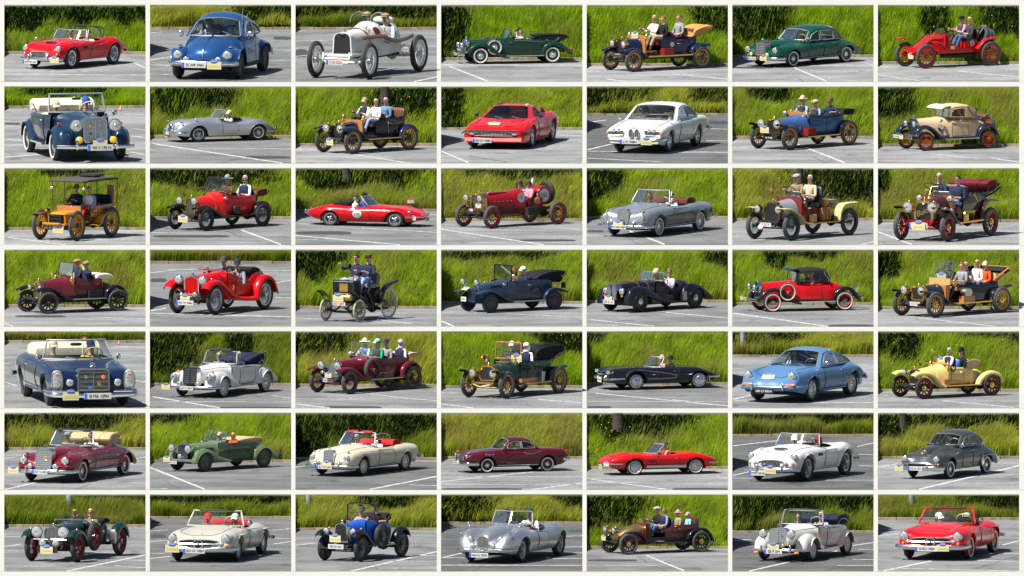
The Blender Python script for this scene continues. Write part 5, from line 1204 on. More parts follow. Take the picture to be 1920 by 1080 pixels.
def r33():
 c=Car(2,2,'long_nose_roadster','sports car','red long-nosed roadster facing right with number 173 on its door','red long-nosed roadster',4.45,1.66,19,72,890,405,.93,1.32,right=True)
 p=RED;A=[(.93,.31,.36),(3.37,.31,.35)]
 sf=c.shell('body',p,4.42,[(0,.42),(.1,.55),(.5,.69),(1.2,.82),(1.75,.87),(2.7,.84),(3.4,.86),(4.0,.72),(4.42,.54)],[(0,.42),(.1,.55),(.5,.70),(1.0,.80),(1.7,.80),(2.4,.79),(3.0,.84),(3.4,.86),(4.0,.72),(4.42,.54)],[(0,.2),(.3,.4),(1,.58),(2,.58),(3.4,.56),(4.42,.3)],[(0,.26),(.12,.44),(.45,.63),(1,.79),(2.3,.80),(3.4,.81),(4,.68),(4.42,.42)],[(0,.36),(1,.52),(3.4,.55),(4.42,.5)],[(0,.28),(.6,.2),(3.6,.22),(4.1,.33),(4.42,.46)],.1,A,[(2.02,2.75,.52)])
 c.engine_under(.5,3.8,.5,.17,.5);wirewheels(c,2.44,.315,.16,CHROME)
 c.lamp(.42,.50,.60,.08,.3,CHROME);c.part('headlight_cover',MB().cush((.42,.5,.6),(.34,.2,.18),2.2).cush((.42,-.5,.6),(.34,.2,.18),2.2),GLASS)
 c.bumper([(-.02,.25,.43),(.1,.45,.42),(.55,.73,.42)],(.022,.035),over=(.02,.28,.47,.2));c.rally(.25,.60,.40,.8,(0,0,PI+1.0));c.plate(-.06,0,.30,'K EV 173H','plain',.4,.1)
 c.bumper([(4.47,.2,.53),(4.36,.45,.53),(3.72,.74,.52)],(.022,.035),name='rear_bumper',over=(4.42,.3,.56,.16))
 c.screen(1.78,.84,.38,.58,.46,.36,.2,CHROME,GLASSD,r=.02);cockpit(c,2.02,2.78,.52,.3,LBLK,((.2,-.33),(.2,.33)),.34,.45,.48,wheel=(2.15,-.32,.86),wm=WOODD)
 c.folded([(2.76,.84),(2.8,.95),(3.0,.97),(3.3,.92),(3.35,.85)],.52,CANVB,ribs=2)
 c.door(sf,p,1.86,2.68,.27,[(1.8,.74),(2.68,.75)],(2.5,.73));c.roundel(sf,2.32,.52,.17,'173',size=.14)
 person(c,2.5,.33,.36,'white','person in white shirt and green cap in near seat of the red long-nosed roadster','lap','silver','cap','dark green',yaw=-10)
 person(c,2.42,-.33,.40,'blue','person in blue shirt and black cap driving the red long-nosed roadster','drive','dark','cap','black',yaw=0)
def ponton(c,p,plate,seatm,topm,low=None,wcap=CHROME,ww=None,rallyy=-.0):
 A=[(.85,.33,.38),(3.55,.33,.36)]
 zf=[(0,.50),(.04,.72),(.15,.83),(.5,.90),(1.3,.93),(2,.92),(2.75,.88),(3.0,.92),(3.4,.95),(4.3,.90),(4.65,.78),(4.72,.5)]
 sf=c.shell('body',p,4.7,[(0,.50),(.04,.68),(.2,.80),(.5,.90),(1.0,.98),(1.6,1.02),(2.75,.96),(3.4,.96),(4.3,.88),(4.65,.72),(4.7,.5)],zf,[(0,.54),(.5,.62),(2.6,.64),(3.4,.60),(4.7,.5)],[(0,.62),(.06,.72),(.25,.80),(.9,.85),(2.3,.845),(2.9,.83),(3.3,.86),(4.2,.82),(4.7,.6)],[(0,.55),(1,.62),(4.7,.6)],[(0,.33),(.4,.28),(4.2,.28),(4.7,.42)],.09,A,[(1.85,3.05,.62)],e=.1,hg=(.22,1.5))
 if low:
  G=[]
  for x in np.linspace(.52,4.5,50):
   zb=.30;zt=.60+.10*min(1,x/2)
   for(xa,za,ra)in A:
    if abs(x-xa)<ra+.01:zb=max(zb,za+math.sqrt(max(0,(ra+.01)**2-(x-xa)**2)))
   G.append([(x,-(sf.y(x,z)+.018),z)for z in np.linspace(min(zb,zt-.01),zt,6)])
  c.part('lower_panel',MB().grid(np.array(G)),low)
 c.engine_under(.4,4.3,.55,.22,.6)
 steelwheels(c,2.70,.325,p if low is None else GREYS,wcap,.155,ww,'steel',.7,10)
 c.radiator(-.045,.20,.44,.93,'gothic',CHROME,MESHS,.16,False,.185,.03,rake=.06,bars=0,cross=8);c.star(.05,0,.93)
 c.lamp(.02,.60,.665,.10,.16,CHROME);c.part('headlight_housing',MB().cush((.17,.6,.665),(.3,.25,.27),2.2).cush((.17,-.6,.665),(.3,.25,.27),2.2),p)
 c.part('turn_signal',MB().cush((.18,.60,.855),(.16,.06,.06),2.2).cush((.18,-.60,.855),(.16,.06,.06),2.2),ORANGE)
 c.lamp(-.04,.38,.49,.065,.1,CHROME)
 c.bumper([(-.12,0,.36),(-.10,.5,.36),(.0,.80,.36),(.3,.88,.36)],(.035,.055),over=(-.14,.42,.40,.22));c.plate(-.165,.08,.345,plate,'eu',.54,.12);c.rally(-.14,rallyy,.46,1.0)
 c.bumper([(4.78,0,.45),(4.74,.6,.45),(4.5,.84,.45)],(.035,.055),name='rear_bumper',over=(4.78,.5,.48,.2))
 c.screen(1.60,.99,.43,.64,.52,.30,.2,CHROME,r=.02);c.mirror(1.75,.74,1.12,.06,sides=(-1,));c.wipers(1.6,1.0,.4,.2)
 cockpit(c,1.85,3.05,.62,.35,seatm,((.35,-.36),(.35,.36)),.5,.42,.56,wheel=(2.12,-.34,1.02),wm=LCRM,dz=.9)
 c.folded([(3.0,.92),(3.05,1.06),(3.3,1.10),(3.55,1.03),(3.6,.93)],.60,topm,ribs=2)
 c.door(sf,p,1.75,2.78,.33,[(1.7,.85),(2.78,.82)],(2.66,.76));c.tube('side_trim',[(.55,-.80,.84),(1.4,-.83,.82),(2.7,-.835,.80)],.010,CHROME);c.tube('sill_trim',[(1.25,-.80,.30),(3.15,-.80,.30)],.02,CHROME)
 return sf
def r35():
 c=Car(2,4,'cabriolet','car','two-tone silver and dark grey cabriolet with upright chrome radiator and folded brown hood','two-tone grey cabriolet',4.80,1.77,63,72,858,465,.85,1.43)
 ponton(c,GREYS,'MY WK 500H',LBRN,CANVBR,GREYD,ww=WHITEW,rallyy=.1);c.tube('window_post',[(1.86,-.62,1.0),(2.1,-.56,1.36),(2.2,-.60,.98)],.014,CHROME,smooth=False)
 person(c,2.42,-.36,.42,'white','person in white shirt and dark cap driving the two-tone grey cabriolet','drive','dark','cap','black',yaw=0)
 person(c,2.45,.36,.42,'black','person in black with dark hair beside the driver of the two-tone grey cabriolet','lap','dark',yaw=0,hs='bob')
def r63():
 c=Car(5,2,'cabriolet','car','cream cabriolet with upright chrome radiator and folded red hood','cream cabriolet with red hood',4.80,1.77,61,78,852,440,.85,1.43)
 ponton(c,IVORY,'SU TO 22H',LR2,CANVR,ww=None);c.tube('window_frame',[(1.9,-.62,1.0),(2.05,-.58,1.34),(2.6,-.57,1.36),(2.9,-.58,1.2),(2.95,-.62,.98)],.012,CHROME)
 for y in(-.25,.25):c.part('sun_visor',MB().box((1.98,y,1.45),(.16,.36,.02),Matrix.Rotation(-.3,3,'Y')),LR2,None,False)
 person(c,2.4,-.36,.42,'white','person in white top and dark hair driving the cream cabriolet with red hood','drive','dark',yaw=0)
 person(c,2.42,.36,.42,'white','person with silver hair beside the driver of the cream cabriolet with red hood','lap','silver',yaw=0);person(c,2.9,-.05,.40,'grey','person in grey cap in the rear of the cream cabriolet with red hood','lap','silver','flat','tweed',yaw=0)
def r51():
 c=Car(4,0,'cabriolet','car','midnight blue cabriolet seen nearly head-on with tall oval headlamps and cream folded hood','midnight blue head-on cabriolet',4.88,1.85,80,68,905,515,.85,1.5,right=True)
 p=NAVYM;A=[(.85,.33,.38),(3.6,.33,.37)]
 sf=c.shell('body',p,4.8,[(0,.52),(.05,.68),(.2,.76),(.8,.86),(1.6,.95),(3.2,.95),(4.5,.88),(4.75,.78),(4.8,.5)],[(0,.52),(.04,.70),(.2,.81),(.8,.87),(1.6,.93),(3.2,.95),(4.5,.90),(4.75,.82),(4.8,.5)],[(0,.66),(1,.72),(3.4,.72),(4.8,.66)],[(0,.78),(.1,.85),(.9,.91),(2.5,.915),(4.2,.88),(4.8,.76)],[(0,.55),(4.8,.66)],[(0,.3),(.4,.25),(4.3,.27),(4.8,.4)],.08,A,[(1.85,3.3,.68)],hg=(.25,1.45))
 c.engine_under(.4,4.3,.6,.22,.6);steelwheels(c,2.75,.33,NAVY,CHROME,.17,None,'steel',.7,10)
 c.radiator(-.06,.34,.37,.86,'rect',CHROME,MESHG,.2,False,.33,.035,rake=.03,cross=4);c.star(.08,0,.84);c.part('radiator_centre_bar',MB().box((-.06,0,.60),(.02,.014,.42)),CHROME,None,False)
 for sd in(-1,1):
  c.part('headlight',MB().cush((.02,sd*.755,.585),(.12,.23,.40),2.6,None,18,12),LENS);c.part('headlight_trim',MB().tube([(-.01,sd*.755+.115*math.copysign(abs(math.cos(a))**.8,math.cos(a)),.585+.205*math.copysign(abs(math.sin(a))**.8,math.sin(a)))for a in np.linspace(0,2*PI,24,endpoint=False)],.016,6,False,True),CHROME)
 c.dot(-.03,.755,.745,.05,ORANGE,'turn_signal',sc=(.4,1,.4));c.lamp(-.08,.50,.56,.085,.12,CHROME)
 for i,(a,b)in enumerate(((-.18,.2),(.18,.2))):pass
 c.bumper([(-.16,0,.28),(-.13,.55,.29),(-.04,.88,.30),(.4,.93,.31)],(.035,.05));c.bumper([(-.12,.40,.385),(-.10,.6,.385),(-.02,.88,.385),(.4,.93,.385)],(.025,.03),name='upper_bumper')if 0 else None
 for sd in(-1,1):c.part('bumper_bar',MB().tube(smoothpath([(-.13,sd*.4,.375),(-.11,sd*.6,.375),(-.03,sd*.88,.375),(.4,sd*.93,.375)],12),(.028,.03),8),CHROME)
 c.plate(-.21,-.06,.275,'SI MA 129H','eu',.56,.125);c.rally(-.19,.50,.31,1.05)
 for y,z,m in((.16,.69,CHROME),(-.2,.68,ORANGE),(-.11,.53,BRASS),(.07,.445,RALLYB)):c.part('badge',MB().lathe([(0,-.01),(.04,-.008),(.045,0)],(-.075,y,z),'x',16),m)
 c.screen(1.55,.95,.40,.74,.60,.3,.25,CHROME,GLASSD,r=.022);c.mirror(1.75,.84,1.0,.055,sides=(-1,1));c.wipers(1.55,.96,.45,.2);c.part('rear_view_mirror',MB().cush((1.75,.05,1.27),(.04,.24,.07),4),BLACKM)
 cockpit(c,1.85,3.3,.68,.38,LCRM,((.45,-.38),(.45,.38),(1.0,0)),.52,.4,.58,wheel=(2.15,-.38,1.0),wm=LCRM,dz=.9)
 c.folded([(3.15,.93),(3.15,1.10),(3.5,1.20),(3.95,1.10),(4.0,.93)],.68,CANVC,ribs=2,rm=CANVC)
 c.door(sf,p,1.75,2.95,.3,.88,(2.8,.78));c.tube('side_trim',[(1.25,.89,.36),(3.2,.89,.37)],.016,CHROME);c.bumper([(4.88,0,.45),(4.84,.6,.45),(4.55,.9,.45)],(.03,.05),name='rear_bumper',over=(4.88,.6,.48,.2))
 person(c,2.45,-.38,.42,'yellow','person in yellow jacket and dark cap driving the midnight blue head-on cabriolet','drive','silver','cap','navy',yaw=0)
 person(c,2.45,.40,.42,'charcoal','person in dark jacket and beige cap beside the driver of the midnight blue head-on cabriolet','lap','auburn','cap','beige',yaw=0);c.part('red_cloth',MB().cush((2.2,.45,.86),(.15,.18,.14),2.6),CANVR)
def r55():
 c=Car(4,4,'quad_lamp_roadster','sports car','black roadster with silver side cove outline, four round headlamps and chrome hubcaps','black side-cove roadster',4.49,1.85,21,45,872,413,1.06,1.46)
 p=BLACKP;A=[(1.06,.34,.40),(3.62,.34,.38)]
 sf=c.shell('body',p,4.45,[(0,.56),(.06,.70),(.3,.80),(1.2,.86),(1.75,.88),(2.8,.87),(3.6,.84),(4.2,.70),(4.45,.5)],[(0,.56),(.05,.74),(.2,.84),(1.0,.88),(1.8,.86),(2.8,.86),(3.5,.84),(4.1,.66),(4.45,.5)],[(0,.6),(1,.7),(3.5,.7),(4.45,.58)],[(0,.72),(.1,.82),(1,.90),(2.4,.87),(3.5,.91),(4.2,.82),(4.45,.7)],[(0,.55),(4.45,.5)],[(0,.3),(.5,.26),(3.9,.26),(4.45,.40)],.1,A,[(2.0,2.75,.6)])
 c.engine_under(.5,4,.55,.22,.5);steelwheels(c,2.56,.335,CHROME,CHROME,.16,WHITEW,'fullcap',.7,0)
 for y in(.52,.68):c.lamp(-.005,y,.70,.075,.14,CHROME)
 grille(c,-.035,ell(.42,.085,.52,3),MESHD,CHROME,.03,.1,vb=12);c.bumper([(-.12,.35,.42),(-.1,.62,.43),(.05,.86,.45),(.5,.93,.47)],(.03,.05))if 0 else None
 for sd in(-1,1):c.part('bumper',MB().tube(smoothpath([(-.10,sd*.38,.42),(-.10,sd*.6,.44),(.05,sd*.88,.46),(.55,sd*.925,.47)],12),(.03,.045),8),CHROME);c.part('grille_tooth',MB().cush((-.06,sd*.4,.45),(.1,.2,.18),2.4),CHROME)
 c.plate(-.13,.0,.40,'OE VE 60H','plain',.4,.2)
 P=[(1.0,.76),(1.2,.80),(1.6,.74),(2.2,.66),(2.65,.56),(2.72,.50),(2.6,.46),(2.2,.44),(1.5,.44)];Q=smoothpath([(.62,.52),(.68,.66),(.85,.77),*P[1:]],34)
 c.part('side_cove_trim',MB().tube([(x,-(sf.y(x,z)+.008),z)for x,z in Q],.012,6),CHROME);c.part('emblem',MB().cush((1.75,-(sf.y(1.75,.6)+.01),.60),(.12,.01,.06),2),CHROME)
 c.screen(1.70,.87,.38,.66,.50,.30,.42,CHROME,r=.02);cockpit(c,2.0,2.78,.6,.3,LBLK,((.22,-.36),(.22,.36)),.36,.45,.52,wheel=(2.15,-.35,.90));c.folded([(1.45,.885),(1.48,.93),(1.62,.94),(1.68,.885)],.3,CANVB)if 0 else None
 c.door(sf,p,1.9,2.78,.32,[(1.9,.80),(2.78,.80)],(2.62,.72));c.part('tail_trim',MB().tube(smoothpath([(4.0,-.86,.46),(4.3,-.82,.47),(4.5,-.66,.47)],8),(.02,.035),8),CHROME);c.tube('exhaust_trim',[(4.05,-.84,.28),(3.98,-.88,.5)],.015,CHROME,smooth=False)
 person(c,2.62,-.36,.42,'black','person in black cap with an arm on the door driving the black side-cove roadster','sill','dark','cap','black',yaw=30)
 person(c,2.55,.36,.40,'pink','person in pink top and pink cap beside the driver of the black side-cove roadster','lap','blond','cap','pink',yaw=30)
def r56():
 c=Car(4,5,'fastback_coupe','sports car','light blue fastback coupe with round upright headlamps and sloping engine lid','light blue fastback coupe',4.16,1.61,65,1005,1838,488,.85,1.35)
 p=SKY;A=[(.85,.31,.36),(3.06,.31,.36)]
 sf=c.shell('body',p,4.1,[(0,.45),(.08,.57),(.3,.67),(.8,.80),(1.35,.89),(2.5,.88),(3.3,.86),(3.8,.72),(4.1,.5)],[(0,.48),(.05,.68),(.2,.82),(.7,.86),(1.4,.87),(2.4,.86),(3.0,.87),(3.5,.8),(4.1,.5)],[(0,.56),(.5,.60),(1.4,.66),(3,.64),(4.1,.46)],[(0,.66),(.12,.74),(.85,.80),(1.9,.79),(3.0,.82),(3.7,.74),(4.1,.54)],[(0,.5),(4.1,.55)],[(0,.32),(.4,.24),(3.6,.25),(4.1,.38)],.07,A,e=.02,hg=(.3,1.12))
 c.cabin(p,[(1.20,.86),(1.78,1.27)],[(2.1,1.32),(2.4,1.31)],[(2.6,1.27),(3.2,1.05),(3.75,.78)],[(1.2,.70),(2.5,.70),(3.7,.46)],.50,[(1.2,.86),(2.8,.86),(3.75,.74)],[(1.5,2.36),(2.42,2.95)],crown=.1,sf=.16,gap=.055,rearw=.7)
 c.engine_under(.4,3.7,.5,.19,.5);steelwheels(c,2.21,.315,ALU,CHROME,.16,None,'steel',.7,8)
 c.lamp(.05,.565,.70,.105,.16,CHROME);c.part('headlight_housing',MB().cush((.33,.565,.71),(.5,.27,.27),2.3).cush((.33,-.565,.71),(.5,.27,.27),2.3),p)
 c.bumper([(-.08,0,.40),(-.05,.45,.40),(.08,.74,.40),(.42,.80,.40)],(.03,.06),p,over=None);c.tube('bumper_trim',[(.07,-.765,.425),(-.08,-.45,.425),(-.112,0,.425),(-.08,.45,.425),(.07,.765,.425)],.012,CHROME)
 for sd in(-1,1):c.part('overrider',MB().cush((-.10,sd*.40,.42),(.07,.06,.2),3),CHROME)
 c.part('turn_signal',MB().cush((-.005,.56,.475),(.08,.26,.07),4).cush((-.005,-.56,.475),(.08,.26,.07),4),ORANGE);c.dot(-.02,.36,.475,.05,LENS,'horn_grille',sc=(.5,1.4,.5))
 c.plate(-.10,.08,.31,'HH O 901H','black',.5,.12);c.rally(.24,.12,.67,1.0,(0,.85,0));c.mirror(1.5,.80,.96,.06,sides=(-1,));c.wipers(1.22,.88,.4,.25);c.part('emblem',MB().cush((.12,-.08,.60),(.02,.04,.05),2,Matrix.Rotation(-.6,3,'Y')),BRASS)
 c.door(sf,p,1.48,2.42,.30,.83,(2.3,.74));c.tube('sill_trim',[(1.3,-.79,.28),(2.65,-.79,.28)],.014,CHROME);c.bumper([(4.16,0,.45),(4.1,.5,.45),(3.8,.76,.45)],(.03,.06),p,name='rear_bumper')
 c.part('tail_light',MB().cush((3.98,-.60,.5),(.2,.12,.08),3).cush((3.98,.60,.5),(.2,.12,.08),3),REDL);c.tube('exhaust_pipe',[(3.9,-.45,.25),(4.2,-.45,.25)],.03,CHROME,smooth=False)
 cockpit(c,1.35,2.9,.56,.3,LBLK,zs=.4,wheel=(1.75,-.33,.88),wm=WOOD,dz=.82,bh=.6)
 person(c,2.12,-.33,.40,'charcoal','person in dark top driving the light blue fastback coupe','drive','dark',yaw=0);person(c,2.15,.33,.38,'white','person with long dark hair beside the driver of the light blue fastback coupe','lap','dark',yaw=5,hs='long',specs=False)
def r64():
 c=Car(5,3,'hardtop_coupe','car','maroon two-door hardtop coupe with whitewall tyres and chrome side flash','maroon hardtop coupe',4.42,1.70,21,1045,1812,422,.86,1.36)
 p=MAROON;A=[(.86,.32,.37),(3.5,.32,.36)]
 zf=[(0,.50),(.05,.72),(.2,.82),(.8,.88),(1.6,.92),(2.6,.92),(2.85,.95),(3.3,.95),(4.2,.90),(4.38,.8),(4.42,.55)]
 sf=c.shell('body',p,4.4,[(0,.50),(.05,.68),(.3,.80),(.8,.90),(1.5,.97),(2.9,.96),(4.1,.88),(4.36,.76),(4.4,.55)],zf,[(0,.54),(1,.66),(3.4,.66),(4.4,.6)],[(0,.64),(.1,.74),(.8,.82),(2.5,.82),(3.3,.84),(4.2,.80),(4.4,.68)],[(0,.56),(4.4,.68)],[(0,.32),(.4,.27),(4.0,.27),(4.4,.42)],.08,A)
 c.cabin(p,[(1.38,.96),(1.78,1.36)],[(2.1,1.41),(2.6,1.40)],[(2.85,1.33),(3.25,.97)],[(1.38,.72),(3.2,.72)],.54,[(1.38,.93),(3.2,.95)],[(1.5,2.36),(2.42,3.05)],crown=.1,sf=.22,sr=.12,gap=.055)
 c.engine_under(.4,4,.55,.22,.55);steelwheels(c,2.64,.315,MAROON,CHROME,.155,WHITEW,'steel',.66,0)
 c.lamp(-.01,.62,.68,.095,.14,CHROME);grille(c,-.03,[(0,.74),(.22,.70),(.34,.62),(.34,.50),(-.34,.50),(-.34,.62),(-.22,.70)],MESHG,CHROME,.028,.1,vb=9,hb=1);c.part('turn_signal',MB().cush((.1,.62,.83),(.14,.05,.05),2.2).cush((.1,-.62,.83),(.14,.05,.05),2.2),ORANGE)
 c.bumper([(-.12,0,.38),(-.1,.5,.38),(0,.78,.38),(.45,.86,.38)],(.035,.065));c.plate(-.17,.2,.40,'AK BI 60H','plain',.44,.11);c.rally(-.19,-.12,.47,.85)
 c.mirror(1.55,.80,1.04,.06,sides=(-1,));c.door(sf,p,1.6,2.68,.31,.87,(2.5,.80));c.part('side_flash',MB().tube([(x,-(sf.y(x,z)+.008),z)for x,z in smoothpath([(2.5,.76),(2.85,.745),(3.0,.80),(3.2,.84)],12)],.012,6),CHROME)
 c.tube('sill_trim',[(1.3,-.81,.31),(3.05,-.815,.31)],.018,CHROME);c.bumper([(4.48,0,.5),(4.44,.6,.5),(4.2,.84,.5)],(.035,.06),name='rear_bumper',over=(4.5,.6,.52,.2));c.part('tail_light',MB().cush((4.34,-.68,.78),(.1,.1,.18),2.5).cush((4.34,.68,.78),(.1,.1,.18),2.5),REDL)
 c.text('Borgward',(.95,-(sf.y(.95,.76)+.012),.76),(PI/2,0,0),.1,CHROME,None,'lettering',.3);c.tube('hood_trim',[(.12,-.5,.80),(.8,-.55,.90)],.012,CHROME,smooth=False)
 cockpit(c,1.5,3.0,.62,.35,LGRY,((.45,-.36),(.45,.36),(1.1,0)),.5,.5,.54,wheel=(1.8,-.36,.97),wm=LCRM,dz=.9)
 person(c,2.15,-.38,.47,'lilac','person in lilac shirt driving the maroon hardtop coupe','drive','dark',yaw=10,specs=False)
def r65():
 c=Car(5,4,'sharp_edged_roadster','sports car','red sharp-edged roadster with bright sill pipe and finned hubcaps','red sharp-edged roadster',4.45,1.77,17,75,858,438,1.06,1.43)
 p=RED;A=[(1.06,.33,.385),(3.52,.33,.375)]
 sf=c.shell('body',p,4.42,[(0,.60),(.15,.68),(.6,.78),(1.2,.84),(1.8,.86),(2.8,.86),(3.5,.82),(4.2,.68),(4.42,.55)],[(0,.58),(.1,.66),(.6,.80),(1.05,.86),(1.6,.80),(2.3,.80),(3.0,.84),(3.5,.86),(4.2,.68),(4.42,.55)],[(0,.4),(.4,.6),(1.1,.72),(3.5,.72),(4.42,.5)],[(0,.55),(.2,.72),(1.0,.86),(2.3,.82),(3.5,.865),(4.1,.78),(4.42,.60)],[(0,.56),(1,.66),(3.5,.66),(4.42,.55)],[(0,.42),(.3,.28),(3.9,.28),(4.42,.40)],.16,A,[(2.08,2.8,.58)])
 c.engine_under(.5,4,.55,.22,.5);steelwheels(c,2.46,.325,ALU,ALU,.17,WHITEW,'fullcap',.7,0);c.part('nose',MB().cush((.12,0,.5),(.35,1.1,.2),4),p)
 for sd in(-1,1):c.part('bumper',MB().tube(smoothpath([(-.04,sd*.2,.48),(-.02,sd*.5,.48),(.15,sd*.74,.48),(.55,sd*.84,.48)],12),(.02,.03),8),CHROME)
 grille(c,-.0,[(-.5,.33),(.5,.33),(.6,.44),(-.6,.44)],MESHD,CHROME,.014,.2,hb=4);c.plate(-.07,.1,.33,'K C 63H','plain',.34,.15);c.rally(-.03,-.55,.48,.9,(0,0,.5))
 c.part('sill_pipe',MB().tube([(1.52,-.80,.34),(3.12,-.82,.34)],(.05,.06),8),ALU);c.screen(1.7,.86,.36,.62,.48,.42,.3,CHROME,GLASSD,r=.022)
 for z in(.55,.63):c.part('side_vent',MB().cush((1.72,-(sf.y(1.72,z)-.004),z),(.34,.03,.05),3),BLACKM)
 cockpit(c,2.08,2.85,.58,.3,LBLK,((.22,-.36),(.22,.36)),.36,.42,.5,wheel=(2.2,-.35,.88));c.door(sf,p,1.95,2.85,.42,.76,(2.72,.68));c.mirror(1.9,.8,.93,.05,sides=(-1,))
 c.part('tail_trim',MB().tube(smoothpath([(4.05,-.82,.47),(4.3,-.74,.47),(4.46,-.55,.47)],8),(.02,.03),8),CHROME);c.part('vent_window',MB().add([(1.98,-.62,.84),(2.18,-.60,.84),(2.1,-.52,1.16)],[(0,1,2)]),GLASS);c.part('antenna',MB().tube([(3.7,-.5,.8),(3.75,-.5,1.25)],.006,4),CHROME)
 person(c,2.42,-.36,.44,'denim blue','person in blue shirt and orange waistcoat driving the red sharp-edged roadster','drive','silver','cap','charcoal',yaw=20,vest='orange');person(c,2.35,.36,.34,'pink','person in pink top beside the driver of the red sharp-edged roadster','lap','dark',yaw=0)
def sl190(c,p,plate,rim,seat,topm,ww=None):
 A=[(.80,.33,.38),(3.20,.33,.37)]
 sf=c.shell('body',p,4.2,[(0,.50),(.04,.62),(.15,.70),(.5,.80),(1.0,.88),(1.5,.92),(2.6,.88),(3.4,.82),(3.9,.68),(4.2,.5)],[(0,.50),(.04,.66),(.15,.78),(.6,.86),(1.2,.87),(1.8,.83),(2.4,.80),(2.7,.84),(3.2,.87),(3.7,.78),(4.2,.5)],[(0,.56),(.5,.64),(2,.64),(3.2,.62),(4.2,.46)],[(0,.72),(.08,.80),(.5,.865),(2,.83),(3.2,.86),(3.9,.76),(4.2,.58)],[(0,.5),(1,.56),(4.2,.5)],[(0,.30),(.4,.25),(3.8,.26),(4.2,.38)],.09,A,[(1.72,2.62,.60)],e=.05,hg=(.28,1.36))
 c.engine_under(.4,3.8,.55,.2,.55);steelwheels(c,2.40,.32,rim,CHROME if rim is not RED else RED,.155,ww,'steel',.68,10)
 grille(c,-.015,[(-.50,.42),(.50,.42),(.52,.50),(.46,.60),(.25,.63),(-.25,.63),(-.46,.60),(-.52,.50)],MESHD,CHROME,.016,.14);q=lambda y:-.03+.14*y*y
 c.part('grille_bar',MB().tube([(q(y),y,.515)for y in np.linspace(-.5,.5,9)],.02,6),CHROME)
 r=.115;mb=MB().tube([(-.05,r*math.cos(a),.515+r*math.sin(a))for a in np.linspace(0,2*PI,28,endpoint=False)],.014,6,False,True)
 for a in(PI/2,PI/2+2.094,PI/2-2.094):mb.tube([(-.055,0,.515),(-.05,r*math.cos(a),.515+r*math.sin(a))],[.02,.008],5,False)
 o=c.part('star_emblem',mb,CHROME);c.part('disc',MB().lathe([(0,-.04),(.11,-.04)],(0,0,.515),'x',24),BLACKM,o)
 c.lamp(.02,.66,.66,.115,.18,CHROME);c.part('headlight_housing',MB().cush((.25,.655,.66),(.48,.3,.3),2.2).cush((.25,-.655,.66),(.48,.3,.3),2.2),p)
 c.dot(.0,.68,.47,.04,ORANGE,'turn_signal');c.dot(-.0,.56,.46,.06,LENS,'fog_light',sc=(.5,1,.7))
 c.bumper([(-.10,0,.35),(-.07,.5,.36),(.05,.84,.38),(.3,.90,.39)],(.035,.06));c.plate(-.14,.08,.335,plate,'eu',.54,.125);c.part('eyebrow',MB().cush((1.0,-.85,.72),(.62,.1,.045),2.2).cush((3.2,-.85,.72),(.5,.1,.045),2.2).cush((1.0,.85,.72),(.62,.1,.045),2.2).cush((3.2,.85,.72),(.5,.1,.045),2.2),p)
 c.part('hood_emblem',MB().lathe([(0,-.0),(.03,.004)],(.32,0,.78),'z',14),CHROME);pass
 c.screen(1.45,.90,.40,.70,.58,.26,.20,p,r=.024);c.tube('screen_rail',[(1.9,-.58,1.30),(1.72,-.3,1.315),(1.70,0,1.32),(1.72,.3,1.315),(1.9,.58,1.30)],.022,BLACKM);c.mirror(1.75,.80,.98,.055,sides=(-1,));c.wipers(1.46,.92,.4,.15)
 cockpit(c,1.72,2.62,.6,.32,seat,((.3,-.35),(.3,.35)),.42,.42,.52,wheel=(1.98,-.34,.97),wm=LCRM,dz=.85)
 c.folded([(2.6,.84),(2.62,.95),(2.8,.98),(3.05,.93),(3.08,.84)],.55,topm,ribs=1);c.door(sf,p,1.75,2.62,.32,.77,(2.5,.70));c.bumper([(4.28,0,.42),(4.22,.6,.42),(4.0,.84,.42)],(.03,.05),name='rear_bumper')
 return sf
def r72():
 c=Car(6,1,'star_grille_roadster','sports car','pale cream roadster with star in wide grille and red interior','pale cream star-grille roadster',4.29,1.74,75.5,1068,1800,460,.80,1.46)
 sl190(c,SAND,'DO VV 100H',SAND,LR2,CANVR);c.rally(-.14,.62,.42,1.1)
 person(c,2.2,-.34,.27,'pink','person in white hat driving the pale cream star-grille roadster','drive','dark','cap','white',yaw=0);person(c,2.2,.34,.27,'grey','person in red cap beside the driver of the pale cream star-grille roadster','lap','dark','cap','red',yaw=0)
def r77():
 c=Car(6,6,'star_grille_roadster','sports car','red roadster with star in wide grille, whitewall tyres and black cockpit','red star-grille roadster',4.29,1.74,76,258,1660,865,.80,1.46)
 sl190(c,RED,'SI EO 190H',RED,LBLK,CANVB,WHITEW);c.rally(-.15,-.34,.39,.95)
 person(c,2.2,-.34,.24,'maroon','person in beige flat cap driving the red star-grille roadster','drive','silver','flat','beige',yaw=0);person(c,2.2,.34,.22,'charcoal','person in white cap looking down beside the driver of the red star-grille roadster','read','silver','cap','white',yaw=40)
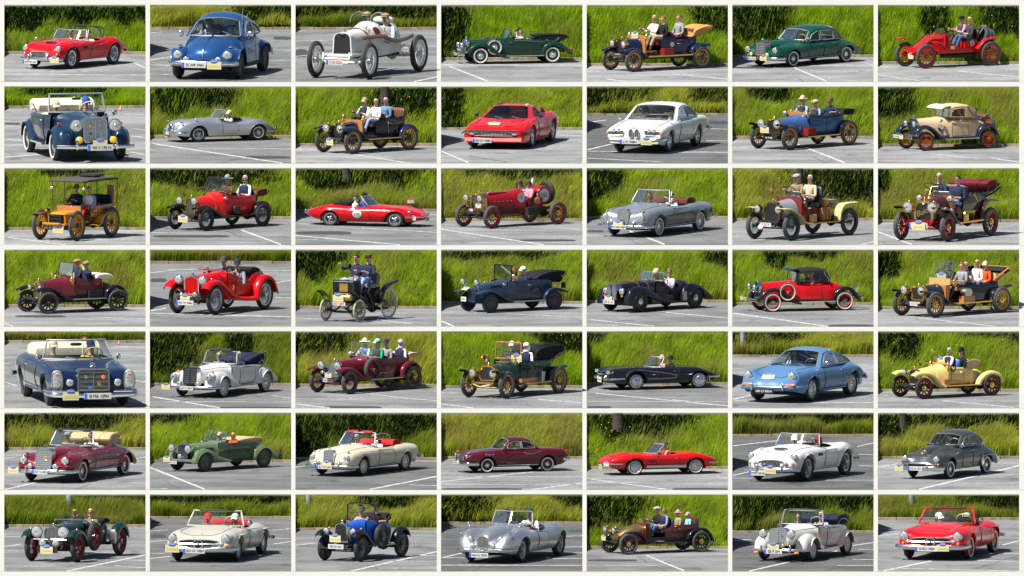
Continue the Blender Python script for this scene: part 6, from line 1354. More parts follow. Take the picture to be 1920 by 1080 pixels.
def xk(c,p,plate,v140=False):
 A=[(.92,.33,.38),(3.51,.33,.37)]
 c.loft('hood',p,.10,1.75,[(.10,.12),(.35,.24),(1.0,.42),(1.75,.56)],[(.1,.4),(1.75,.5)],[(.10,.60),(.2,.76),(.5,.88),(1.0,.95),(1.75,.99)],2.3,r0=.12)
 sf=c.shell('body',p,4.38,[(0,.45),(.25,.66),(.6,.74),(1.1,.84),(1.75,.95),(2.9,.90),(3.5,.84),(4.0,.68),(4.38,.45)],[(0,.45),(.08,.64),(.3,.81),(.8,.90),(1.2,.88),(1.8,.82),(2.5,.78),(2.95,.82),(3.45,.90),(3.9,.78),(4.38,.45)],[(0,.46),(.3,.56),(.9,.62),(2.3,.56),(3.4,.58),(4.38,.3)],[(0,.52),(.1,.64),(.4,.75),(.9,.80),(1.9,.76),(2.6,.75),(3.5,.80),(4.1,.62),(4.38,.36)],[(0,.45),(.8,.56),(4.38,.45)],[(0,.32),(.4,.25),(3.7,.25),(4.38,.36)],.08,A,[(2.0,2.9,[(2,.50),(2.5,.55),(2.9,.45)])],e=-.15)
 c.engine_under(.5,3.9,.5,.2,.5);wirewheels(c,2.59,.335,.15,CHROME if v140 else ALU)
 grille(c,-.0,ell(.155,.20,.56,2.2),MESHG,CHROME,.012,.4,vb=9);c.lamp(.16,.40,.64,.10,.2,p);c.part('headlight_trim',MB().lathe([(.09,-.012),(.105,0),(.1,.03)],(.155,-.4,.64),'x',20).lathe([(.09,-.012),(.105,0),(.1,.03)],(.155,.4,.64),'x',20),CHROME)
 c.lamp(.0,.27,.48,.075,.1,CHROME);c.dot(.2,.66,.84,.035,CHROME,'side_light',sc=(2,1,1))
 if v140:c.bumper([(-.10,0,.36),(-.07,.4,.36),(.1,.74,.36),(.4,.84,.36)],(.03,.06),over=(-.10,.3,.42,.26));c.bumper([(4.42,.3,.42),(4.35,.5,.42),(3.95,.76,.42)],(.025,.05),name='rear_bumper',over=(4.42,.36,.48,.24));c.rally(-.14,-.05,.40,.8)
 else:c.bumper([(-.04,.22,.365),(-.02,.45,.365),(.1,.72,.365),(.3,.78,.365)],(.02,.03))if 0 else[c.part('bumper',MB().tube(smoothpath([(-.05,sd*.18,.37),(-.03,sd*.45,.37),(.08,sd*.70,.37),(.3,sd*.80,.37)],12),(.02,.026),8),CHROME)for sd in(-1,1)]
 c.plate(-.06,.08,.24,plate,'eu' if not v140 else 'plain',.5,.115);c.mirror(.80,.68,1.02,.055)
 c.screen(1.78,.95,.35,.54,.48,.22,.24,CHROME,r=.014,bars=(0,),vee=True);cockpit(c,2.0,2.88,.5,.3,LBLK,((.3,-.3),(.3,.3)),.42,.42,.46,wheel=(2.22,-.3,.96),dz=.88)
 c.part('cockpit_trim',MB().tube(smoothpath([(2.05,-.54,.84),(2.5,-.57,.80),(2.85,-.5,.86),(2.95,0,.93),(2.85,.5,.86),(2.5,.57,.80),(2.05,.54,.84)],24),.022,6),LBLK)
 c.door(sf,p,1.95,2.62,.33,[(1.95,.76),(2.62,.73)]);c.dot(3.95,.56,.60,.04,REDL,'tail_light')
 return sf
def r22():
 c=Car(1,1,'flowing_roadster','sports car','silver roadster with flowing wings, wire wheels and slim chrome bumpers seen from the side','silver side-on roadster',4.45,1.64,24,1068,1815,390,.92,1.3)
 xk(c,SILV,'M XK 140',True);person(c,2.42,-.3,.38,'white','person in white shirt and beige cap in near seat of the silver side-on roadster','drive','silver','cap','beige',yaw=25);person(c,2.42,.3,.36,'white','person bald in white shirt in far seat of the silver side-on roadster','lap',None,yaw=20)
def r74():
 c=Car(6,3,'flowing_roadster','sports car','silver roadster with narrow oval radiator, split windscreen and swelling front wings','silver split-screen roadster',4.4,1.58,69,1063,1785,468,.92,1.3)
 xk(c,SILV,'HH AV 707H');person(c,2.42,-.32,.46,'white','person in white polo shirt and dark cap driving the silver split-screen roadster','drive','dark','cap','dark green',yaw=0,skin=1);person(c,2.42,.3,.42,'navy','person in dark blue cap beside the driver of the silver split-screen roadster','lap','dark','cap','navy',yaw=0)
 c.part('antenna',MB().tube([(1.7,-.5,.9),(1.75,-.52,1.4)],.005,4),CHROME)
# ------------------------------------------------------------------ cars with separate wings, running boards and upright radiators
def wings(c,p,front,rear,y,hw,fx,rx,zb=.32,n=2.3,rad=.38,hwr=None,yr=None,r0=.18):
 c.loft('front_fender',p,front[0][0],front[-1][0],hw,zb,front,n,y,[(fx,c.R,rad)],r0=r0,nx=20)
 c.loft('rear_fender',p,rear[0][0],rear[-1][0],hwr or hw,zb,rear,n,yr or y,[(rx,c.R,rad)],nx=20)
def merc170(c,p,plate,seat,topm,rim,ww=None,body=None):
 xf=.78;c.R=.335;body=body or p
 c.loft('hood',body,.20,1.70,[(.20,.245),(1,.40),(1.70,.56)],[(.2,.5),(1.7,.6)],[(.20,.96),(.9,1.02),(1.70,1.07)],[(.2,2.6),(1.7,3)])
 sf=c.tub('body',body,1.62,3.9,[(1.62,.60),(2.2,.70),(3.0,.70),(3.9,.58)],.34,[(1.62,1.02),(2.0,.99),(3.0,.97),(3.9,.80)],.04,.03,.5)
 c.loft('cowl',body,1.45,1.85,[(1.45,.50),(1.7,.60),(1.85,.64)],.34,[(1.45,1.05),(1.85,1.06)],3)
 c.loft('rear_deck',body,3.0,4.2,[(3.0,.66),(3.6,.6),(4.2,.40)],.36,[(3.0,.98),(3.5,.92),(4.2,.52)],3.2,r1=.2)
 wings(c,p,[(.12,.60),(.3,.76),(.7,.86),(1.05,.78),(1.5,.52),(1.9,.36)],[(2.72,.38),(2.85,.70),(3.2,.84),(3.6,.78),(4.15,.52)],.60,[(.12,.16),(.5,.225),(1.2,.2),(1.9,.1)],xf,3.38,.33,2.3,.39,[(2.72,.12),(3.2,.2),(4.15,.12)],.62)
 steelwheels(c,2.60,.335,rim,CHROME if ww else rim,.15,ww,'steel',.7,10);c.engine_under(.5,3.8,.42,.24,.5)
 c.runboard(1.7,2.85,.66,.22,.32,BLACKM,CHROME);c.radiator(-.02,.27,.46,1.06,'gothic',CHROME,MESHS,.24,False,.26,.028,rake=.08,cross=9);c.star(.12,0,1.05);c.part('radiator_centre_bar',MB().box((.0,0,.75),(.02,.02,.5),Matrix.Rotation(.08,3,'Y')),CHROME,None,False)
 c.bumper([(-.16,0,.38),(-.13,.5,.38),(-.02,.82,.38)],(.025,.045),over=(-.16,.42,.43,.24));c.door(sf,body,1.95,2.85,.38,[(1.9,.93),(2.85,.92)],(2.05,.86))
 c.tube('side_trim',[(.3,-.28,.93),(1.2,-.47,.97),(1.7,-.62,.98),(2.9,-.735,.93)],.012,CHROME)
 c.screen(1.78,1.05,.42,.60,.56,.14,.08,CHROME,r=.022,bars=());cockpit(c,1.85,3.2,.6,.4,seat,((.35,-.33),(.35,.33)),.55,.5,.5,wheel=(2.15,-.33,1.10),wm=LCRM,dz=1.0)
 c.folded([(3.0,.98),(2.95,1.14),(3.2,1.24),(3.75,1.22),(3.85,1.05),(3.6,.95)],.60,topm,ribs=2);c.tube('hood_iron',[(2.9,-.64,.98),(3.1,-.66,1.14),(3.5,-.66,1.10),(3.7,-.64,.98)],.012,CHROME,both=True);c.wipers(1.78,1.07,.35,.2)
 return sf
def r21():
 c=Car(1,0,'cabriolet','car','dark blue cabriolet seen head-on with yellow fog lamps, upright radiator and whitewall tyres','dark blue head-on cabriolet',4.35,1.66,78,125,882,510,.78,1.36,right=True)
 merc170(c,paint('steel blue',(.006,.022,.052),.1),'WI Y 170 H',LCRM,CANVC,NAVY,WHITEW)
 c.lamp(-.06,.41,.88,.135,.24,CHROME,stem=(.05,.0,-.16));c.lamp(-.10,.36,.54,.085,.12,CHROME,AMBER,name='fog_light');c.dot(.55,.66,.88,.035,REDL,'side_light')
 c.plate(-.22,-.06,.37,'WI Y 170 H','eu',.54,.125);c.rally(-.21,-.06,.48,.95)
 for y,z,m in((.10,.84,BRASS),(-.12,.84,RALLYB),(.1,.68,GREEN)):c.part('badge',MB().lathe([(0,-.008),(.03,-.006),(.035,0)],(.0,y,z),'x',14),m)
 c.mirror(1.72,.78,1.04,.06,sides=(-1,));c.part('rear_view_mirror',MB().cush((1.9,0,1.36),(.04,.2,.06),4),BLACKM)
 person(c,2.5,-.33,.44,'white','person in blue cap driving the dark blue head-on cabriolet','drive','silver','cap','blue',yaw=0);person(c,2.42,.33,.36,'red','person in red shirt and beige cap beside the driver of the dark blue head-on cabriolet','lap','silver','cap','beige',yaw=0)
def r76():
 c=Car(6,5,'cabriolet','car','white small cabriolet with free-standing chrome headlamps, upright radiator and dark folded hood','white cabriolet with free-standing lamps',4.35,1.66,69,1060,1775,460,.78,1.36)
 merc170(c,PEARL,'SE F 2H',LBLK,CANVN,PEARL,body=PEARL)
 c.lamp(-.06,.41,.88,.125,.22,CHROME,stem=(.05,.0,-.16));c.plate(-.22,.05,.35,'SE F 2H','eu',.52,.13);c.rally(-.20,.05,.50,1.05);c.lamp(-.14,.2,.52,.06,.1,BRASS)
 for y,z,m in((-.11,.82,RALLYB),(-.14,.62,BRASS)):c.part('badge',MB().lathe([(0,-.008),(.03,-.006),(.035,0)],(.0,y,z),'x',14),m)
 c.dot(-.1,.58,.30,.04,ORANGE,'turn_signal',sc=(1,2,1));c.tube('antenna',[(1.75,.60,1.05),(1.6,.62,1.42)],.006,CHROME,smooth=False)
 c.tube('soft_top_header',[(1.95,-.5,1.49),(1.93,0,1.51),(1.95,.5,1.49)],.025,BLACKM);c.mirror(1.75,.76,1.04,.05,sides=(-1,))
 person(c,2.42,-.33,.50,'lilac','person in lilac shirt driving the white cabriolet with free-standing lamps','drive','silver',yaw=0);person(c,2.42,.33,.46,'grey','person with dark hair beside the driver of the white cabriolet with free-standing lamps','lap','dark',yaw=10,hs='bob',specs=False)
def merc300(c,p,plate,rim,closed,ww):
 c.R=.345
 c.loft('hood',p,.22,1.80,[(.22,.26),(1,.44),(1.80,.60)],.6,[(.22,1.02),(.8,1.07),(1.80,1.10)],2.6)
 S=c.shell('body',p,4.9,[(0,.50),(.1,.70),(.5,.85),(1.8,1.02),(3.3,1.02),(4.0,.98),(4.7,.78),(4.9,.55)],[(0,.52),(.06,.72),(.25,.84),(.7,.90),(1.3,.88),(1.9,.94),(3.0,.98),(4.0,.94),(4.7,.74),(4.9,.55)],[(0,.56),(.4,.68),(1,.70),(2,.66),(3.5,.66),(4.9,.4)],[(0,.70),(.1,.82),(.7,.90),(1.6,.86),(2.6,.86),(3.6,.88),(4.4,.80),(4.9,.58)],[(0,.56),(1.4,.56),(2,.66),(4.9,.55)],[(0,.36),(.4,.30),(4.3,.30),(4.9,.42)],.08,[(.88,.345,.40),(3.93,.345,.39)],None if closed else[(2.0,3.5,.60)],e=-.05)
 c.loft('rear_fender',p,3.18,4.85,[(3.18,.12),(3.6,.24),(4.4,.22),(4.85,.1)],.32,[(3.18,.50),(3.4,.80),(3.8,.90),(4.3,.80),(4.85,.52)],2.4,.68,[(3.93,.345,.39)],nx=18)
 steelwheels(c,3.05,.345,rim,CHROME,.16,ww,'steel',.68,8,xf=.88);c.engine_under(.5,4.4,.55,.24,.55)
 c.radiator(-.06,.26,.44,1.09,'gothic',CHROME,MESHS,.28,False,.25,.03,rake=.10,cross=9);c.star(.13,0,1.09)
 c.lamp(.02,.63,.72,.115,.2,CHROME);c.part('headlight_housing',MB().cush((.25,.63,.72),(.5,.3,.3),2.2).cush((.25,-.63,.72),(.5,.3,.3),2.2),p);c.dot(.42,.68,.90,.04,CHROME,'side_light',sc=(2,1,1))
 c.bumper([(-.13,0,.38),(-.11,.5,.38),(-.0,.82,.38),(.3,.92,.38)],(.035,.06),over=(-.15,.48,.43,.24));c.tube('side_trim',[(.4,-.34,.97),(1.2,-.55,.98),(1.9,-.68,1.0),(3.6,-.70,1.0)],.012,CHROME);c.tube('sill_trim',[(1.35,-.83,.33),(3.45,-.84,.33)],.025,CHROME)
 c.bumper([(4.98,0,.48),(4.94,.5,.48),(4.7,.78,.48)],(.035,.055),name='rear_bumper');c.mirror(1.75,.76,1.12,.06,sides=(-1,))
 return S
def r16():
 c=Car(0,5,'limousine','car','dark green four-door limousine with tall chrome radiator and yellow fog lamps','dark green limousine',5.0,1.82,51,1018,1800,437,.88,1.5)
 p=GREEN;sf=merc300(c,p,'HH',GREEN,True,WHITEW)
 c.cabin(p,[(1.62,1.06),(1.98,1.48)],[(2.4,1.60),(3.0,1.61),(3.4,1.57)],[(3.55,1.53),(3.85,1.3),(4.05,1.0)],[(1.62,.72),(3.2,.74),(4.05,.60)],.60,[(1.62,1.0),(4.05,.98)],[(1.80,2.52),(2.62,3.30),(3.38,3.75)],crown=.14,sf=.22,sr=.15,gap=.08,trimr=.018)
 c.lamp(-.10,.37,.54,.08,.12,CHROME,AMBER,name='fog_light');c.plate(-.19,.28,.36,'HH O 2H','eu',.42,.11);c.rally(-.20,-.28,.42,1.0)
 c.door(sf,p,1.75,2.58,.36,.93,(2.45,.86));c.door(sf,p,2.62,3.35,.36,.93,(3.2,.86));cockpit(c,1.75,3.6,.62,.4,LBRN,((.4,-.36),(.4,.36),(1.2,-.36),(1.2,.36)),.62,.55,.56,wheel=(2.0,-.36,1.1),wm=LCRM,dz=1.0);c.part('tail_light',MB().cush((4.78,-.66,.62),(.08,.08,.1),2.4).cush((4.78,.66,.62),(.08,.08,.1),2.4),REDL);c.wipers(1.65,1.08,.35,.2)
 person(c,2.45,-.36,.60,'blue','person in blue shirt driving the dark green limousine','drive','grey',yaw=0);person(c,2.5,.36,.58,'beige','person in beige beside the driver of the dark green limousine','lap','blond',yaw=0)
def r61():
 c=Car(5,0,'cabriolet','car','maroon large cabriolet with tall chrome radiator, whitewall tyres and tan folded hood','maroon large cabriolet',5.0,1.82,67,100,895,480,.88,1.5)
 p=paint('deep red',(.14,.004,.011));sf=merc300(c,p,'GT',p,False,WHITEW)
 c.lamp(-.10,.38,.54,.085,.12,CHROME,name='fog_light');c.plate(-.20,.04,.37,'GT U 4H','eu',.46,.13);c.rally(-.16,.86,.42,1.0)
 for y,z,m in((-.09,.84,ORANGE),(-.08,.74,WHITE),(.1,.6,BRASS)):c.part('badge',MB().lathe([(0,-.008),(.03,-.006),(.035,0)],(-.02,y,z),'x',14),m)
 c.screen(1.80,1.06,.45,.66,.56,.30,.2,CHROME,r=.024);cockpit(c,2.0,3.5,.6,.4,LTAN,((.4,-.36),(.4,.36),(1.0,0)),.62,.45,.56,wheel=(2.3,-.36,1.14),wm=LCRM,dz=1.02)
 c.folded([(3.3,1.0),(3.2,1.18),(3.35,1.32),(3.9,1.36),(4.05,1.2),(3.8,1.0)],.64,CANVT,ribs=2);c.tube('hood_iron',[(3.3,-.68,1.02),(3.5,-.70,1.2),(3.9,-.70,1.14),(4.0,-.68,1.02)],.014,CHROME,both=True)
 for y in(-.3,.3):c.part('sun_visor',MB().box((2.2,y,1.55),(.16,.42,.025),Matrix.Rotation(-.3,3,'Y')),BLACKM,None,False)
 c.door(sf,p,1.75,2.75,.36,.93,(2.6,.86));c.wipers(1.8,1.08,.35,.2)
 person(c,2.55,-.36,.55,'white','person in white shirt driving the maroon large cabriolet','drive','dark',yaw=0);person(c,2.58,.36,.53,'grey','person in grey flat cap beside the driver of the maroon large cabriolet','lap','silver','flat','grey',yaw=0)
def r52():
 c=Car(4,1,'cabriolet','car','white cabriolet with tall grey radiator, headlamps set in the wings and navy folded hood','white cabriolet with lamps in its wings',4.6,1.70,62,1082,1818,460,.85,1.42)
 p=WHITEP;c.R=.345
 c.loft('hood',p,.22,1.90,[(.22,.25),(1,.40),(1.90,.58)],.5,[(.22,1.00),(1.0,1.06),(1.90,1.10)],2.8)
 sf=c.tub('body',p,1.75,4.0,[(1.75,.60),(2.3,.70),(3.2,.70),(4.0,.55)],.34,[(1.75,1.04),(2.2,1.0),(3.2,.99),(4.0,.84)],.03,.03,.5);c.loft('cowl',p,1.6,2.0,[(1.6,.52),(2.0,.65)],.34,[(1.6,1.07),(2.0,1.09)],3)
 c.loft('rear_deck',p,3.2,4.5,[(3.2,.66),(3.8,.58),(4.5,.38)],.36,[(3.2,1.0),(3.7,.93),(4.5,.50)],3,r1=.2)
 wings(c,p,[(.10,.62),(.25,.80),(.7,.90),(1.1,.86),(1.6,.62),(2.15,.37)],[(3.02,.40),(3.15,.72),(3.55,.90),(4.0,.82),(4.5,.52)],.60,[(.10,.18),(.5,.25),(1.4,.22),(2.15,.12)],.85,3.70,.33,2.3,.40,[(3.02,.12),(3.5,.23),(4.5,.13)],.64)
 steelwheels(c,2.85,.345,PEARL,CHROME,.16,mat('grey tyre wall',(.4,.4,.39),.6,var=.1),'steel',.7,10);c.engine_under(.5,4,.45,.25,.5);c.runboard(1.9,3.1,.66,.22,.34,WHITEP,CHROME)
 c.radiator(-.02,.26,.46,1.09,'gothic',CHROME,MESHG,.26,False,.25,.028,rake=.08,cross=9);c.star(.12,0,1.09);c.part('radiator_centre_bar',MB().box((.01,0,.78),(.02,.02,.54),Matrix.Rotation(.08,3,'Y')),CHROME,None,False)
 c.lamp(.06,.62,.73,.115,.2,CHROME);c.part('headlight_housing',MB().cush((.28,.62,.73),(.5,.28,.28),2.2).cush((.28,-.62,.73),(.5,.28,.28),2.2),p);c.dot(.38,.62,.90,.04,ORANGE,'turn_signal',sc=(1.6,1,1));c.lamp(-.10,.33,.50,.085,.12,CHROME,name='fog_light')
 c.bumper([(-.14,0,.38),(-.12,.5,.38),(.0,.84,.38),(.2,.9,.38)],(.03,.045));c.plate(-.20,.04,.36,'LEV A 187H','eu',.52,.12);c.rally(-.16,.78,.40,.95)
 c.screen(1.92,1.07,.42,.60,.54,.18,.12,CHROME,r=.024);cockpit(c,2.0,3.4,.6,.4,LBLK,((.35,-.34),(.35,.34)),.58,.48,.52,wheel=(2.3,-.34,1.14),wm=LCRM,dz=1.02);c.folded([(3.1,.98),(2.75,1.12),(3.1,1.22),(3.9,1.34),(4.0,1.25),(3.8,.98)],.62,CANVN,ribs=2)
 c.tube('hood_iron',[(3.4,-.66,1.0),(3.6,-.68,1.12),(3.8,-.66,.98)],.014,CHROME,both=True);c.door(sf,p,2.1,3.05,.38,[(2.1,.95),(3.05,.94)],(2.2,.88));c.tube('side_trim',[(.3,-.27,.96),(1.3,-.46,1.0),(1.9,-.64,.99),(3.4,-.735,.95)],.012,CHROME)
 for y in(-.22,.22):c.part('sun_visor',MB().box((2.1,y,1.54),(.14,.34,.05),Matrix.Rotation(-.4,3,'Y')),BLACKM,None,False)
 c.tube('antenna',[(1.9,.58,1.05),(1.85,.6,1.5)],.006,CHROME,smooth=False)
 person(c,2.62,-.36,.58,'navy','person with grey hair driving the white cabriolet with lamps in its wings','drive','silver',yaw=0);person(c,2.6,.34,.52,'denim','person with white hair beside the driver of the white cabriolet with lamps in its wings','lap','silver',yaw=20,hs='bob')
def r14():
 c=Car(0,3,'cabriolet','car','dark green four-seat cabriolet seen side-on with side-mounted spare wheel and whitewall tyres','dark green side-on cabriolet',4.85,1.62,15,1045,1840,422,.82,1.36)
 p=paint('racing green',(.003,.03,.015));c.R=.35
 c.loft('hood',p,.45,1.75,[(.45,.24),(1.75,.50)],.5,[(.45,1.0),(1.75,1.08)],3);sf=c.tub('body',p,1.65,4.15,[(1.65,.52),(2.2,.66),(3.4,.66),(4.15,.52)],.34,[(1.65,1.07),(2.4,1.06),(3.3,1.02),(4.15,.92)],.0,.03,.5)
 c.loft('cowl',p,1.6,1.95,[(1.6,.48),(1.95,.60)],.36,[(1.6,1.07),(1.95,1.10)],3.2);c.loft('rear_deck',p,3.5,4.35,[(3.5,.6),(4.35,.45)],.4,[(3.5,.98),(4.35,.66)],3.2,r1=.15)
 c.fender([(.32,.52),(.42,.70),(.68,.85),(.95,.86),(1.25,.74),(1.55,.50),(1.85,.36),(2.05,.34)],.62,.30,p,.06,.10,name='front_fender');c.fender([(3.42,.34),(3.47,.58),(3.62,.78),(3.9,.87),(4.2,.82),(4.5,.6),(4.72,.42)],.62,.30,p,.06,.10,name='rear_fender')
 c.loft('fender_skirt',p,.55,1.3,.05,.4,[(.55,.62),(.8,.80),(1.3,.62)],2.4,.50)
 steelwheels(c,3.05,.35,p,CHROME,.14,WHITEW,'disc',.66,0);c.engine_under(.6,4.2,.42,.28,.5);c.runboard(1.9,3.5,.63,.26,.34,p,CHROME)
 c.spare(1.42,-.66,.72);c.spare(1.42,.66,.72,(0,0,PI));c.tube('spare_clamp',[(1.42,-.6,1.0),(1.42,-.74,1.12),(1.44,-.76,.95)],.012,CHROME,smooth=False);c.mirror(1.42,.72,1.16,.05,sides=(-1,))
 c.radiator(.28,.26,.46,1.06,'peak',CHROME,MESHG,.18,True,.26,.03,rake=.05);c.lamp(.12,.30,.80,.12,.22,CHROME);c.lamp(.10,.16,.60,.07,.1,CHROME,name='fog_light')
 c.bumper([(.0,0,.42),(.02,.5,.42),(.12,.74,.42)],(.02,.06),over=(-.0,.4,.45,.2));c.plate(-.06,0,.42,'HH H 3H','eu',.4,.1);c.door(sf,p,1.98,3.05,.38,[(1.98,1.0),(3.05,.98)],(2.1,.92));c.tube('side_trim',[(.6,-.30,.96),(1.7,-.54,.98),(2.4,-.69,.99),(4.0,-.64,.90)],.011,CHROME)
 c.screen(1.95,1.08,.36,.52,.50,.20,.04,p,r=.018);c.part('side_window',MB().add([(2.1,-.62,1.06),(3.25,-.64,1.04),(3.2,-.58,1.34),(2.3,-.57,1.37)],[(0,1,2,3)]),GLASS);c.tube('window_frame',[(2.1,-.62,1.06),(2.28,-.57,1.37),(2.9,-.58,1.36),(2.88,-.62,1.05)],.012,CHROME,smooth=False);c.tube('window_frame',[(2.9,-.58,1.36),(3.25,-.58,1.32),(3.4,-.62,1.04)],.012,BLACKM)
 cockpit(c,2.0,3.9,.56,.42,LTAN,((.45,-.32),(.45,.32),(1.2,0)),.62,.48,.5,wheel=(2.3,-.3,1.14),dz=1.02);c.folded([(3.45,1.0),(3.2,1.16),(3.6,1.2),(4.5,1.18),(4.6,1.10),(4.2,.92)],.6,CANVB,ribs=2);c.tube('hood_iron',[(3.6,-.64,1.02),(3.8,-.66,.94),(4.05,-.66,.98),(4.15,-.66,1.1)],.02,CHROME)
 c.bumper([(4.9,0,.46),(4.86,.4,.46),(4.76,.68,.46)],(.02,.05),name='rear_bumper');c.star(.42,0,1.07,r=.035);c.part('tail_light',MB().cush((4.72,-.6,.58),(.08,.06,.1),2.4),REDL)
 person(c,2.62,-.3,.58,'white','person shading the eyes in the front of the dark green side-on cabriolet','shade','auburn',yaw=0);person(c,2.72,.3,.58,'pink','person in black cap in the front of the dark green side-on cabriolet','drive','dark','cap','black',yaw=10)
def r46():
 c=Car(3,5,'rumble_seat_coupe','car','red and black coupe with side-mounted spare wheel and whitewall wire wheels','red and black coupe',4.65,1.72,19,1022,1808,437,.80,1.44)
 p=RED;c.R=.37
 c.loft('hood',p,.52,1.75,[(.52,.28),(1.75,.50)],.48,[(.52,1.06),(1.75,1.14)],3.2);sf=c.loft('body',p,1.7,4.1,[(1.7,.50),(2.2,.66),(3.2,.68),(3.7,.60),(4.1,.46)],.42,[(1.7,1.14),(3.0,1.12),(3.5,1.05),(4.1,.66)],4.5,r1=.15)
 c.cabin(BLACKP,[(1.78,1.12),(1.86,1.50)],[(1.95,1.58),(2.4,1.62),(2.9,1.61)],[(3.1,1.55),(3.22,1.35),(3.28,1.1)],[(1.78,.56),(2.2,.64),(3.28,.64)],.60,[(1.78,1.10),(3.28,1.09)],[(1.93,2.80)],crown=.1,sf=.04,sr=.06,gap=.055,g=GLASS,bgap=.02,trim=BLACKM,roofm=CANVB,trimr=.014);c.part('sun_visor',MB().pillow([(1.66,1.52),(1.72,1.60),(1.95,1.62),(1.95,1.57)],.6),BLACKP)
 c.tube('landau_iron',[(2.95,-.66,1.5),(3.0,-.68,1.36),(3.12,-.68,1.24),(3.14,-.68,1.12)],.014,CHROME,both=True)
 c.fender([(.30,.48),(.38,.66),(.62,.82),(.9,.86),(1.2,.78),(1.5,.56),(1.8,.38),(2.0,.35)],.62,.30,BLACKP,.05,.08,name='front_fender');c.fender([(3.32,.36),(3.38,.62),(3.6,.82),(3.85,.86),(4.1,.80),(4.3,.6),(4.42,.42)],.62,.30,BLACKP,.05,.08,name='rear_fender')
 c.wheels(2.98,.37,.15,'wire',.27,[paint('signal red',(0,0,0)),STEEL,CHROME],20,whitewall=WHITEW);c.engine_under(.6,4.1,.42,.34,.5,BLACKP);c.runboard(1.9,3.4,.64,.28,.36,BLACKP,CHROME);c.part('valance',MB().box((2.65,-.56,.44),(1.5,.02,.12)).box((2.65,.56,.44),(1.5,.02,.12)),BLACKP,None,False)
 c.spare(1.42,-.70,.74);c.spare(1.42,.70,.74,(0,0,PI));c.radiator(.38,.28,.48,1.12,'arch',CHROME,MESHD,.15,True,.28,.045,bars=9);c.lamp(.16,.32,.92,.13,.22,CHROME);c.tube('lamp_bar',[(.3,-.5,.75),(.28,0,.80),(.3,.5,.75)],.02,CHROME);c.mirror(1.5,.62,1.12,.05,sides=(-1,),drop=.15)
 for z in(.42,.50):c.bumper([(.0,0,z),(.02,.5,z),(.10,.78,z)],(.014,.026))
 c.plate(-.06,.15,.48,'OS 305','eu',.4,.1);c.rally(-.08,.45,.50,.85);c.door(sf,p,1.95,2.85,.46,1.07,(2.75,1.0));c.part('luggage_rack',MB().tube([(4.3,-.4,.6),(4.5,-.4,.9),(4.55,-.4,.6),(4.3,-.4,.5)],.02,5).tube([(4.3,.4,.6),(4.5,.4,.9),(4.55,.4,.6),(4.3,.4,.5)],.02,5).tube([(4.5,-.4,.9),(4.5,.4,.9)],.02,5).tube([(4.55,-.4,.6),(4.55,.4,.6)],.02,5),CHROME)
 c.bumper([(4.62,0,.45),(4.6,.5,.45),(4.5,.74,.45)],(.014,.06),name='rear_bumper');cockpit(c,1.9,3.1,.56,.5,LBRN,((.4,-.3),(.4,.3)),.68,.5,.5,wheel=(2.1,-.3,1.18),dz=1.08)
 person(c,2.55,-.32,.66,'pink','person in pink shirt driving the red and black coupe','drive','silver',yaw=0);person(c,2.55,.32,.66,'charcoal','person in dark top beside the driver of the red and black coupe','lap','dark',yaw=20)
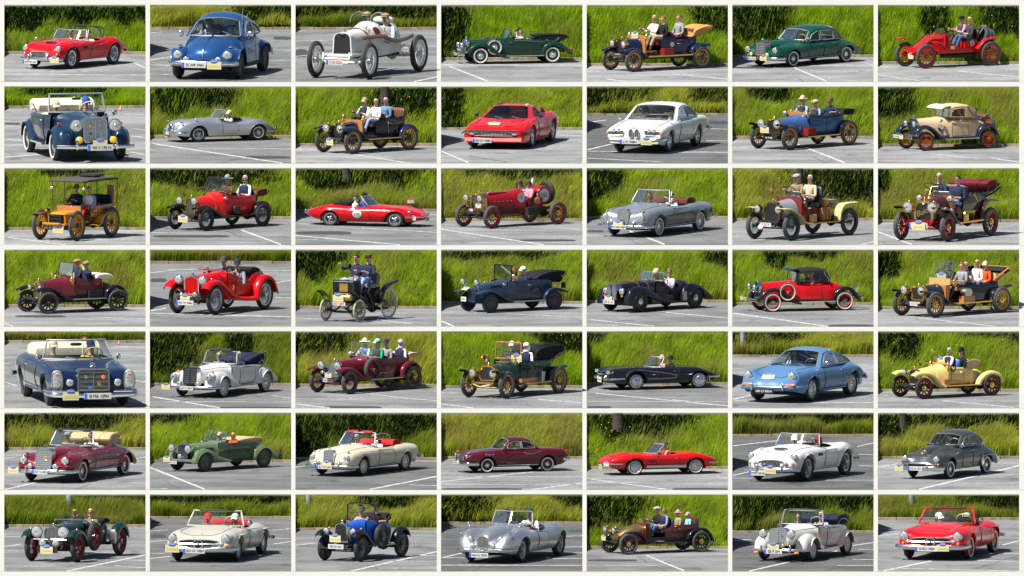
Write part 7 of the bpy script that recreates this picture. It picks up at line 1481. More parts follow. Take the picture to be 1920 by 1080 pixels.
def r27():
 c=Car(1,6,'rumble_seat_coupe','car','beige coupe with navy wings, orange wheels and a passenger in the open rear seat','beige and navy coupe',3.95,1.68,30,215,1590,865,.62,1.42)
 p=paint('beige',(.52,.37,.23),rough=.4);nv=paint('deep navy',(.006,.010,.04));orr=paint('orange red',(.62,.08,.02),rough=.4);c.R=.37
 c.loft('hood',p,.55,1.55,[(.55,.26),(1.55,.46)],.5,[(.55,1.12),(1.55,1.18)],3);sf=c.loft('body',p,1.5,3.55,[(1.5,.46),(1.9,.62),(2.9,.64),(3.55,.48)],.46,[(1.5,1.18),(2.6,1.16),(3.0,1.08),(3.55,.70)],4.5,hole=[(2.78,3.3,.44)],r1=.1)
 c.part('brown_panel',MB().grid(np.array([[(x,-(sf.y(x,z)+.01),z)for z in(.63,.8,.98)]for x in(1.98,2.16,2.34)])),paint('brown',(.13,.03,.012),rough=.5))
 c.cabin(p,[(1.66,1.18),(1.70,1.52)],[(1.8,1.60),(2.2,1.65),(2.5,1.62)],[(2.65,1.58),(2.72,1.4),(2.74,1.14)],[(1.66,.52),(2.0,.60),(2.74,.60)],.58,[(1.66,1.16),(2.74,1.13)],[(1.78,2.35)],crown=.07,sf=.03,sr=.05,gap=.08,bgap=.04,g=GLASS,trim=p,roofm=CANVT,rearw=.4);c.part('sun_visor',MB().pillow([(1.36,1.50),(1.5,1.58),(1.78,1.62),(1.78,1.57),(1.5,1.53)],.56),CANVC)
 c.part('landau_quarter',MB().prism([(2.4,1.16),(2.73,1.16),(2.7,1.5),(2.62,1.58),(2.4,1.58)],-.625,-.605),CANVT,None,False);c.tube('landau_iron',[(2.42,-.64,1.54),(2.52,-.645,1.4),(2.62,-.645,1.3),(2.7,-.64,1.2)],.014,BLACKM);c.tube('belt_stripe',[(1.7,-.605,1.12),(2.2,-.64,1.11),(2.8,-.635,1.08),(3.3,-.57,.88)],.02,paint('brown',(0,0,0)))
 c.folded([(3.08,1.02),(3.38,1.24),(3.46,1.2),(3.2,.92)],.42,LBRN,name='rumble_seat_lid');c.tube('grab_rail',[(2.9,-.4,1.05),(3.2,-.42,1.14)],.03,CHROME,smooth=False)
 c.fender([(.20,.62),(.26,.76),(.48,.88),(.72,.88),(.98,.76),(1.25,.52),(1.45,.44)],.62,.30,nv,.05,.07,name='front_fender');c.fender([(2.78,.42),(2.86,.66),(3.05,.84),(3.3,.88),(3.52,.78),(3.66,.56),(3.72,.46)],.62,.30,nv,.05,.07,name='rear_fender');c.part('valance',MB().box((2.1,-.55,.46),(1.4,.02,.14)).box((2.1,.55,.46),(1.4,.02,.14)),nv,None,False)
 c.wheels(2.63,.35,.12,'wire',.26,[orr,orr,orr],14);c.engine_under(.5,3.4,.42,.36,.5);c.runboard(1.4,2.85,.64,.26,.40,nv,ALU);c.radiator(.44,.26,.50,1.14,'arch',CHROME,MESHD,.12,True,.26,.035)
 c.lamp(.34,.30,.96,.12,.2,CHROME);c.bumper([(.0,0,.46),(.0,.5,.46),(.02,.72,.46)],(.015,.025));c.bumper([(.0,0,.53),(.0,.5,.53),(.02,.72,.53)],(.015,.025));c.plate(-.04,.36,.50,'OL AV 30H','eu',.42,.11);c.rally(-.05,-.06,.52,.9)
 c.door(sf,p,1.80,2.45,.5,1.08,(2.4,.98),hm=CHROME);c.lamp(1.35,.52,1.06,.06,.1,CHROME,name='cowl_light');c.roundel(sf,1.38,.86,.085);c.spare(3.72,0,.78,(0,0,PI/2));c.bumper([(3.9,.3,.5),(3.9,.5,.5),(3.86,.70,.5)],(.015,.05),name='rear_bumper')if 0 else None
 c.mirror(1.78,.66,1.42,.05,sides=(-1,),drop=.05);cockpit(c,1.7,2.7,.52,.55,LBRN,((.3,-.28),(.3,.28)),.72,.5,.46,wheel=(1.95,-.28,1.2),dz=1.12);c.part('steering_stone_guard',MB().lathe([(.02,0),(.03,.01)],(.43,0,1.05),'x',12),CHROME)
 person(c,2.25,-.30,.70,'white','person in white shirt and dark waistcoat driving the beige and navy coupe','drive','dark',yaw=10,vest='navy');person(c,2.2,.3,.70,'orange','person in orange cap beside the driver of the beige and navy coupe','lap','auburn','cap','orange',yaw=0,specs=False);person(c,3.02,-.12,.62,'navy','person with dark hair in the open rear seat of the beige and navy coupe','lap','dark',yaw=30)
def r42():
 c=Car(3,1,'wire_wheel_roadster','sports car','red open two-seater with sweeping wings, painted radiator slats and tall wire wheels','red sweeping-wing two-seater',3.55,1.42,58,1068,1825,455,.52,1.14)
 p=RED;c.R=.385
 c.loft('hood',p,.42,1.55,[(.42,.22),(1.55,.36)],.45,[(.42,1.03),(1.0,1.07),(1.55,1.08)],[(.4,4),(1.5,3)]);sf=c.tub('body',p,1.45,2.85,[(1.45,.38),(1.9,.46),(2.85,.46)],.36,[(1.45,1.07),(1.75,1.02),(2.05,.80),(2.35,.80),(2.6,1.0),(2.85,1.04)],.02,.02,.12,th=.04);c.loft('cowl',p,1.35,1.72,[(1.35,.35),(1.72,.42)],.36,[(1.35,1.07),(1.72,1.10)],3)
 c.fender([(.02,.72),(.12,.82),(.35,.90),(.6,.89),(.9,.74),(1.25,.52),(1.6,.40),(2.2,.35),(2.5,.36)],.57,.26,p,.05,.06,name='front_fender');c.fender([(2.42,.36),(2.5,.62),(2.68,.84),(2.95,.90),(3.2,.80),(3.36,.58),(3.42,.42)],.57,.26,p,.05,.07,name='rear_fender')
 c.wheels(2.39,.385,.12,'wire',.285,[ALU,ALU,CHROME],24);c.chassis(.42,BLACKM,.3);c.engine_under(.6,2.8,.32,.34,.46)
 c.radiator(.28,.23,.46,1.06,'peak',CHROME,p,.15,True,.23,.035,bars=9,bm=p);c.lamp(.22,.36,.94,.12,.2,CHROME,stem=(.05,.06,-.1));c.lamp(.08,.22,.56,.07,.1,CHROME,sides=(-1,),name='fog_light');c.part('horn',MB().lathe([(.07,-.02),(.06,0),(.03,.06),(0,.08)],(.1,.30,.60),'x',14),BLACKM);c.dot(.35,.57,.97,.035,CHROME,'side_light')
 for y,m in((.17,WHITE),(.06,GREYS),(-.06,CHROME)):c.part('badge',MB().lathe([(0,-.01),(.03,-.008),(.035,0)],(.06,y,.57),'x',14),m)
 c.tube('badge_bar',[(.08,-.3,.56),(.06,0,.56),(.08,.3,.56)],.012,CHROME);c.plate(.0,.02,.335,'HH TC 946H','eu',.52,.12);c.rally(-.0,.02,.47,.9)
 c.tube('folded_screen',[(1.25,-.40,1.13),(1.2,-.36,1.16),(1.2,.36,1.16),(1.25,.40,1.13)],.02,CHROME,smooth=False);c.part('windshield',MB().add([(1.2,-.36,1.16),(1.2,.36,1.16),(1.6,.36,1.15),(1.6,-.36,1.15)],[(0,1,2,3)]),GLASS);c.part('aero_screen',MB().tube([(1.7,-.3+.14*math.cos(a),1.12+.16*math.sin(a))for a in np.linspace(0,PI,9)],.008,4),CHROME)
 c.part('aero_glass',MB().add([(1.7,.2+.15*math.cos(a),1.1+.17*math.sin(a))for a in np.linspace(0,PI,9)],[tuple(range(9))]),GLASS);c.door(sf,p,1.72,2.4,.42,[(1.7,.98),(2.0,.78),(2.4,.78)],(1.82,.86));c.roundel(sf,1.6,.62,.08,'7',None,AMBER)if 0 else c.text('7',(1.58,-.47,.66),(PI/2,0,0),.2,mat('yellow lettering',(.8,.5,.03),.5))
 cockpit(c,1.75,2.6,.40,.45,LR2,((.3,-.2),(.3,.2)),.55,.5,.38,wheel=(1.98,-.2,1.05),dz=1.0);c.folded([(2.5,1.0),(2.48,1.12),(2.7,1.16),(2.95,1.1),(2.95,1.0)],.42,CANVB);c.part('fuel_tank',MB().pillow([(2.85,.45),(2.85,.98),(3.0,.98),(3.15,.5)],.4),p);c.spare(3.25,0,.72,(0,0,PI/2));c.tube('luggage_strap',[(1.35,-.36,1.0),(1.2,-.35,1.02)],.01,CHROME,smooth=False)
 person(c,2.15,-.22,.52,'grey','person in grey hooded top and dark cap in near seat of the red sweeping-wing two-seater','read','dark','cap','navy',yaw=20);person(c,2.2,.22,.58,'charcoal','person in dark cap holding a camera in far seat of the red sweeping-wing two-seater','point','dark','cap','charcoal',yaw=10)
def r44():
 c=Car(3,3,'tourer','car','dark blue open tourer without a radiator grille, with disc wheels and folded black hood','dark blue disc-wheel tourer',3.9,1.5,36,1050,1798,443,.55,1.28)
 p=paint('slate navy',(.014,.028,.06));c.R=.335
 c.loft('hood',p,.35,1.45,[(.35,.22),(.5,.3),(1.45,.46)],.5,[(.35,.92),(.8,1.02),(1.45,1.10)],3.4);c.loft('nose',p,.22,.45,[(.22,.2),(.45,.26)],.38,[(.22,.84),(.45,.98)],4);sf=c.tub('body',p,1.4,3.35,[(1.4,.48),(1.9,.60),(2.8,.60),(3.35,.54)],.40,[(1.4,1.10),(2.0,1.12),(3.35,1.10)],.02,.02,.3);c.loft('cowl',p,1.3,1.55,[(1.3,.44),(1.55,.52)],.40,[(1.3,1.10),(1.55,1.14)],3.4)
 c.fender([(.0,.70),(.1,.74),(.35,.80),(.62,.80),(.95,.66),(1.25,.48),(1.55,.40)],.58,.30,p,.02,.05,name='front_fender');c.fender([(2.78,.38),(2.86,.58),(3.05,.74),(3.3,.79),(3.55,.74),(3.78,.66)],.58,.30,p,.02,.06,name='rear_fender');c.part('valance',MB().box((2.1,-.54,.42),(1.3,.02,.1)).box((2.1,.54,.42),(1.3,.02,.1)),p,None,False)
 c.wheels(2.7,.335,.14,'disc',.235,[p,p,STEEL],0);c.part('wheel_ring',MB().lathe([(.215,-.001),(.222,-.004),(.229,-.001)],(.55,-.715,.335),'y',28),ALU)if 0 else None;c.engine_under(.5,3.4,.4,.3,.46);c.runboard(1.5,2.85,.60,.26,.37,BLACKM,ALU)
 c.lamp(.12,.40,1.10,.11,.18,CHROME,stem=(.1,-.05,-.28));c.lamp(1.18,.56,1.0,.05,.08,CHROME,name='cowl_light');c.plate(-.02,.12,.48,'DVT 1','black' if 0 else 'plain',.3,.16);c.plate(.05,-.05,.66,'H 20','plain',.2,.1)if 0 else c.rally(.1,.15,.86,1.0,(0,1.0,0))
 c.screen(1.55,1.12,.52,.50,.50,.02,0,BLACKP,r=.028);c.mirror(1.55,.56,1.28,.06,sides=(-1,));c.door(sf,p,1.62,2.3,.42,[(1.6,1.05),(2.3,1.05)],(2.24,.94));c.steering(1.85,.26,1.22,.2,45,WOODD,BLACKM,.5);c.seat(2.15,.62,.96,LBLK,.5,.48);c.seat(2.95,.66,.98,LBLK,.46,.46)
 c.folded([(2.5,1.13),(2.75,1.26),(3.2,1.36),(3.85,1.36),(3.75,1.22),(3.2,1.1)],.56,CANVB,ribs=2);c.folded([(3.25,1.08),(3.3,1.0),(3.6,.98),(3.72,1.14),(3.5,1.2)],.55,CANVB,name='hood_folds');c.part('tail_lamp_board',MB().box((3.75,-.5,.86),(.05,.2,.2)),p,None,False);c.part('louvres',MB().box((.95,-.44,.92),(.5,.02,.1)),BLACKM,None,False)
 person(c,2.2,-.28,.70,'navy','person with white beard and white cap in the dark blue disc-wheel tourer','drive','silver','cap','white',yaw=0);person(c,2.2,.28,.66,'brown','person with long auburn hair in the dark blue disc-wheel tourer','lap','auburn',yaw=0,hs='long')
def r45():
 c=Car(3,4,'open_sports_car','sports car','black open sports car with twin slatted radiator and leather hood straps','black hood-strap sports car',3.9,1.55,46,68,825,438,.66,1.22)
 p=BLACKP;c.R=.325
 c.loft('hood',p,.30,1.65,[(.30,.20),(.8,.32),(1.65,.44)],.4,[(.30,.90),(.8,.96),(1.65,.98)],2.8);sf=c.tub('body',p,1.55,2.9,[(1.55,.42),(2.0,.52),(2.9,.52)],.32,[(1.55,.97),(1.8,.94),(2.1,.76),(2.4,.74),(2.7,.88),(2.9,.92)],.0,.03,.2);c.loft('cowl',p,1.5,1.82,[(1.5,.42),(1.82,.48)],.34,[(1.5,.97),(1.82,1.0)],3);c.loft('tail',p,2.6,3.85,[(2.6,.52),(3.2,.46),(3.85,.2)],.32,[(2.6,.92),(3.0,.90),(3.5,.70),(3.85,.42)],2.4,r1=.2)
 wings(c,p,[(.08,.56),(.25,.76),(.6,.86),(.95,.82),(1.4,.56),(1.9,.36),(2.5,.28)],[(2.45,.34),(2.6,.70),(2.95,.84),(3.3,.76),(3.8,.42)],.55,[(.08,.16),(.5,.22),(1.4,.18),(2.5,.1)],.66,3.06,.27,2.3,.37,[(2.45,.12),(3,.2),(3.8,.1)],.55)
 steelwheels(c,2.40,.325,BLACKP,CHROME,.14,None,'steel',.7,12);c.engine_under(.5,3.4,.4,.2,.42)
 for sd in(-1,1):P=[(sd*.105+.085*math.cos(a)*(1 if math.sin(a)>0 else .85),.68+.25*math.sin(a))for a in np.linspace(0,2*PI,22,endpoint=False)];g=grille(c,.06,P,MESHS,CHROME,.016,.1,vb=5)
 c.part('radiator_shell',MB().cush((.24,0,.68),(.34,.44,.58),3),CHROME)if 0 else c.loft('radiator_shell',CHROME,.075,.34,[(.075,.19),(.34,.22)],.42,[(.075,.93),(.34,.94)],2.6)
 c.lamp(.14,.34,.70,.105,.2,p);c.part('headlight_trim',MB().lathe([(.098,-.01),(.112,0),(.1,.03)],(.135,-.34,.70),'x',18).lathe([(.098,-.01),(.112,0),(.1,.03)],(.135,.34,.70),'x',18),CHROME);c.dot(.14,.36,.54,.035,ORANGE,'turn_signal');c.plate(-.0,.08,.34,'OS R 1H','eu',.5,.12);c.rally(.0,.08,.47,.95)
 for x in(.85,1.25):c.tube('strap',[(x,-.42,.62),(x,-.37,.90),(x,0,.985),(x,.37,.90),(x,.42,.62)],(.006,.018)if 0 else .014,LBRN)
 c.part('mesh_vent',MB().box((1.35,-.43,.74),(.24,.02,.12)),MESHG,None,False);c.screen(1.78,.98,.26,.46,.42,.10,.04,CHROME,r=.012,bars=(0,));c.tube('screen_post',[(1.78,-.48,.96),(1.92,-.46,1.3)],.018,CHROME,smooth=False,both=True)
 cockpit(c,1.85,2.72,.44,.34,LBRN,((.3,-.24),(.3,.24)),.44,.46,.42,wheel=(2.05,-.24,.98),dz=.9);c.mirror(1.85,.5,1.04,.045,sides=(-1,));c.part('stone_guard',MB().grid(np.array([[(x,-.74,z)for z in(.3,.45,.6)]for x in(2.42,2.5,2.58)])).grid(np.array([[(2.42+.06*k,-.74+.05*k,z)for z in(.28,.45,.62)]for k in range(4)])),ALU)
 person(c,2.3,-.26,.46,'lilac','person with ginger hair and pale lilac shirt driving the black hood-strap sports car','drive','auburn',yaw=40,skin=0);person(c,2.25,.24,.42,'red','person in beige cap beside the driver of the black hood-strap sports car','lap','silver','cap','beige',yaw=10)
def r62():
 c=Car(5,1,'drophead_tourer','car','sage green drophead tourer with huge round headlamps, darker body and tan folded hood','sage green drophead tourer',4.75,1.74,46,1043,1830,415,.82,1.42)
 p,q=SAGE,SAGED;c.R=.375
 c.loft('hood',p,.55,1.85,[(.55,.24),(1.85,.46)],.5,[(.55,1.06),(1.85,1.12)],3.4);sf=c.tub('body',q,1.8,4.1,[(1.8,.48),(2.3,.64),(3.3,.64),(4.1,.5)],.38,[(1.8,1.11),(2.2,1.08),(3.3,1.07),(4.1,.98)],.0,.03,.45);c.loft('cowl',p,1.75,2.12,[(1.75,.46),(2.12,.58)],.4,[(1.75,1.11),(2.12,1.14)],3.4);c.loft('rear_deck',p,3.6,4.5,[(3.6,.56),(4.5,.40)],.4,[(3.6,1.04),(4.1,.96),(4.5,.62)],3,r1=.15);c.part('louvres',MB().box((1.4,-.40,.82),(.4,.02,.2)),SAGED,None,False)
 wings(c,p,[(.28,.58),(.42,.80),(.82,.93),(1.2,.84),(1.7,.56),(2.3,.40),(2.7,.36)],[(3.42,.40),(3.55,.76),(3.95,.93),(4.3,.78),(4.7,.48)],.62,[(.28,.14),(.7,.20),(1.6,.18),(2.7,.12)],.82,3.98,.36,2.5,.42,[(3.42,.12),(3.9,.19),(4.7,.12)],.63)
 steelwheels(c,3.16,.375,SAGED,SAGED,.15,None,'steel',.68,8);c.engine_under(.6,4.3,.42,.3,.5);c.runboard(2.2,3.5,.64,.24,.38,q,None);c.radiator(.36,.25,.50,1.12,'peak',CHROME,MESHD,.18,True,.25,.035,bars=9)
 c.lamp(.20,.42,.92,.155,.26,CHROME,stem=(.06,-.08,-.12));c.lamp(.08,.12,.62,.10,.14,CHROME,sides=(-1,),name='fog_light');c.part('horn',MB().lathe([(.06,-.02),(.05,0),(.025,.05),(0,.1)],(.12,.28,.62),'x',14),CHROME);c.part('horn',MB().lathe([(.06,-.02),(.05,0),(.025,.05),(0,.1)],(.12,-.30,.62),'x',14),CHROME);c.dot(.55,.62,1.0,.04,CHROME,'side_light')
 c.bumper([(.0,0,.48),(.0,.5,.48),(.03,.86,.48)],(.015,.05),ALU);c.plate(-.03,.15,.38,'SU B 10H','eu',.46,.11);c.rally(-.05,.42,.52,1.05);c.bumper([(4.84,0,.5),(4.82,.5,.5),(4.76,.76,.5)],(.02,.045),name='rear_bumper')
 c.screen(2.1,1.13,.38,.54,.52,.10,.0,NICKEL,r=.02);c.part('quarter_window',MB().add([(2.15,-.58,1.1),(2.4,-.60,1.08),(2.38,-.56,1.46),(2.2,-.54,1.48)],[(0,1,2,3)]),GLASS);c.tube('window_frame',[(2.2,-.54,1.48),(2.38,-.56,1.46),(2.4,-.60,1.08)],.014,BLACKM,smooth=False)
 cockpit(c,2.15,3.6,.54,.45,LTAN,((.45,-.3),(.45,.3)),.68,.5,.46,wheel=(2.45,.3,1.22),dz=1.08);c.folded([(2.95,1.04),(2.8,1.14),(3.4,1.2),(4.0,1.2),(4.1,1.05),(3.8,.92)],.58,CANVT,ribs=2);c.door(sf,q,2.2,3.15,.42,[(2.2,1.03),(3.15,1.02)],(2.3,.92));c.tube('hood_iron',[(3.3,-.62,1.02),(3.6,-.66,.96),(3.95,-.64,1.1)],.016,BLACKM)
 person(c,2.7,.3,.57,'lilac','person in beige cap driving from the far side of the sage green drophead tourer','drive','silver','cap','beige',yaw=0);person(c,2.75,-.3,.57,'orange','person with blond hair in the near seat of the sage green drophead tourer','lap','blond',yaw=20,hs='bob')
def r67():
 c=Car(5,6,'sedan','car','charcoal grey four-door saloon with bars of chrome across its nose and wide bumper','charcoal grey saloon',4.6,1.72,62,295,1580,885,.86,1.42)
 p=paint('charcoal',(.05,.055,.05),.25,.3);c.R=.35
 c.loft('hood',p,.12,1.75,[(.12,.24),(.5,.36),(1.2,.50),(1.75,.60)],.5,[(.12,.94),(.3,1.06),(.8,1.12),(1.75,1.14)],2.6,r0=.15)
 sf=c.shell('body',p,4.55,[(0,.55),(.15,.75),(.5,.95),(1.7,1.08),(3.5,1.06),(4.2,.88),(4.55,.6)],[(0,.52),(.08,.72),(.3,.84),(.7,.88),(1.2,.84),(1.8,.98),(3.0,1.04),(3.7,.98),(4.3,.78),(4.55,.55)],[(0,.54),(.4,.66),(1.2,.66),(3.4,.64),(4.55,.42)],[(0,.66),(.12,.78),(.7,.86),(1.5,.82),(3.2,.82),(3.9,.78),(4.55,.54)],[(0,.55),(2,.66),(4.55,.55)],[(0,.36),(.4,.31),(4,.31),(4.55,.42)],.07,[(.86,.35,.40),(3.55,.35,.36)],e=-.1)
 c.loft('rear_fender',p,2.95,4.52,[(2.95,.1),(3.4,.2),(4.1,.2),(4.52,.1)],.34,[(2.95,.56),(3.15,.84),(3.55,.92),(4.1,.78),(4.52,.52)],2.4,.66,[(3.55,.35,.34)],nx=18);c.tube('fender_trim',[(3.02,-.86,.66),(3.5,-.88,.68),(4.1,-.87,.66)],.012,CHROME);c.part('stone_guard',MB().cush((3.1,-.84,.48),(.18,.1,.34),3),CHROME)
 c.cabin(p,[(1.60,1.12),(1.98,1.48)],[(2.3,1.58),(2.8,1.59),(3.1,1.56)],[(3.3,1.48),(3.65,1.28),(3.95,.98)],[(1.6,.66),(2.8,.70),(3.95,.54)],.56,[(1.6,1.06),(3.3,1.06),(3.95,.94)],[(1.78,2.42),(2.50,3.02),(3.10,3.45)],crown=.14,sf=.22,sr=.15,gap=.06,trim=mat('grey trim',(.2,.2,.2),.4));c.tube('windshield_centre_bar',[(1.6,0,1.12),(1.98,0,1.48)],.018,p,smooth=False)
 steelwheels(c,2.7,.325,BLACKP,CHROME,.15,WHITEW,'steel',.66,0);c.engine_under(.5,4,.52,.26,.55);c.lamp(.05,.62,.70,.115,.18,CHROME);c.part('headlight_housing',MB().cush((.3,.62,.70),(.56,.3,.3),2.2).cush((.3,-.62,.70),(.56,.3,.3),2.2),p)
 for i,z in enumerate((.60,.68,.76,.84)):w=.36-.02*i;c.part('grille_bar',MB().tube([(.02+.06*i+.25*y*y*2,y,z)for y in np.linspace(-w,w,11)],(.02,.022),8),CHROME)
 c.part('grille_opening',MB().grid(np.array([[(.09+.2*(z-.56)*2+.3*y*y,y,z)for y in np.linspace(-.34,.34,9)]for z in(.54,.66,.78,.86)])),MESHD);c.part('bumper_crest',MB().tube(smoothpath([(-.06,-.72,.42),(-.10,-.5,.54),(-.13,0,.57),(-.10,.5,.54),(-.06,.72,.42)],20),(.04,.03),8),CHROME);c.part('intake',MB().cush((-.02,0,.47),(.1,1.0,.12),3),MESHD)
 c.bumper([(-.16,0,.39),(-.13,.5,.39),(-.02,.80,.39),(.15,.88,.39)],(.035,.075),over=(-.18,.38,.43,.24));c.plate(-.21,.06,.385,'SG ML 57H','eu',.56,.135);c.rally(-.14,.74,.40,1.05);c.dot(.02,.72,.52,.04,ORANGE,'turn_signal',sc=(.5,.8,1.2));c.part('hood_emblem',MB().cush((.17,0,.88),(.05,.08,.09),2.2),BRASS);c.part('hood_ornament',MB().cush((.22,0,1.07),(.12,.05,.05),2.2),REDL)
 c.door(sf,p,1.72,2.44,.36,.97,(2.36,.90));c.door(sf,p,2.48,3.1,.36,.97,(2.56,.90));c.mirror(1.72,.78,1.12,.07,sides=(-1,));c.tube('hood_side_trim',[(1.1,-.56,.92),(1.55,-.65,.96)],.016,CHROME,smooth=False);c.wipers(1.62,1.14,.35,.2);c.part('cowl_vent',MB().cush((1.45,.05,1.15),(.24,.3,.05),3),BLACKM)
 c.tube('belt_trim',[(1.7,-.70,1.04),(2.6,-.73,1.05),(3.5,-.66,1.02)],.010,CHROME);c.bumper([(4.64,0,.45),(4.6,.5,.45),(4.4,.74,.45)],(.03,.06),name='rear_bumper')
 cockpit(c,1.75,3.3,.58,.45,LBRN,((.35,-.34),(.35,.34),(1.05,0)),.64,.5,.5,wheel=(2.0,-.34,1.16),wm=LCRM,dz=1.06)
 person(c,2.35,-.34,.60,'red','person in red top driving the charcoal grey saloon','drive','silver',yaw=0);person(c,2.4,.34,.56,'charcoal','person with dark hair beside the driver of the charcoal grey saloon','lap','dark',yaw=0,specs=False)
def r71():
 c=Car(6,0,'open_tourer','sports car','very dark green open tourer with red wire wheels and number 289','dark green number 289 tourer',4.05,1.62,67,137,850,468,.55,1.40)
 p=paint('brooklands green',(.006,.022,.014));rd=paint('wheel red',(.20,.008,.012),rough=.4);c.R=.41
 c.loft('hood',p,.55,1.75,[(.55,.25),(1.75,.42)],.5,[(.55,1.12),(1.75,1.14)],4);sf=c.tub('body',p,1.7,3.3,[(1.7,.44),(2.1,.52),(3.3,.50)],.42,[(1.7,1.12),(2.0,1.06),(2.3,.92),(2.7,.92),(3.0,1.05),(3.3,1.04)],.0,.02,.25);c.loft('cowl',p,1.7,1.95,[(1.7,.43),(1.95,.48)],.44,[(1.7,1.14),(1.95,1.18)],3.4);c.loft('tank',p,3.1,3.8,[(3.1,.46),(3.8,.4)],.5,[(3.1,1.0),(3.8,.8)],4)
 c.fender([(.05,.80),(.2,.93),(.5,.98),(.8,.90),(.98,.72)],.70,.24,p,.05,.08,name='front_fender');c.fender([(3.1,.48),(3.2,.80),(3.4,.96),(3.65,.99),(3.9,.84),(4.02,.56)],.70,.25,p,.06,.1,name='rear_fender');c.part('stone_guard',MB().cush((3.1,-.70,.62),(.1,.24,.46),3),ALU);c.part('stone_guard',MB().cush((3.1,.70,.62),(.1,.24,.46),3),ALU)
 c.wheels(3.0,.41,.15,'wire',.28,[rd,rd,CHROME],20);c.chassis(.50,BLACKM,.36);c.engine_under(.6,3.3,.36,.36,.55);c.radiator(.38,.25,.54,1.12,'peak',CHROME,MESHG,.16,True,.25,.03,bars=10)
 c.lamp(.20,.40,.95,.17,.24,CHROME,stem=(.08,-.06,-.2));c.lamp(.14,.20,.60,.11,.14,CHROME,name='fog_light');c.part('horn',MB().lathe([(.06,-.02),(.04,0),(.02,.06),(0,.1)],(.16,.0,.70),'x',14),CHROME);c.tube('badge_bar',[(.2,-.5,.72),(.18,0,.72),(.2,.5,.72)],.014,CHROME)
 c.plate(.02,.0,.40,'V    BI','black',.62,.16);c.rally(-.03,.0,.43,1.2);c.spare(1.85,-.66,.72);c.roundel(sf,2.35,.72,.21,'289',size=.17);c.dot(.5,.70,1.02,.04,BRASS,'side_light');c.tube('folded_screen',[(1.7,-.48,1.2),(1.55,-.44,1.24),(1.55,.44,1.24),(1.7,.48,1.2)],.022,CHROME,smooth=False)
 for y in(-.24,.24):o=c.part('aero_glass',MB().add([(1.9-.1*(1-abs(math.cos(a))),y+.19*math.cos(a),1.16+.26*math.sin(a))for a in np.linspace(0,PI,11)],[tuple(range(11))]),GLASSD);c.part('frame',MB().tube([(1.9-.1*(1-abs(math.cos(a))),y+.19*math.cos(a),1.16+.26*math.sin(a))for a in np.linspace(0,PI,11)],.012,5),CHROME,o)
 cockpit(c,2.0,3.0,.42,.5,LBLK,((.3,-.22),(.3,.22)),.64,.5,.40,wheel=(2.15,.22,1.16),dz=1.08);c.folded([(2.95,1.02),(2.95,1.16),(3.3,1.2),(3.5,1.08)],.46,CANVB);c.mirror(1.95,.56,1.2,.04,sides=(-1,))
 person(c,2.5,.22,.66,'charcoal','person bald with orange sunglasses driving the dark green number 289 tourer','drive',None,yaw=0,skin=1);person(c,2.55,-.24,.64,'camouflage','person with blond hair beside the driver of the dark green number 289 tourer','read','blond',yaw=15,hs='bob')
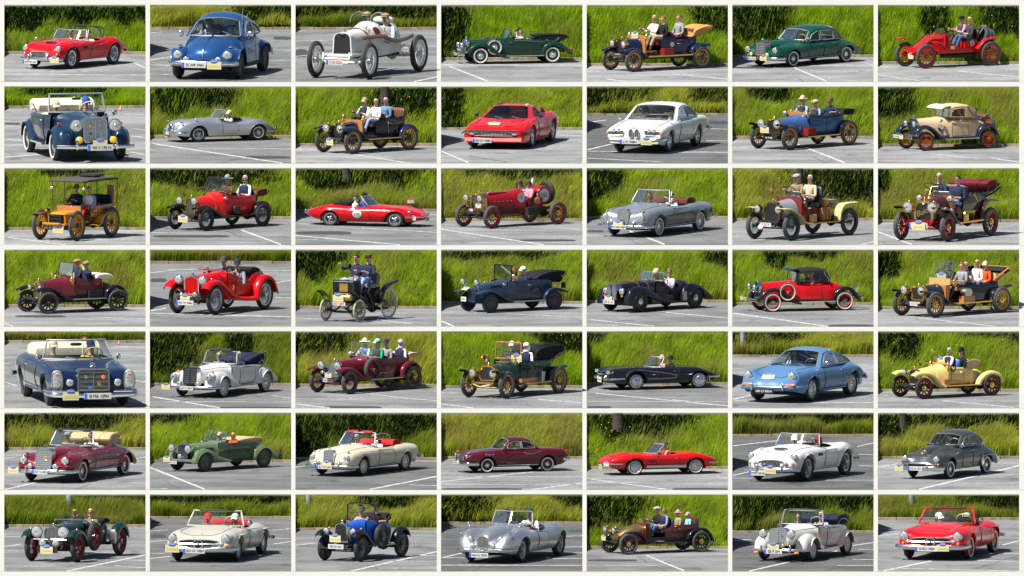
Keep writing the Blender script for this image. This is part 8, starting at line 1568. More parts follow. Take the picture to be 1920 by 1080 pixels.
def r73():
 c=Car(6,2,'small_tourer','car','bright blue little tourer with black wings, side-mounted spare and tall upright windscreen','bright blue little tourer',3.15,1.40,60,140,770,465,.42,1.18)
 p=paint('bright blue',(.012,.075,.36));c.R=.36
 c.loft('hood',p,.45,1.2,[(.45,.22),(1.2,.36)],.5,[(.45,1.08),(1.2,1.18)],2.8);sf=c.tub('body',p,1.12,2.55,[(1.12,.36),(1.6,.50),(2.2,.46),(2.55,.3)],.42,[(1.12,1.18),(1.6,1.14),(2.2,1.12),(2.55,1.0)],.04,.03,.25);c.loft('cowl',p,1.1,1.45,[(1.1,.35),(1.45,.46)],.42,[(1.1,1.17),(1.45,1.20)],3);c.loft('tail',p,2.1,2.95,[(2.1,.46),(2.95,.1)],.45,[(2.1,1.08),(2.95,.62)],2.6)
 c.fender([(.02,.76),(.12,.86),(.35,.92),(.6,.84),(.85,.62),(1.1,.46)],.58,.24,BLACKP,.04,.06,name='front_fender');c.fender([(2.28,.46),(2.38,.70),(2.6,.88),(2.82,.88),(3.0,.76),(3.08,.62)],.58,.24,BLACKP,.04,.06,name='rear_fender')
 c.wheels(2.3,.36,.12,'disc',.27,[BLACKP,BLACKP,BLACKP],0);c.chassis(.46,BLACKM,.3);c.engine_under(.6,2.3,.3,.36,.5);c.runboard(1.1,2.3,.52,.2,.42,BLACKM,ALU)
 c.radiator(.30,.24,.56,1.14,'arch',NICKEL,MESHD,.16,True,.21,.035);c.lamp(.22,.44,.90,.10,.15,CHROME,stem=(.05,-.1,-.14));c.plate(.02,.0,.46,'PB HA 23H','plain',.5,.13);c.rally(.08,.06,.72,1.15);c.spare(1.55,-.62,.70);c.bumper([(.04,0,.40),(.04,.35,.40),(.04,.5,.40)],.018,BLACKM)
 c.dot(.55,.52,.98,.03,ORANGE,'side_light');c.part('windshield',MB().grid(np.array([[(1.38+.08*v*v,v*.44,z)for v in np.linspace(-1,1,7)]for z in(1.2,1.42,1.64)])),GLASS);c.tube('screen_frame',[(1.46,-.45,1.16),(1.46,-.45,1.62),(1.40,-.3,1.68),(1.38,0,1.70),(1.40,.3,1.68),(1.46,.45,1.62),(1.46,.45,1.16)],.022,BLACKP,smooth=False);c.tube('screen_bar',[(1.46,-.44,1.40),(1.38,0,1.40),(1.46,.44,1.40)],.010,BLACKM)
 c.steering(1.62,-.2,1.28,.18,40,WOODD,BLACKM,.4);c.seat(1.85,.7,.8,LBLK,.42,.42);c.folded([(2.25,1.08),(2.3,1.28),(2.5,1.34),(2.6,1.15)],.34,CANVB);c.tube('hood_frame',[(2.2,-.4,1.1),(2.5,-.4,1.32)],.02,BLACKM,smooth=False,both=True);c.part('rear_view_mirror',MB().cush((1.42,0,1.62),(.03,.14,.06),4),BLACKM)
 person(c,1.92,-.24,.78,'black','person with bare arm on the door of the bright blue little tourer','sill','dark','cap','black',yaw=20);person(c,1.9,.24,.68,'pink','person in dark grey cap in the far seat of the bright blue little tourer','drive','dark','cap','charcoal',yaw=10)
# ------------------------------------------------------------------ veteran cars: open bodies, spoked wheels, exposed axles
RW=paint('waggon red',(.5,.006,.010));BLK=BLACKP;DKB=paint('deep blue',(.008,.012,.055));CREAMY=paint('custard',(.58,.46,.17),rough=.4);GRN=paint('coach green',(.006,.028,.02));VAR=paint('varnish brown',(.16,.035,.012))
def rig(c,R,wb,st,cols,nsp=12,ch=STEEL,z=.55,b=.11,tm=RUBBERG,w=.36,axm=None,R2=None,rr=.74,under=True):
 cols=list(cols)+[tm]if len(cols)==3 else cols
 c.wheels(wb,R,b,st,R*rr,cols,nsp,R2=R2);c.chassis(z,ch,w,axm=axm)
 if under:c.engine_under(c.xfw+.3,c.xfw+wb-.2,w-.06,z-.16,z-.02,BLACKM)
def strip(c,f,r,y,m,w=.26,cr=.03,val=.05):
 if f:c.fender(f,y,w,m,cr,val,name='front_fender')
 if r:c.fender(r,y,w,m,cr,val,name='rear_fender')
def brasslamps(c,x,y,z,r=.13,m=BRASS):c.lamp(x,y,z,r,r*1.5,m,style='drum',stem=(.1,-.03,-.12))
def sidelamps(c,x,y,z,m=BRASS,sides=(-1,1)):
 for sd in sides:
  o=c.part('side_lamp',MB().box((x,sd*y,z),(.1,.1,.15)).lathe([(.06,.08),(.03,.12),(.04,.15),(.02,.2),(0,.2)],(x,sd*y,z),'z',10).lathe([(0,-.14),(.04,-.13),(.05,-.08)],(x,sd*y,z),'z',10),m)
  c.part('lens',MB().lathe([(0,-.055),(.04,-.05)],(x,sd*y,z),'x',12),LENS,o)
def horn(c,x,y,z,m=BRASS):c.part('horn',MB().tube(smoothpath([(x,y,z),(x+.12,y,z+.02),(x+.3,y,z+.05),(x+.42,y,z-.02)],10),[.07,.045,.03,.022,.02,.018,.018,.018,.018,.018],8).cush((x+.5,y,z-.05),(.16,.09,.09),2),m)
def tubseat(c,x0,x1,w,z0,z1,m,sm,pl=6,zt=None,rr=.2,floor=True):
 sf=c.tub('body',m,x0,x1,w,z0,zt or[(x0,z0+.3),(x0+.3,z0+.42),(x1,z1)],.02,.02,rr);c.seat(x0+.32,z0+.26,2*float(pchip(w,x0))-.14,sm,x1-x0-.3,z1-z0-.12,0,.12,pl);return sf
def r13():
 c=Car(0,2,'racing_car','racing car','white veteran racing car with black radiator, brown exhaust pipe and tall white wire wheels','white veteran racer',3.85,1.55,66,88,882,518,.46,1.40)
 w=WHITEP;rig(c,.44,2.9,'wire',[w,w,ALU],24,w,.58,.13,RUBBER,.34);c.radiator(.42,.26,.52,1.13,'arch',w,MESHD,.2,False,.24,.035);c.part('radiator_cap',MB().lathe([(0,.06),(.03,.05),(.03,-.02)],(.6,0,1.15),'z',12),CHROME);c.part('emblem',MB().cush((.41,0,1.085),(.03,.12,.05),2),mat('dark red enamel',(.15,.01,.01),.3))
 sf=c.loft('body',w,.58,3.35,[(.58,.26),(1.4,.35),(2.0,.44),(2.8,.44),(3.35,.25)],[(.58,.52),(1.5,.48),(3.35,.55)],[(.58,1.14),(1.3,1.17),(1.8,1.30),(2.0,1.34),(2.1,1.24),(2.6,1.16),(2.75,1.30),(3.0,1.28),(3.35,.9)],[(.6,3),(2,2.6),(3.3,2.3)],hole=[(2.08,2.72,.40)],r1=.15);c.tube('hood_strap',[(1.25,-.36,.7),(1.25,-.34,1.0),(1.25,0,1.185),(1.25,.34,1.0),(1.25,.36,.7)],.016,LBRN)
 c.tube('exhaust_pipe',[(.75,-.36,.98),(1.3,-.44,.98),(1.75,-.50,.97)],.05,mat('rusty brown',(.16,.08,.04),.6));c.tube('silencer',[(1.75,-.50,.97),(2.1,-.58,.84),(2.7,-.60,.84),(3.2,-.60,.9)],.055,mat('heat-stained pipe',(.13,.10,.08),.5))
 c.part('axle_frame',MB().tube([(.1,-.34,.66),(.05,-.34,.5),(.46,-.34,.48)],.03,6).tube([(.1,.34,.66),(.05,.34,.5),(.46,.34,.48)],.03,6).tube([(.1,-.36,.5),(.1,.36,.5)],.035,6).tube([(.12,-.3,.4),(.12,.3,.4)],.03,6),w);c.plate(.03,.02,.42,'COE 0222','red',.44,.11)
 for y in(-.26,.26):o=c.part('aero_screen',MB().add([(2.0-.12*math.cos(a)**2*0,y+.24*math.cos(a),1.27+.26*math.sin(a))for a in np.linspace(0,PI,11)],[tuple(range(11))]),GLASS);c.part('frame',MB().tube([(2.0,y+.24*math.cos(a),1.27+.26*math.sin(a))for a in np.linspace(0,PI,11)],.010,5),ALU,o)
 c.text('122',(1.42,-.20,1.165),(R_(42),0,0),.2,INK);c.text('5',(1.92,-.465,1.06),(R_(78),0,0),.26,INK);c.roundel(sf,1.72,1.1,.09,'x' if 0 else None,None,mat('dark red enamel',(0,0,0)),shape=1.3);c.part('cockpit',MB().box((2.4,0,.74),(.8,.7,.04)),LBRN,None,False);c.part('headrest',MB().cush((2.85,0,1.28),(.4,.5,.2),2.6),w)
 c.roundel(sf,1.72,1.1,.08,None,None,REDL,shape=1.3)if 0 else None;c.steering(2.05,.2,1.28,.17,40,BLACKM,BLACKM,.4)
 person(c,2.42,-.24,.62,'white','person in grey waistcoat and tweed cap in near seat of the white veteran racer','drive','blond','flat','tweed',yaw=0,vest='grey',hs='bob');person(c,2.42,.24,.64,'white','person in tweed cap in far seat of the white veteran racer','drive','silver','flat','tweed',yaw=0)
def r15():
 c=Car(0,4,'veteran_tourer','vintage car','navy veteran tourer with wooden dashboard, red running-board box and tan rolled hood','navy and wood tourer',3.85,1.42,38,98,825,472,.42,1.30)
 rig(c,.385,3.0,'wood',[WOOD,WOOD,STEEL],10);c.radiator(.36,.27,.58,1.10,'rect',mat('black japanned frame',(.02,.018,.012),.4,.4),MESHD,.1);c.loft('hood',DKB,.46,1.05,[(.46,.24),(1.05,.30)],.62,[(.46,1.08),(1.05,1.12)],3);c.part('dashboard',MB().box((1.12,0,.90),(.06,.86,.66)),WOOD,None,False);c.part('toe_board',MB().box((1.3,0,.66),(.4,.84,.05)),WOOD,None,False)
 strip(c,[(.04,.72),(.3,.80),(.62,.78),(.9,.62),(1.1,.52)],[(2.95,.58),(3.05,.74),(3.3,.85),(3.55,.84),(3.8,.82)],.56,DKB,.24);c.runboard(1.05,3.0,.56,.26,.50,WOOD,BRASS);c.part('tool_box',MB().box((1.95,-.58,.64),(.42,.22,.24)),paint('box red',(.25,.015,.012)),None,False)
 sf=c.tub('body',DKB,1.75,3.4,[(1.75,.46),(2.5,.52),(3.4,.48)],.60,[(1.75,1.0),(1.95,1.16),(2.3,1.16),(2.42,1.0),(2.9,1.04),(3.4,1.25)],.0,.02,.22);c.seat(2.0,.92,.86,LRED,.5,.38,0,.14,6);c.seat(2.95,.92,.88,LRED,.5,.46,0,.14,7);c.door(sf,DKB,2.42,2.88,.62,.98,(2.5,.9),hm=BRASS)
 brasslamps(c,.22,.32,.96);sidelamps(c,1.12,.48,1.16);c.steering(1.52,.22,1.42,.2,42,WOODD,BRASS,.8);c.folded([(3.1,1.1),(3.25,1.32),(3.95,1.48),(4.05,1.38),(3.6,1.16)],.5,cloth('ochre canvas',(.42,.22,.06)),ribs=1);c.tube('spring_iron',[(3.4,-.4,.7),(3.75,-.4,.75),(3.85,-.4,.6),(3.7,-.4,.5)],.022,BLACKM);c.plate(.22,.02,.55,'HH 08','eu',.34,.11);c.rally(1.06,.1,1.24,1.2);c.roundel(sf,2.2,.88,.09)
 person(c,2.0,.24,1.02,'white','person in white T-shirt and sunglasses steering the navy and wood tourer','drive','blond',yaw=15,legs='charcoal');person(c,2.02,-.24,1.02,'black','person in black T-shirt and khaki trousers in front of the navy and wood tourer','lap','auburn',None,yaw=0,legs='khaki',shoes='charcoal',specs=False);person(c,2.95,.05,1.02,'grey','person in grey T-shirt in the rear of the navy and wood tourer','lap','auburn',None,yaw=0,specs=False)
def r17():
 c=Car(0,6,'veteran_racing_car','racing car','red veteran racer with sloping brass-edged hood, number 2 and spare tyres stacked behind','red veteran racer with number 2',3.95,1.55,33.6,255,1605,870,.48,1.40)
 c.track=1.4;rig(c,.455,2.9,'wood',[RW,WOOD,RW],12,RW,.62,.13);c.loft('hood',RW,.42,1.45,[(.42,.30),(1.0,.34),(1.45,.40)],.62,[(.42,.72),(.8,.98),(1.05,1.16),(1.45,1.20)],3);c.tube('hood_trim',[(.42,-.27,.74),(.8,-.29,.98),(1.05,-.31,1.13),(1.45,-.37,1.17)],.03,BRASS);c.tube('hood_trim',[(.42,.27,.74),(.8,.29,.98),(1.05,.31,1.13),(1.45,.37,1.17)],.03,BRASS);c.part('hood_front',MB().box((.40,0,.66),(.06,.7,.14)),RW,None,False)
 c.part('radiator',MB().box((1.58,0,.90),(.22,.96,.62)),RW,None,False);c.part('radiator_slot',MB().box((1.55,-.485,.93),(.07,.012,.5)),BLACKM,None,False);c.part('radiator_top',MB().lathe([(0,-.09),(.3,-.09),(.3,.09),(0,.09)],(1.56,0,1.12),'x',24),mat('bronze green',(.06,.06,.02),.4,.3));c.part('filler_cap',MB().lathe([(0,.1),(.03,.1),(.04,.03),(.04,0)],(1.3,0,1.2),'z',12),BRASS)
 c.part('frame_side',MB().box((2.2,-.40,.60),(2.0,.06,.18)).box((2.2,.40,.60),(2.0,.06,.18)),RW,None,False);c.part('cowl',MB().prism([(1.7,.66),(2.25,.66),(1.72,.92)],-.42,.42),RW,None,False);c.part('brass_plate',MB().box((1.85,-.43,.72),(.2,.01,.12)),BRASS,None,False)
 c.fender([(.02,1.06),(.25,1.10),(.55,1.02)],.62,.2,RW,.01,.02,name='front_fender',sides=(1,));c.fender([(.75,.98),(1.05,.96),(1.3,.82),(1.45,.66)],.62,.24,RW,.02,.04,name='front_fender',sides=(-1,));c.fender([(2.75,.66),(2.9,.78),(3.1,.96),(3.4,1.04),(3.6,1.05)],.62,.22,RW,.02,.04,name='rear_fender');c.part('seat_base',MB().box((2.75,0,.78),(.5,.8,.3)),RW,None,False);c.seat(2.72,.96,.84,DARKIN,.46,.4,0,.2);c.roundel(None,2.72,.86,.12,'2',None,PLATEW,size=.24,yoff=.41,shape=.8)
 for k in range(3):c.part('spare_tyre',MB().tube([(3.22+k*.15+.36*math.sin(a)*.55+.1,.43*math.cos(a),1.02-k*.06+.40*math.sin(a)*.85)for a in np.linspace(0,2*PI,28,endpoint=False)],.085,8,False,True),RUBBER)
 c.tube('tyre_strap',[(3.2,-.1,1.1),(3.55,-.1,1.45),(3.75,-.1,1.2)],.02,LGRY);c.tube('exhaust_pipe',[(1.4,-.3,.42),(2.2,-.3,.40),(2.9,-.3,.42)],.08,BLACKM,n=10);c.steering(2.15,.2,1.22,.2,35,BLACKM,BRASS,.75);c.rally(.22,-.06,.46,1.1)
 person(c,2.7,.24,.98,'pink','person in pink shirt and flat cap steering the red veteran racer with number 2','drive','dark','flat','black',yaw=20,vest='charcoal',legs='charcoal');person(c,2.72,-.24,.98,'charcoal','person with blond hair and dark jacket reading in the red veteran racer with number 2','read','blond',yaw=25,legs='jeans',hs='bob',shoes='white');PAPER(c,2.36,-.24,1.22)
def PAPER(c,x,y,z):c.part('road_book',MB().box((x,y,z),(.22,.3,.012),Matrix.Rotation(.6,3,'Y')),WHITE,None,False)
def r23():
 c=Car(1,2,'veteran_tourer','vintage car','black veteran tourer with pinstriped side doors, tufted leather and brass drum lamps','black tufted-leather tourer',3.62,1.45,46,135,825,468,.44,1.34)
 rig(c,.415,2.7,'wood',[WOOD,WOODD,STEEL],12);c.radiator(.40,.28,.56,1.10,'hex',BLACKP,MESHD,.1);c.loft('hood',DKB,.5,1.1,[(.5,.26),(1.1,.34)],.6,[(.5,1.08),(1.1,1.14)],2.4);c.part('dashboard',MB().box((1.15,0,.96),(.05,.9,.5)),WOOD,None,False);c.tube('hood_strip',[(.5,-.16,1.06),(1.1,-.2,1.12)],.02,ALU,smooth=False)
 strip(c,[(.0,.92),(.3,.98),(.6,.94),(.9,.74),(1.15,.54)],[(2.7,.5),(2.8,.74),(3.05,.92),(3.35,.90),(3.6,.66)],.58,DKB,.26);c.runboard(1.15,2.75,.58,.26,.50,BLACKM,BRASS);sf=c.tub('body',BLACKP,1.75,3.2,[(1.75,.46),(2.3,.54),(3.2,.52)],.56,[(1.75,1.04),(2.0,1.22),(2.3,1.24),(2.5,1.22),(3.2,1.30)],.06,.02,.22);c.part('side_sheet',MB().box((1.5,-.42,.62),(.8,.03,.3)).box((1.5,.42,.62),(.8,.03,.3)),BLACKP,None,False)
 c.seat(1.95,.98,.86,LBRN,.46,.42,0,.14,8);c.seat(2.85,1.0,.94,LBRN,.46,.56,0,.2,9);c.door(sf,BLACKP,2.22,2.68,.6,1.18,(2.3,1.05),hm=BRASS);c.tube('coach_line',[(2.24,-.58,.66),(2.66,-.58,.66),(2.66,-.57,1.12),(2.24,-.57,1.12),(2.24,-.58,.66)],.006,ALU,smooth=False)
 brasslamps(c,.18,.32,.93,.15);sidelamps(c,1.16,.46,1.24);c.steering(1.5,.22,1.46,.2,45,WOODD,STEEL,.8);c.rally(.2,.2,.44,1.2);c.part('bell',MB().lathe([(.1,0),(.1,.04),(.06,.08),(.03,.1),(.03,.16),(.05,.18),(0,.22)],(.75,.1,1.14),'z',14),BRASS)
 person(c,1.95,.24,1.06,'white','person in blue waistcoat and khaki cap steering the black tufted-leather tourer','drive','silver','cap','khaki',yaw=10,vest='navy',legs='black');person(c,1.98,-.24,1.06,'white','person in white polo shirt and pale jeans aboard the black tufted-leather tourer','read','silver',yaw=10,legs='denim',shoes='brown');person(c,2.8,.1,1.04,'denim blue','person in blue shirt with arm along the rear seat of the black tufted-leather tourer','farback','silver',yaw=10)
def r26():
 c=Car(1,5,'veteran_tourer','vintage car','mid-blue tourer with brass radiator, large chrome lamps and wooden spoked wheels','mid-blue brass-radiator tourer',3.9,1.5,49.6,1060,1778,442,.44,1.35)
 p=paint('mid blue',(.035,.09,.24));rig(c,.41,3.0,'wood',[WOOD,WOOD,STEEL],12,BLACKM);c.radiator(.38,.27,.60,1.16,'arch',BRASS,MESHD,.14,True,.26,.05);c.loft('hood',p,.52,1.3,[(.52,.26),(1.3,.36)],.6,[(.52,1.14),(1.3,1.22)],2.5);c.loft('cowl',p,1.3,1.7,[(1.3,.37),(1.7,.5)],.52,[(1.3,1.23),(1.7,1.32)],2.8);c.part('dashboard',MB().box((1.66,0,1.3),(.08,.84,.16)),WOOD,None,False);c.tube('hood_band',[(1.3,-.375,.7),(1.3,-.36,1.0),(1.3,0,1.235),(1.3,.36,1.0),(1.3,.375,.7)],.014,BRASS)
 strip(c,[(.0,1.02),(.2,.98),(.5,.92),(.85,.74),(1.15,.52),(1.4,.48)],[(2.95,.5),(3.05,.80),(3.35,.96),(3.6,.9),(3.85,.62)],.58,BLACKP,.27);c.runboard(1.3,2.95,.58,.26,.46,BLACKM,BRASS);c.part('tool_box',MB().box((1.55,-.58,.64),(.4,.22,.28)),paint('box red',(.2,.03,.015),rough=.4),None,False);sf=c.tub('body',p,1.66,3.55,[(1.66,.5),(2.3,.56),(3.55,.5)],.50,[(1.66,1.24),(2.4,1.18),(3.55,1.24)],.05,.03,.35)
 c.tube('padded_rim',[(1.7,-.49,1.26),(2.4,-.55,1.20),(3.2,-.54,1.24),(3.55,-.3,1.26),(3.55,.3,1.26),(3.2,.54,1.24),(2.4,.55,1.2)],.045,LBLK);c.seat(2.05,.86,.96,LBLK,.46,.42);c.seat(3.05,.88,.96,LBLK,.46,.42);c.folded([(3.3,1.2),(3.4,1.36),(3.95,1.36),(3.9,1.2)],.5,CANVB,ribs=2);c.door(sf,p,2.4,2.95,.56,1.12,None)
 c.lamp(.16,.34,1.0,.15,.2,BRASS,stem=(.1,-.03,-.14));c.lamp(1.5,.46,1.32,.09,.14,BRASS,name='side_lamp');c.screen(1.74,1.34,.50,.46,.44,.14,0,BRASS,r=.012);c.steering(1.95,.22,1.42,.19,45,WOODD,BRASS,.5);c.plate(.18,.0,.46,'05 TF 80','black',.44,.12);c.rally(.1,.12,.80,1.15);c.part('radiator_mascot',MB().lathe([(0,.14),(.03,.12),(.02,.06),(.035,0)],(.45,0,1.2),'z',10),BRASS)
 person(c,2.15,.24,.98,'lilac','person in straw hat and waistcoat steering the mid-blue brass-radiator tourer','drive','silver','bowler','straw',yaw=10,vest='navy');person(c,2.2,-.26,.90,'denim','person in tan flat cap in near front seat of the mid-blue brass-radiator tourer','read','silver','flat','straw',yaw=0,vest='charcoal');person(c,3.15,-.1,.92,'navy','person in dark jacket and dark cap in the rear of the mid-blue brass-radiator tourer','sill','dark','cap','brown',yaw=0)
def r31():
 c=Car(2,0,'veteran_canopy_car','vintage car','yellow and wood veteran car with fringed black canopy roof and luggage basket','yellow canopy car',3.3,1.48,59,208,785,495,.50,1.34)
 y=paint('amber yellow',(.55,.22,.01));rig(c,.475,2.1,'wood',[y,y,STEEL],12,y,.62,.12,RUBBERG,axm=STEEL);c.part('radiator',MB().box((.36,0,.82),(.1,.5,.36)),MESHD,None,False);c.part('radiator_tube',MB().tube([(.29,-.24,.70),(.29,.24,.70)],.02,5).tube([(.29,-.24,.82),(.29,.24,.82)],.02,5).tube([(.29,-.24,.94),(.29,.24,.94)],.02,5).tube([(.28,-.2,.64),(.28,-.2,1.0)],.02,5).tube([(.28,.2,.64),(.28,.2,1.0)],.02,5),BLACKM);c.loft('hood',y,.38,1.1,[(.38,.32),(1.1,.34)],.62,[(.38,1.0),(.5,1.08),(1.1,1.10)],6);c.part('dashboard',MB().box((1.15,0,1.05),(.06,.86,.46)),WOOD,None,False)
 c.part('toe_board',MB().box((1.3,-.0,.62),(.5,.84,.05)),WOODD,None,False);sf=c.tub('body',WOOD,1.7,3.05,[(1.7,.46),(2.3,.52),(3.05,.50)],.82,[(1.7,1.24),(3.05,1.26)],.0,.01,.1);c.part('seat_box',MB().box((1.95,0,.74),(.5,.86,.34)),WOODD,None,False);c.seat(1.95,1.02,.88,LRED,.5,.36);c.seat(2.75,1.1,.92,CANVN,.3,.5,0,.05)
 strip(c,[(.1,1.02),(.4,1.06),(.75,1.04)],[(1.72,.56),(1.95,.62),(2.15,.92),(2.45,1.0),(2.7,1.0)],.58,VAR,.28,.01);c.fender([(1.62,.52),(1.85,.56),(2.05,.84),(2.3,.98)],.58,.3,y,.02,.04,name='step',sides=(-1,));c.part('canopy',MB().pillow([(.95,2.22),(1.0,2.26),(2.0,2.29),(3.15,2.26),(3.18,2.22),(2.0,2.24)],.62),mat('dusty roof cloth',(.05,.045,.04),.8));c.part('canopy_fringe',MB().box((2.05,-.62,2.21),(2.2,.012,.05)).box((2.05,.62,2.21),(2.2,.012,.05)).box((.95,0,2.21),(.012,1.24,.05)),mat('fringe brown',(.05,.025,.015),.8),None,False)
 for x,zz in((1.12,1.25),(1.85,1.25),(3.08,1.25)):c.tube('canopy_post',[(x,-.58,zz),(x,-.6,2.24)],.014,BLACKM,smooth=False,both=True)
 c.tube('roof_rail',[(1.9,-.5,2.4),(3.1,-.5,2.4),(3.1,.5,2.4),(1.9,.5,2.4)],.01,BLACKM,smooth=False);c.part('suitcase',MB().cush((2.5,0,2.36),(.6,.7,.1),6),LBLK);c.part('luggage_basket',MB().tube([(3.25,-.25,.95),(3.25,-.25,1.95)],.11,10),WICK);c.tube('rack',[(3.1,-.3,.95),(3.4,-.3,.9),(3.4,-.3,.8)],.02,BLACKM,smooth=False);horn(c,1.12,.52,1.14,BRASS)if 0 else None;c.lamp(1.05,.58,1.95,.075,.14,BRASS,name='side_lamp');c.part('horn',MB().lathe([(.09,-.1),(.05,-.02),(.03,.06),(.02,.16)],(.5,.34,1.14),'x',14),BRASS);c.part('carriage_lamp',MB().lathe([(.09,-.02),(.1,.02),(.06,.08),(0,.1)],(1.85,-.55,1.05),'y',14),BRASS)
 c.steering(1.5,.22,1.34,.2,60,BLACKM,BRASS,.5);c.plate(.12,.16,.50,'AR 45','black',.38,.13);c.rally(.10,-.22,.48,1.25);c.part('front_spring',MB().tube([(.2,-.34,.60),(.05,-.3,.66),(.05,.3,.66),(.2,.34,.60)],.04,6),y)
 person(c,1.95,.22,1.06,'dark green','person in dark green jacket and straw hat steering the yellow canopy car','drive','silver','brim','tweed',yaw=0,vest='navy');person(c,1.95,-.24,1.06,'denim','person in denim jacket and pale scarf in near seat of the yellow canopy car','lap','blond',yaw=15,legs='red',hs='bob',vest='white',specs=False,shoes='brown')
def r32():
 c=Car(2,1,'light_tourer','vintage car','bright red light tourer with black wings, dark disc wheels and big brass lamps','bright red light tourer',3.55,1.4,49.4,1090,1778,430,.40,1.25)
 p=paint('bright red',(.58,.012,.012));rig(c,.36,2.7,'wire',[BLACKM,ALU,BLACKM],20,BLACKM,.5,.11,RUBBER);c.radiator(.38,.20,.50,1.06,'gothic',BRASS,MESHG,.12,True,.19,.035);c.loft('hood',p,.5,1.2,[(.5,.2),(1.2,.32)],.55,[(.5,1.04),(1.2,1.12)],2.4);c.loft('cowl',p,1.2,1.55,[(1.2,.33),(1.55,.46)],.45,[(1.2,1.13),(1.55,1.22)],2.8);c.tube('hood_band',[(1.2,-.33,.6),(1.2,-.32,.9),(1.2,0,1.135),(1.2,.32,.9)],.012,BRASS)
 sf=c.tub('body',p,1.5,3.2,[(1.5,.44),(2.1,.50),(3.2,.42)],.44,[(1.5,1.14),(2.2,1.06),(3.2,1.04)],.08,.03,.4);strip(c,[(.0,.76),(.2,.80),(.5,.82),(.85,.66),(1.2,.46),(1.4,.42)],[(2.75,.44),(2.85,.68),(3.1,.80),(3.35,.76),(3.5,.5)],.52,BLACKP,.26,.04);c.runboard(1.3,2.75,.52,.24,.42,BLACKM);c.part('tool_bag',MB().cush((1.95,-.53,.60),(.3,.14,.3),5),LBLK)
 c.lamp(.2,.30,.98,.12,.18,BRASS,stem=(.1,-.04,-.12));c.screen(1.56,1.22,.46,.44,.42,.16,0,BLACKM,GLASSD,r=.012);c.steering(1.85,.2,1.30,.18,45,WOODD,BRASS,.4);c.rally(.05,.02,.42,1.2);c.lamp(1.5,.46,1.02,.06,.08,CHROME,sides=(-1,),name='side_lamp');c.seat(2.0,.76,.8,LBLK,.44,.4);c.seat(2.85,.78,.76,LBLK,.4,.4);c.folded([(3.05,1.04),(3.1,1.16),(3.55,1.2),(3.6,1.08),(3.2,1.0)],.42,CANVBR,ribs=2);c.door(sf,p,1.72,2.25,.5,1.0,None);horn(c,1.3,.5,1.3,BRASS)
 person(c,2.08,-.05,.84,'brown','person in brown leather jacket and grey hat steering the bright red light tourer','drive','blond','brim','grey',yaw=10);person(c,2.9,-.06,.82,'white','person with grey hair and dark waistcoat in the rear of the bright red light tourer','read','silver',yaw=0,vest='navy')
def r34():
 c=Car(2,3,'giant_racing_car','racing car','dark red giant racing car with wide brass radiator and number 152 on its tail drum','dark red number 152 racer',4.15,1.52,43.4,1058,1790,415,.42,1.40)
 p=paint('crimson',(.26,.008,.014));rig(c,.395,3.1,'wood',[RW,VAR,BRASS],12,BLACKM,.52,.14);c.radiator(.40,.32,.56,1.16,'arch',BRASS,MESHG,.16,True,.31,.05);c.loft('hood',p,.54,1.75,[(.54,.32),(1.75,.38)],.5,[(.54,1.14),(1.75,1.20)],3);c.loft('cowl',p,1.75,2.25,[(1.75,.40),(2.25,.46)],.46,[(1.75,1.2),(2.25,1.26)],2.8);c.part('hood_ridge',MB().cush((1.15,-.14,1.16),(.9,.14,.08),4),p)
 for k in range(5):c.part('exhaust_port',MB().cush((.85+.2*k,-.40,.86),(.12,.08,.08),3),mat('dark red enamel',(0,0,0)))
 c.part('brass_plate',MB().box((.9,0,1.185),(.4,.2,.012)),ALU,None,False);sf=Surf(lambda x:np.array([(.43,1.3),(.46,.8),(.46,.4)]));c.roundel(sf,2.02,.98,.17,'3',size=.16);c.part('frame_side',MB().box((2.0,-.40,.52),(2.2,.06,.14)).box((2.0,.40,.52),(2.2,.06,.14)),BLACKM,None,False);c.part('battery_box',MB().box((2.45,-.52,.5),(.5,.2,.26)),BLACKM,None,False)
 c.part('seat_shell',MB().box((2.75,0,.76),(.7,.8,.34)),p,None,False);c.seat(2.62,.74,.84,LRED,.44,.36);c.part('fuel_drum',MB().lathe([(0,-.36),(.3,-.36),(.32,-.33),(.32,.33),(.3,.36),(0,.36)],(3.2,0,1.0),'y',26),p);c.roundel(None,3.18,1.0,.23,'152',size=.2,yoff=.36);c.part('spare_tyre',MB().lathe([(.24,-.08),(.36,-.1),(.4,0),(.36,.1),(.24,.08)],(3.62,0,1.05),'x',28),RUBBER)
 c.lamp(.16,.34,1.02,.12,.18,BRASS,stem=(.1,0,-.14));c.part('leather_bag',MB().cush((.3,.36,.78),(.12,.14,.2),3),LTAN);c.plate(.2,.12,.58,'H 2','eu',.2,.14);c.rally(.1,-.36,.80,.85);c.tube('horn',[(3.9,-.3,.8),(4.05,-.3,1.0),(4.1,-.3,1.1)],.03,BRASS);c.steering(2.25,-.18,1.3,.19,40,BLACKM,BRASS,.5);c.part('satchel',MB().cush((2.75,-.46,.84),(.3,.12,.22),3.4),LTAN);c.part('exhaust_pipe',MB().tube([(1.2,-.3,.44),(2.1,-.3,.42)],.09,8),p);c.part('bottle',MB().tube([(2.95,.1,1.2),(3.06,.1,1.45),(3.1,.1,1.56)],[.06,.055,.02],8),WHITE)
 person(c,2.6,-.2,.70,'pink','person in pink shirt, leather helmet and goggles steering the dark red number 152 racer','drive',None,'helmet','olive','goggles',yaw=20);person(c,2.6,.24,.68,'denim blue','person in leather helmet holding a bag aboard of the dark red number 152 racer','read',None,'helmet','olive','goggles',yaw=20);c.part('hand_bag',MB().cush((2.26,.22,.95),(.18,.26,.22),3),LTAN)
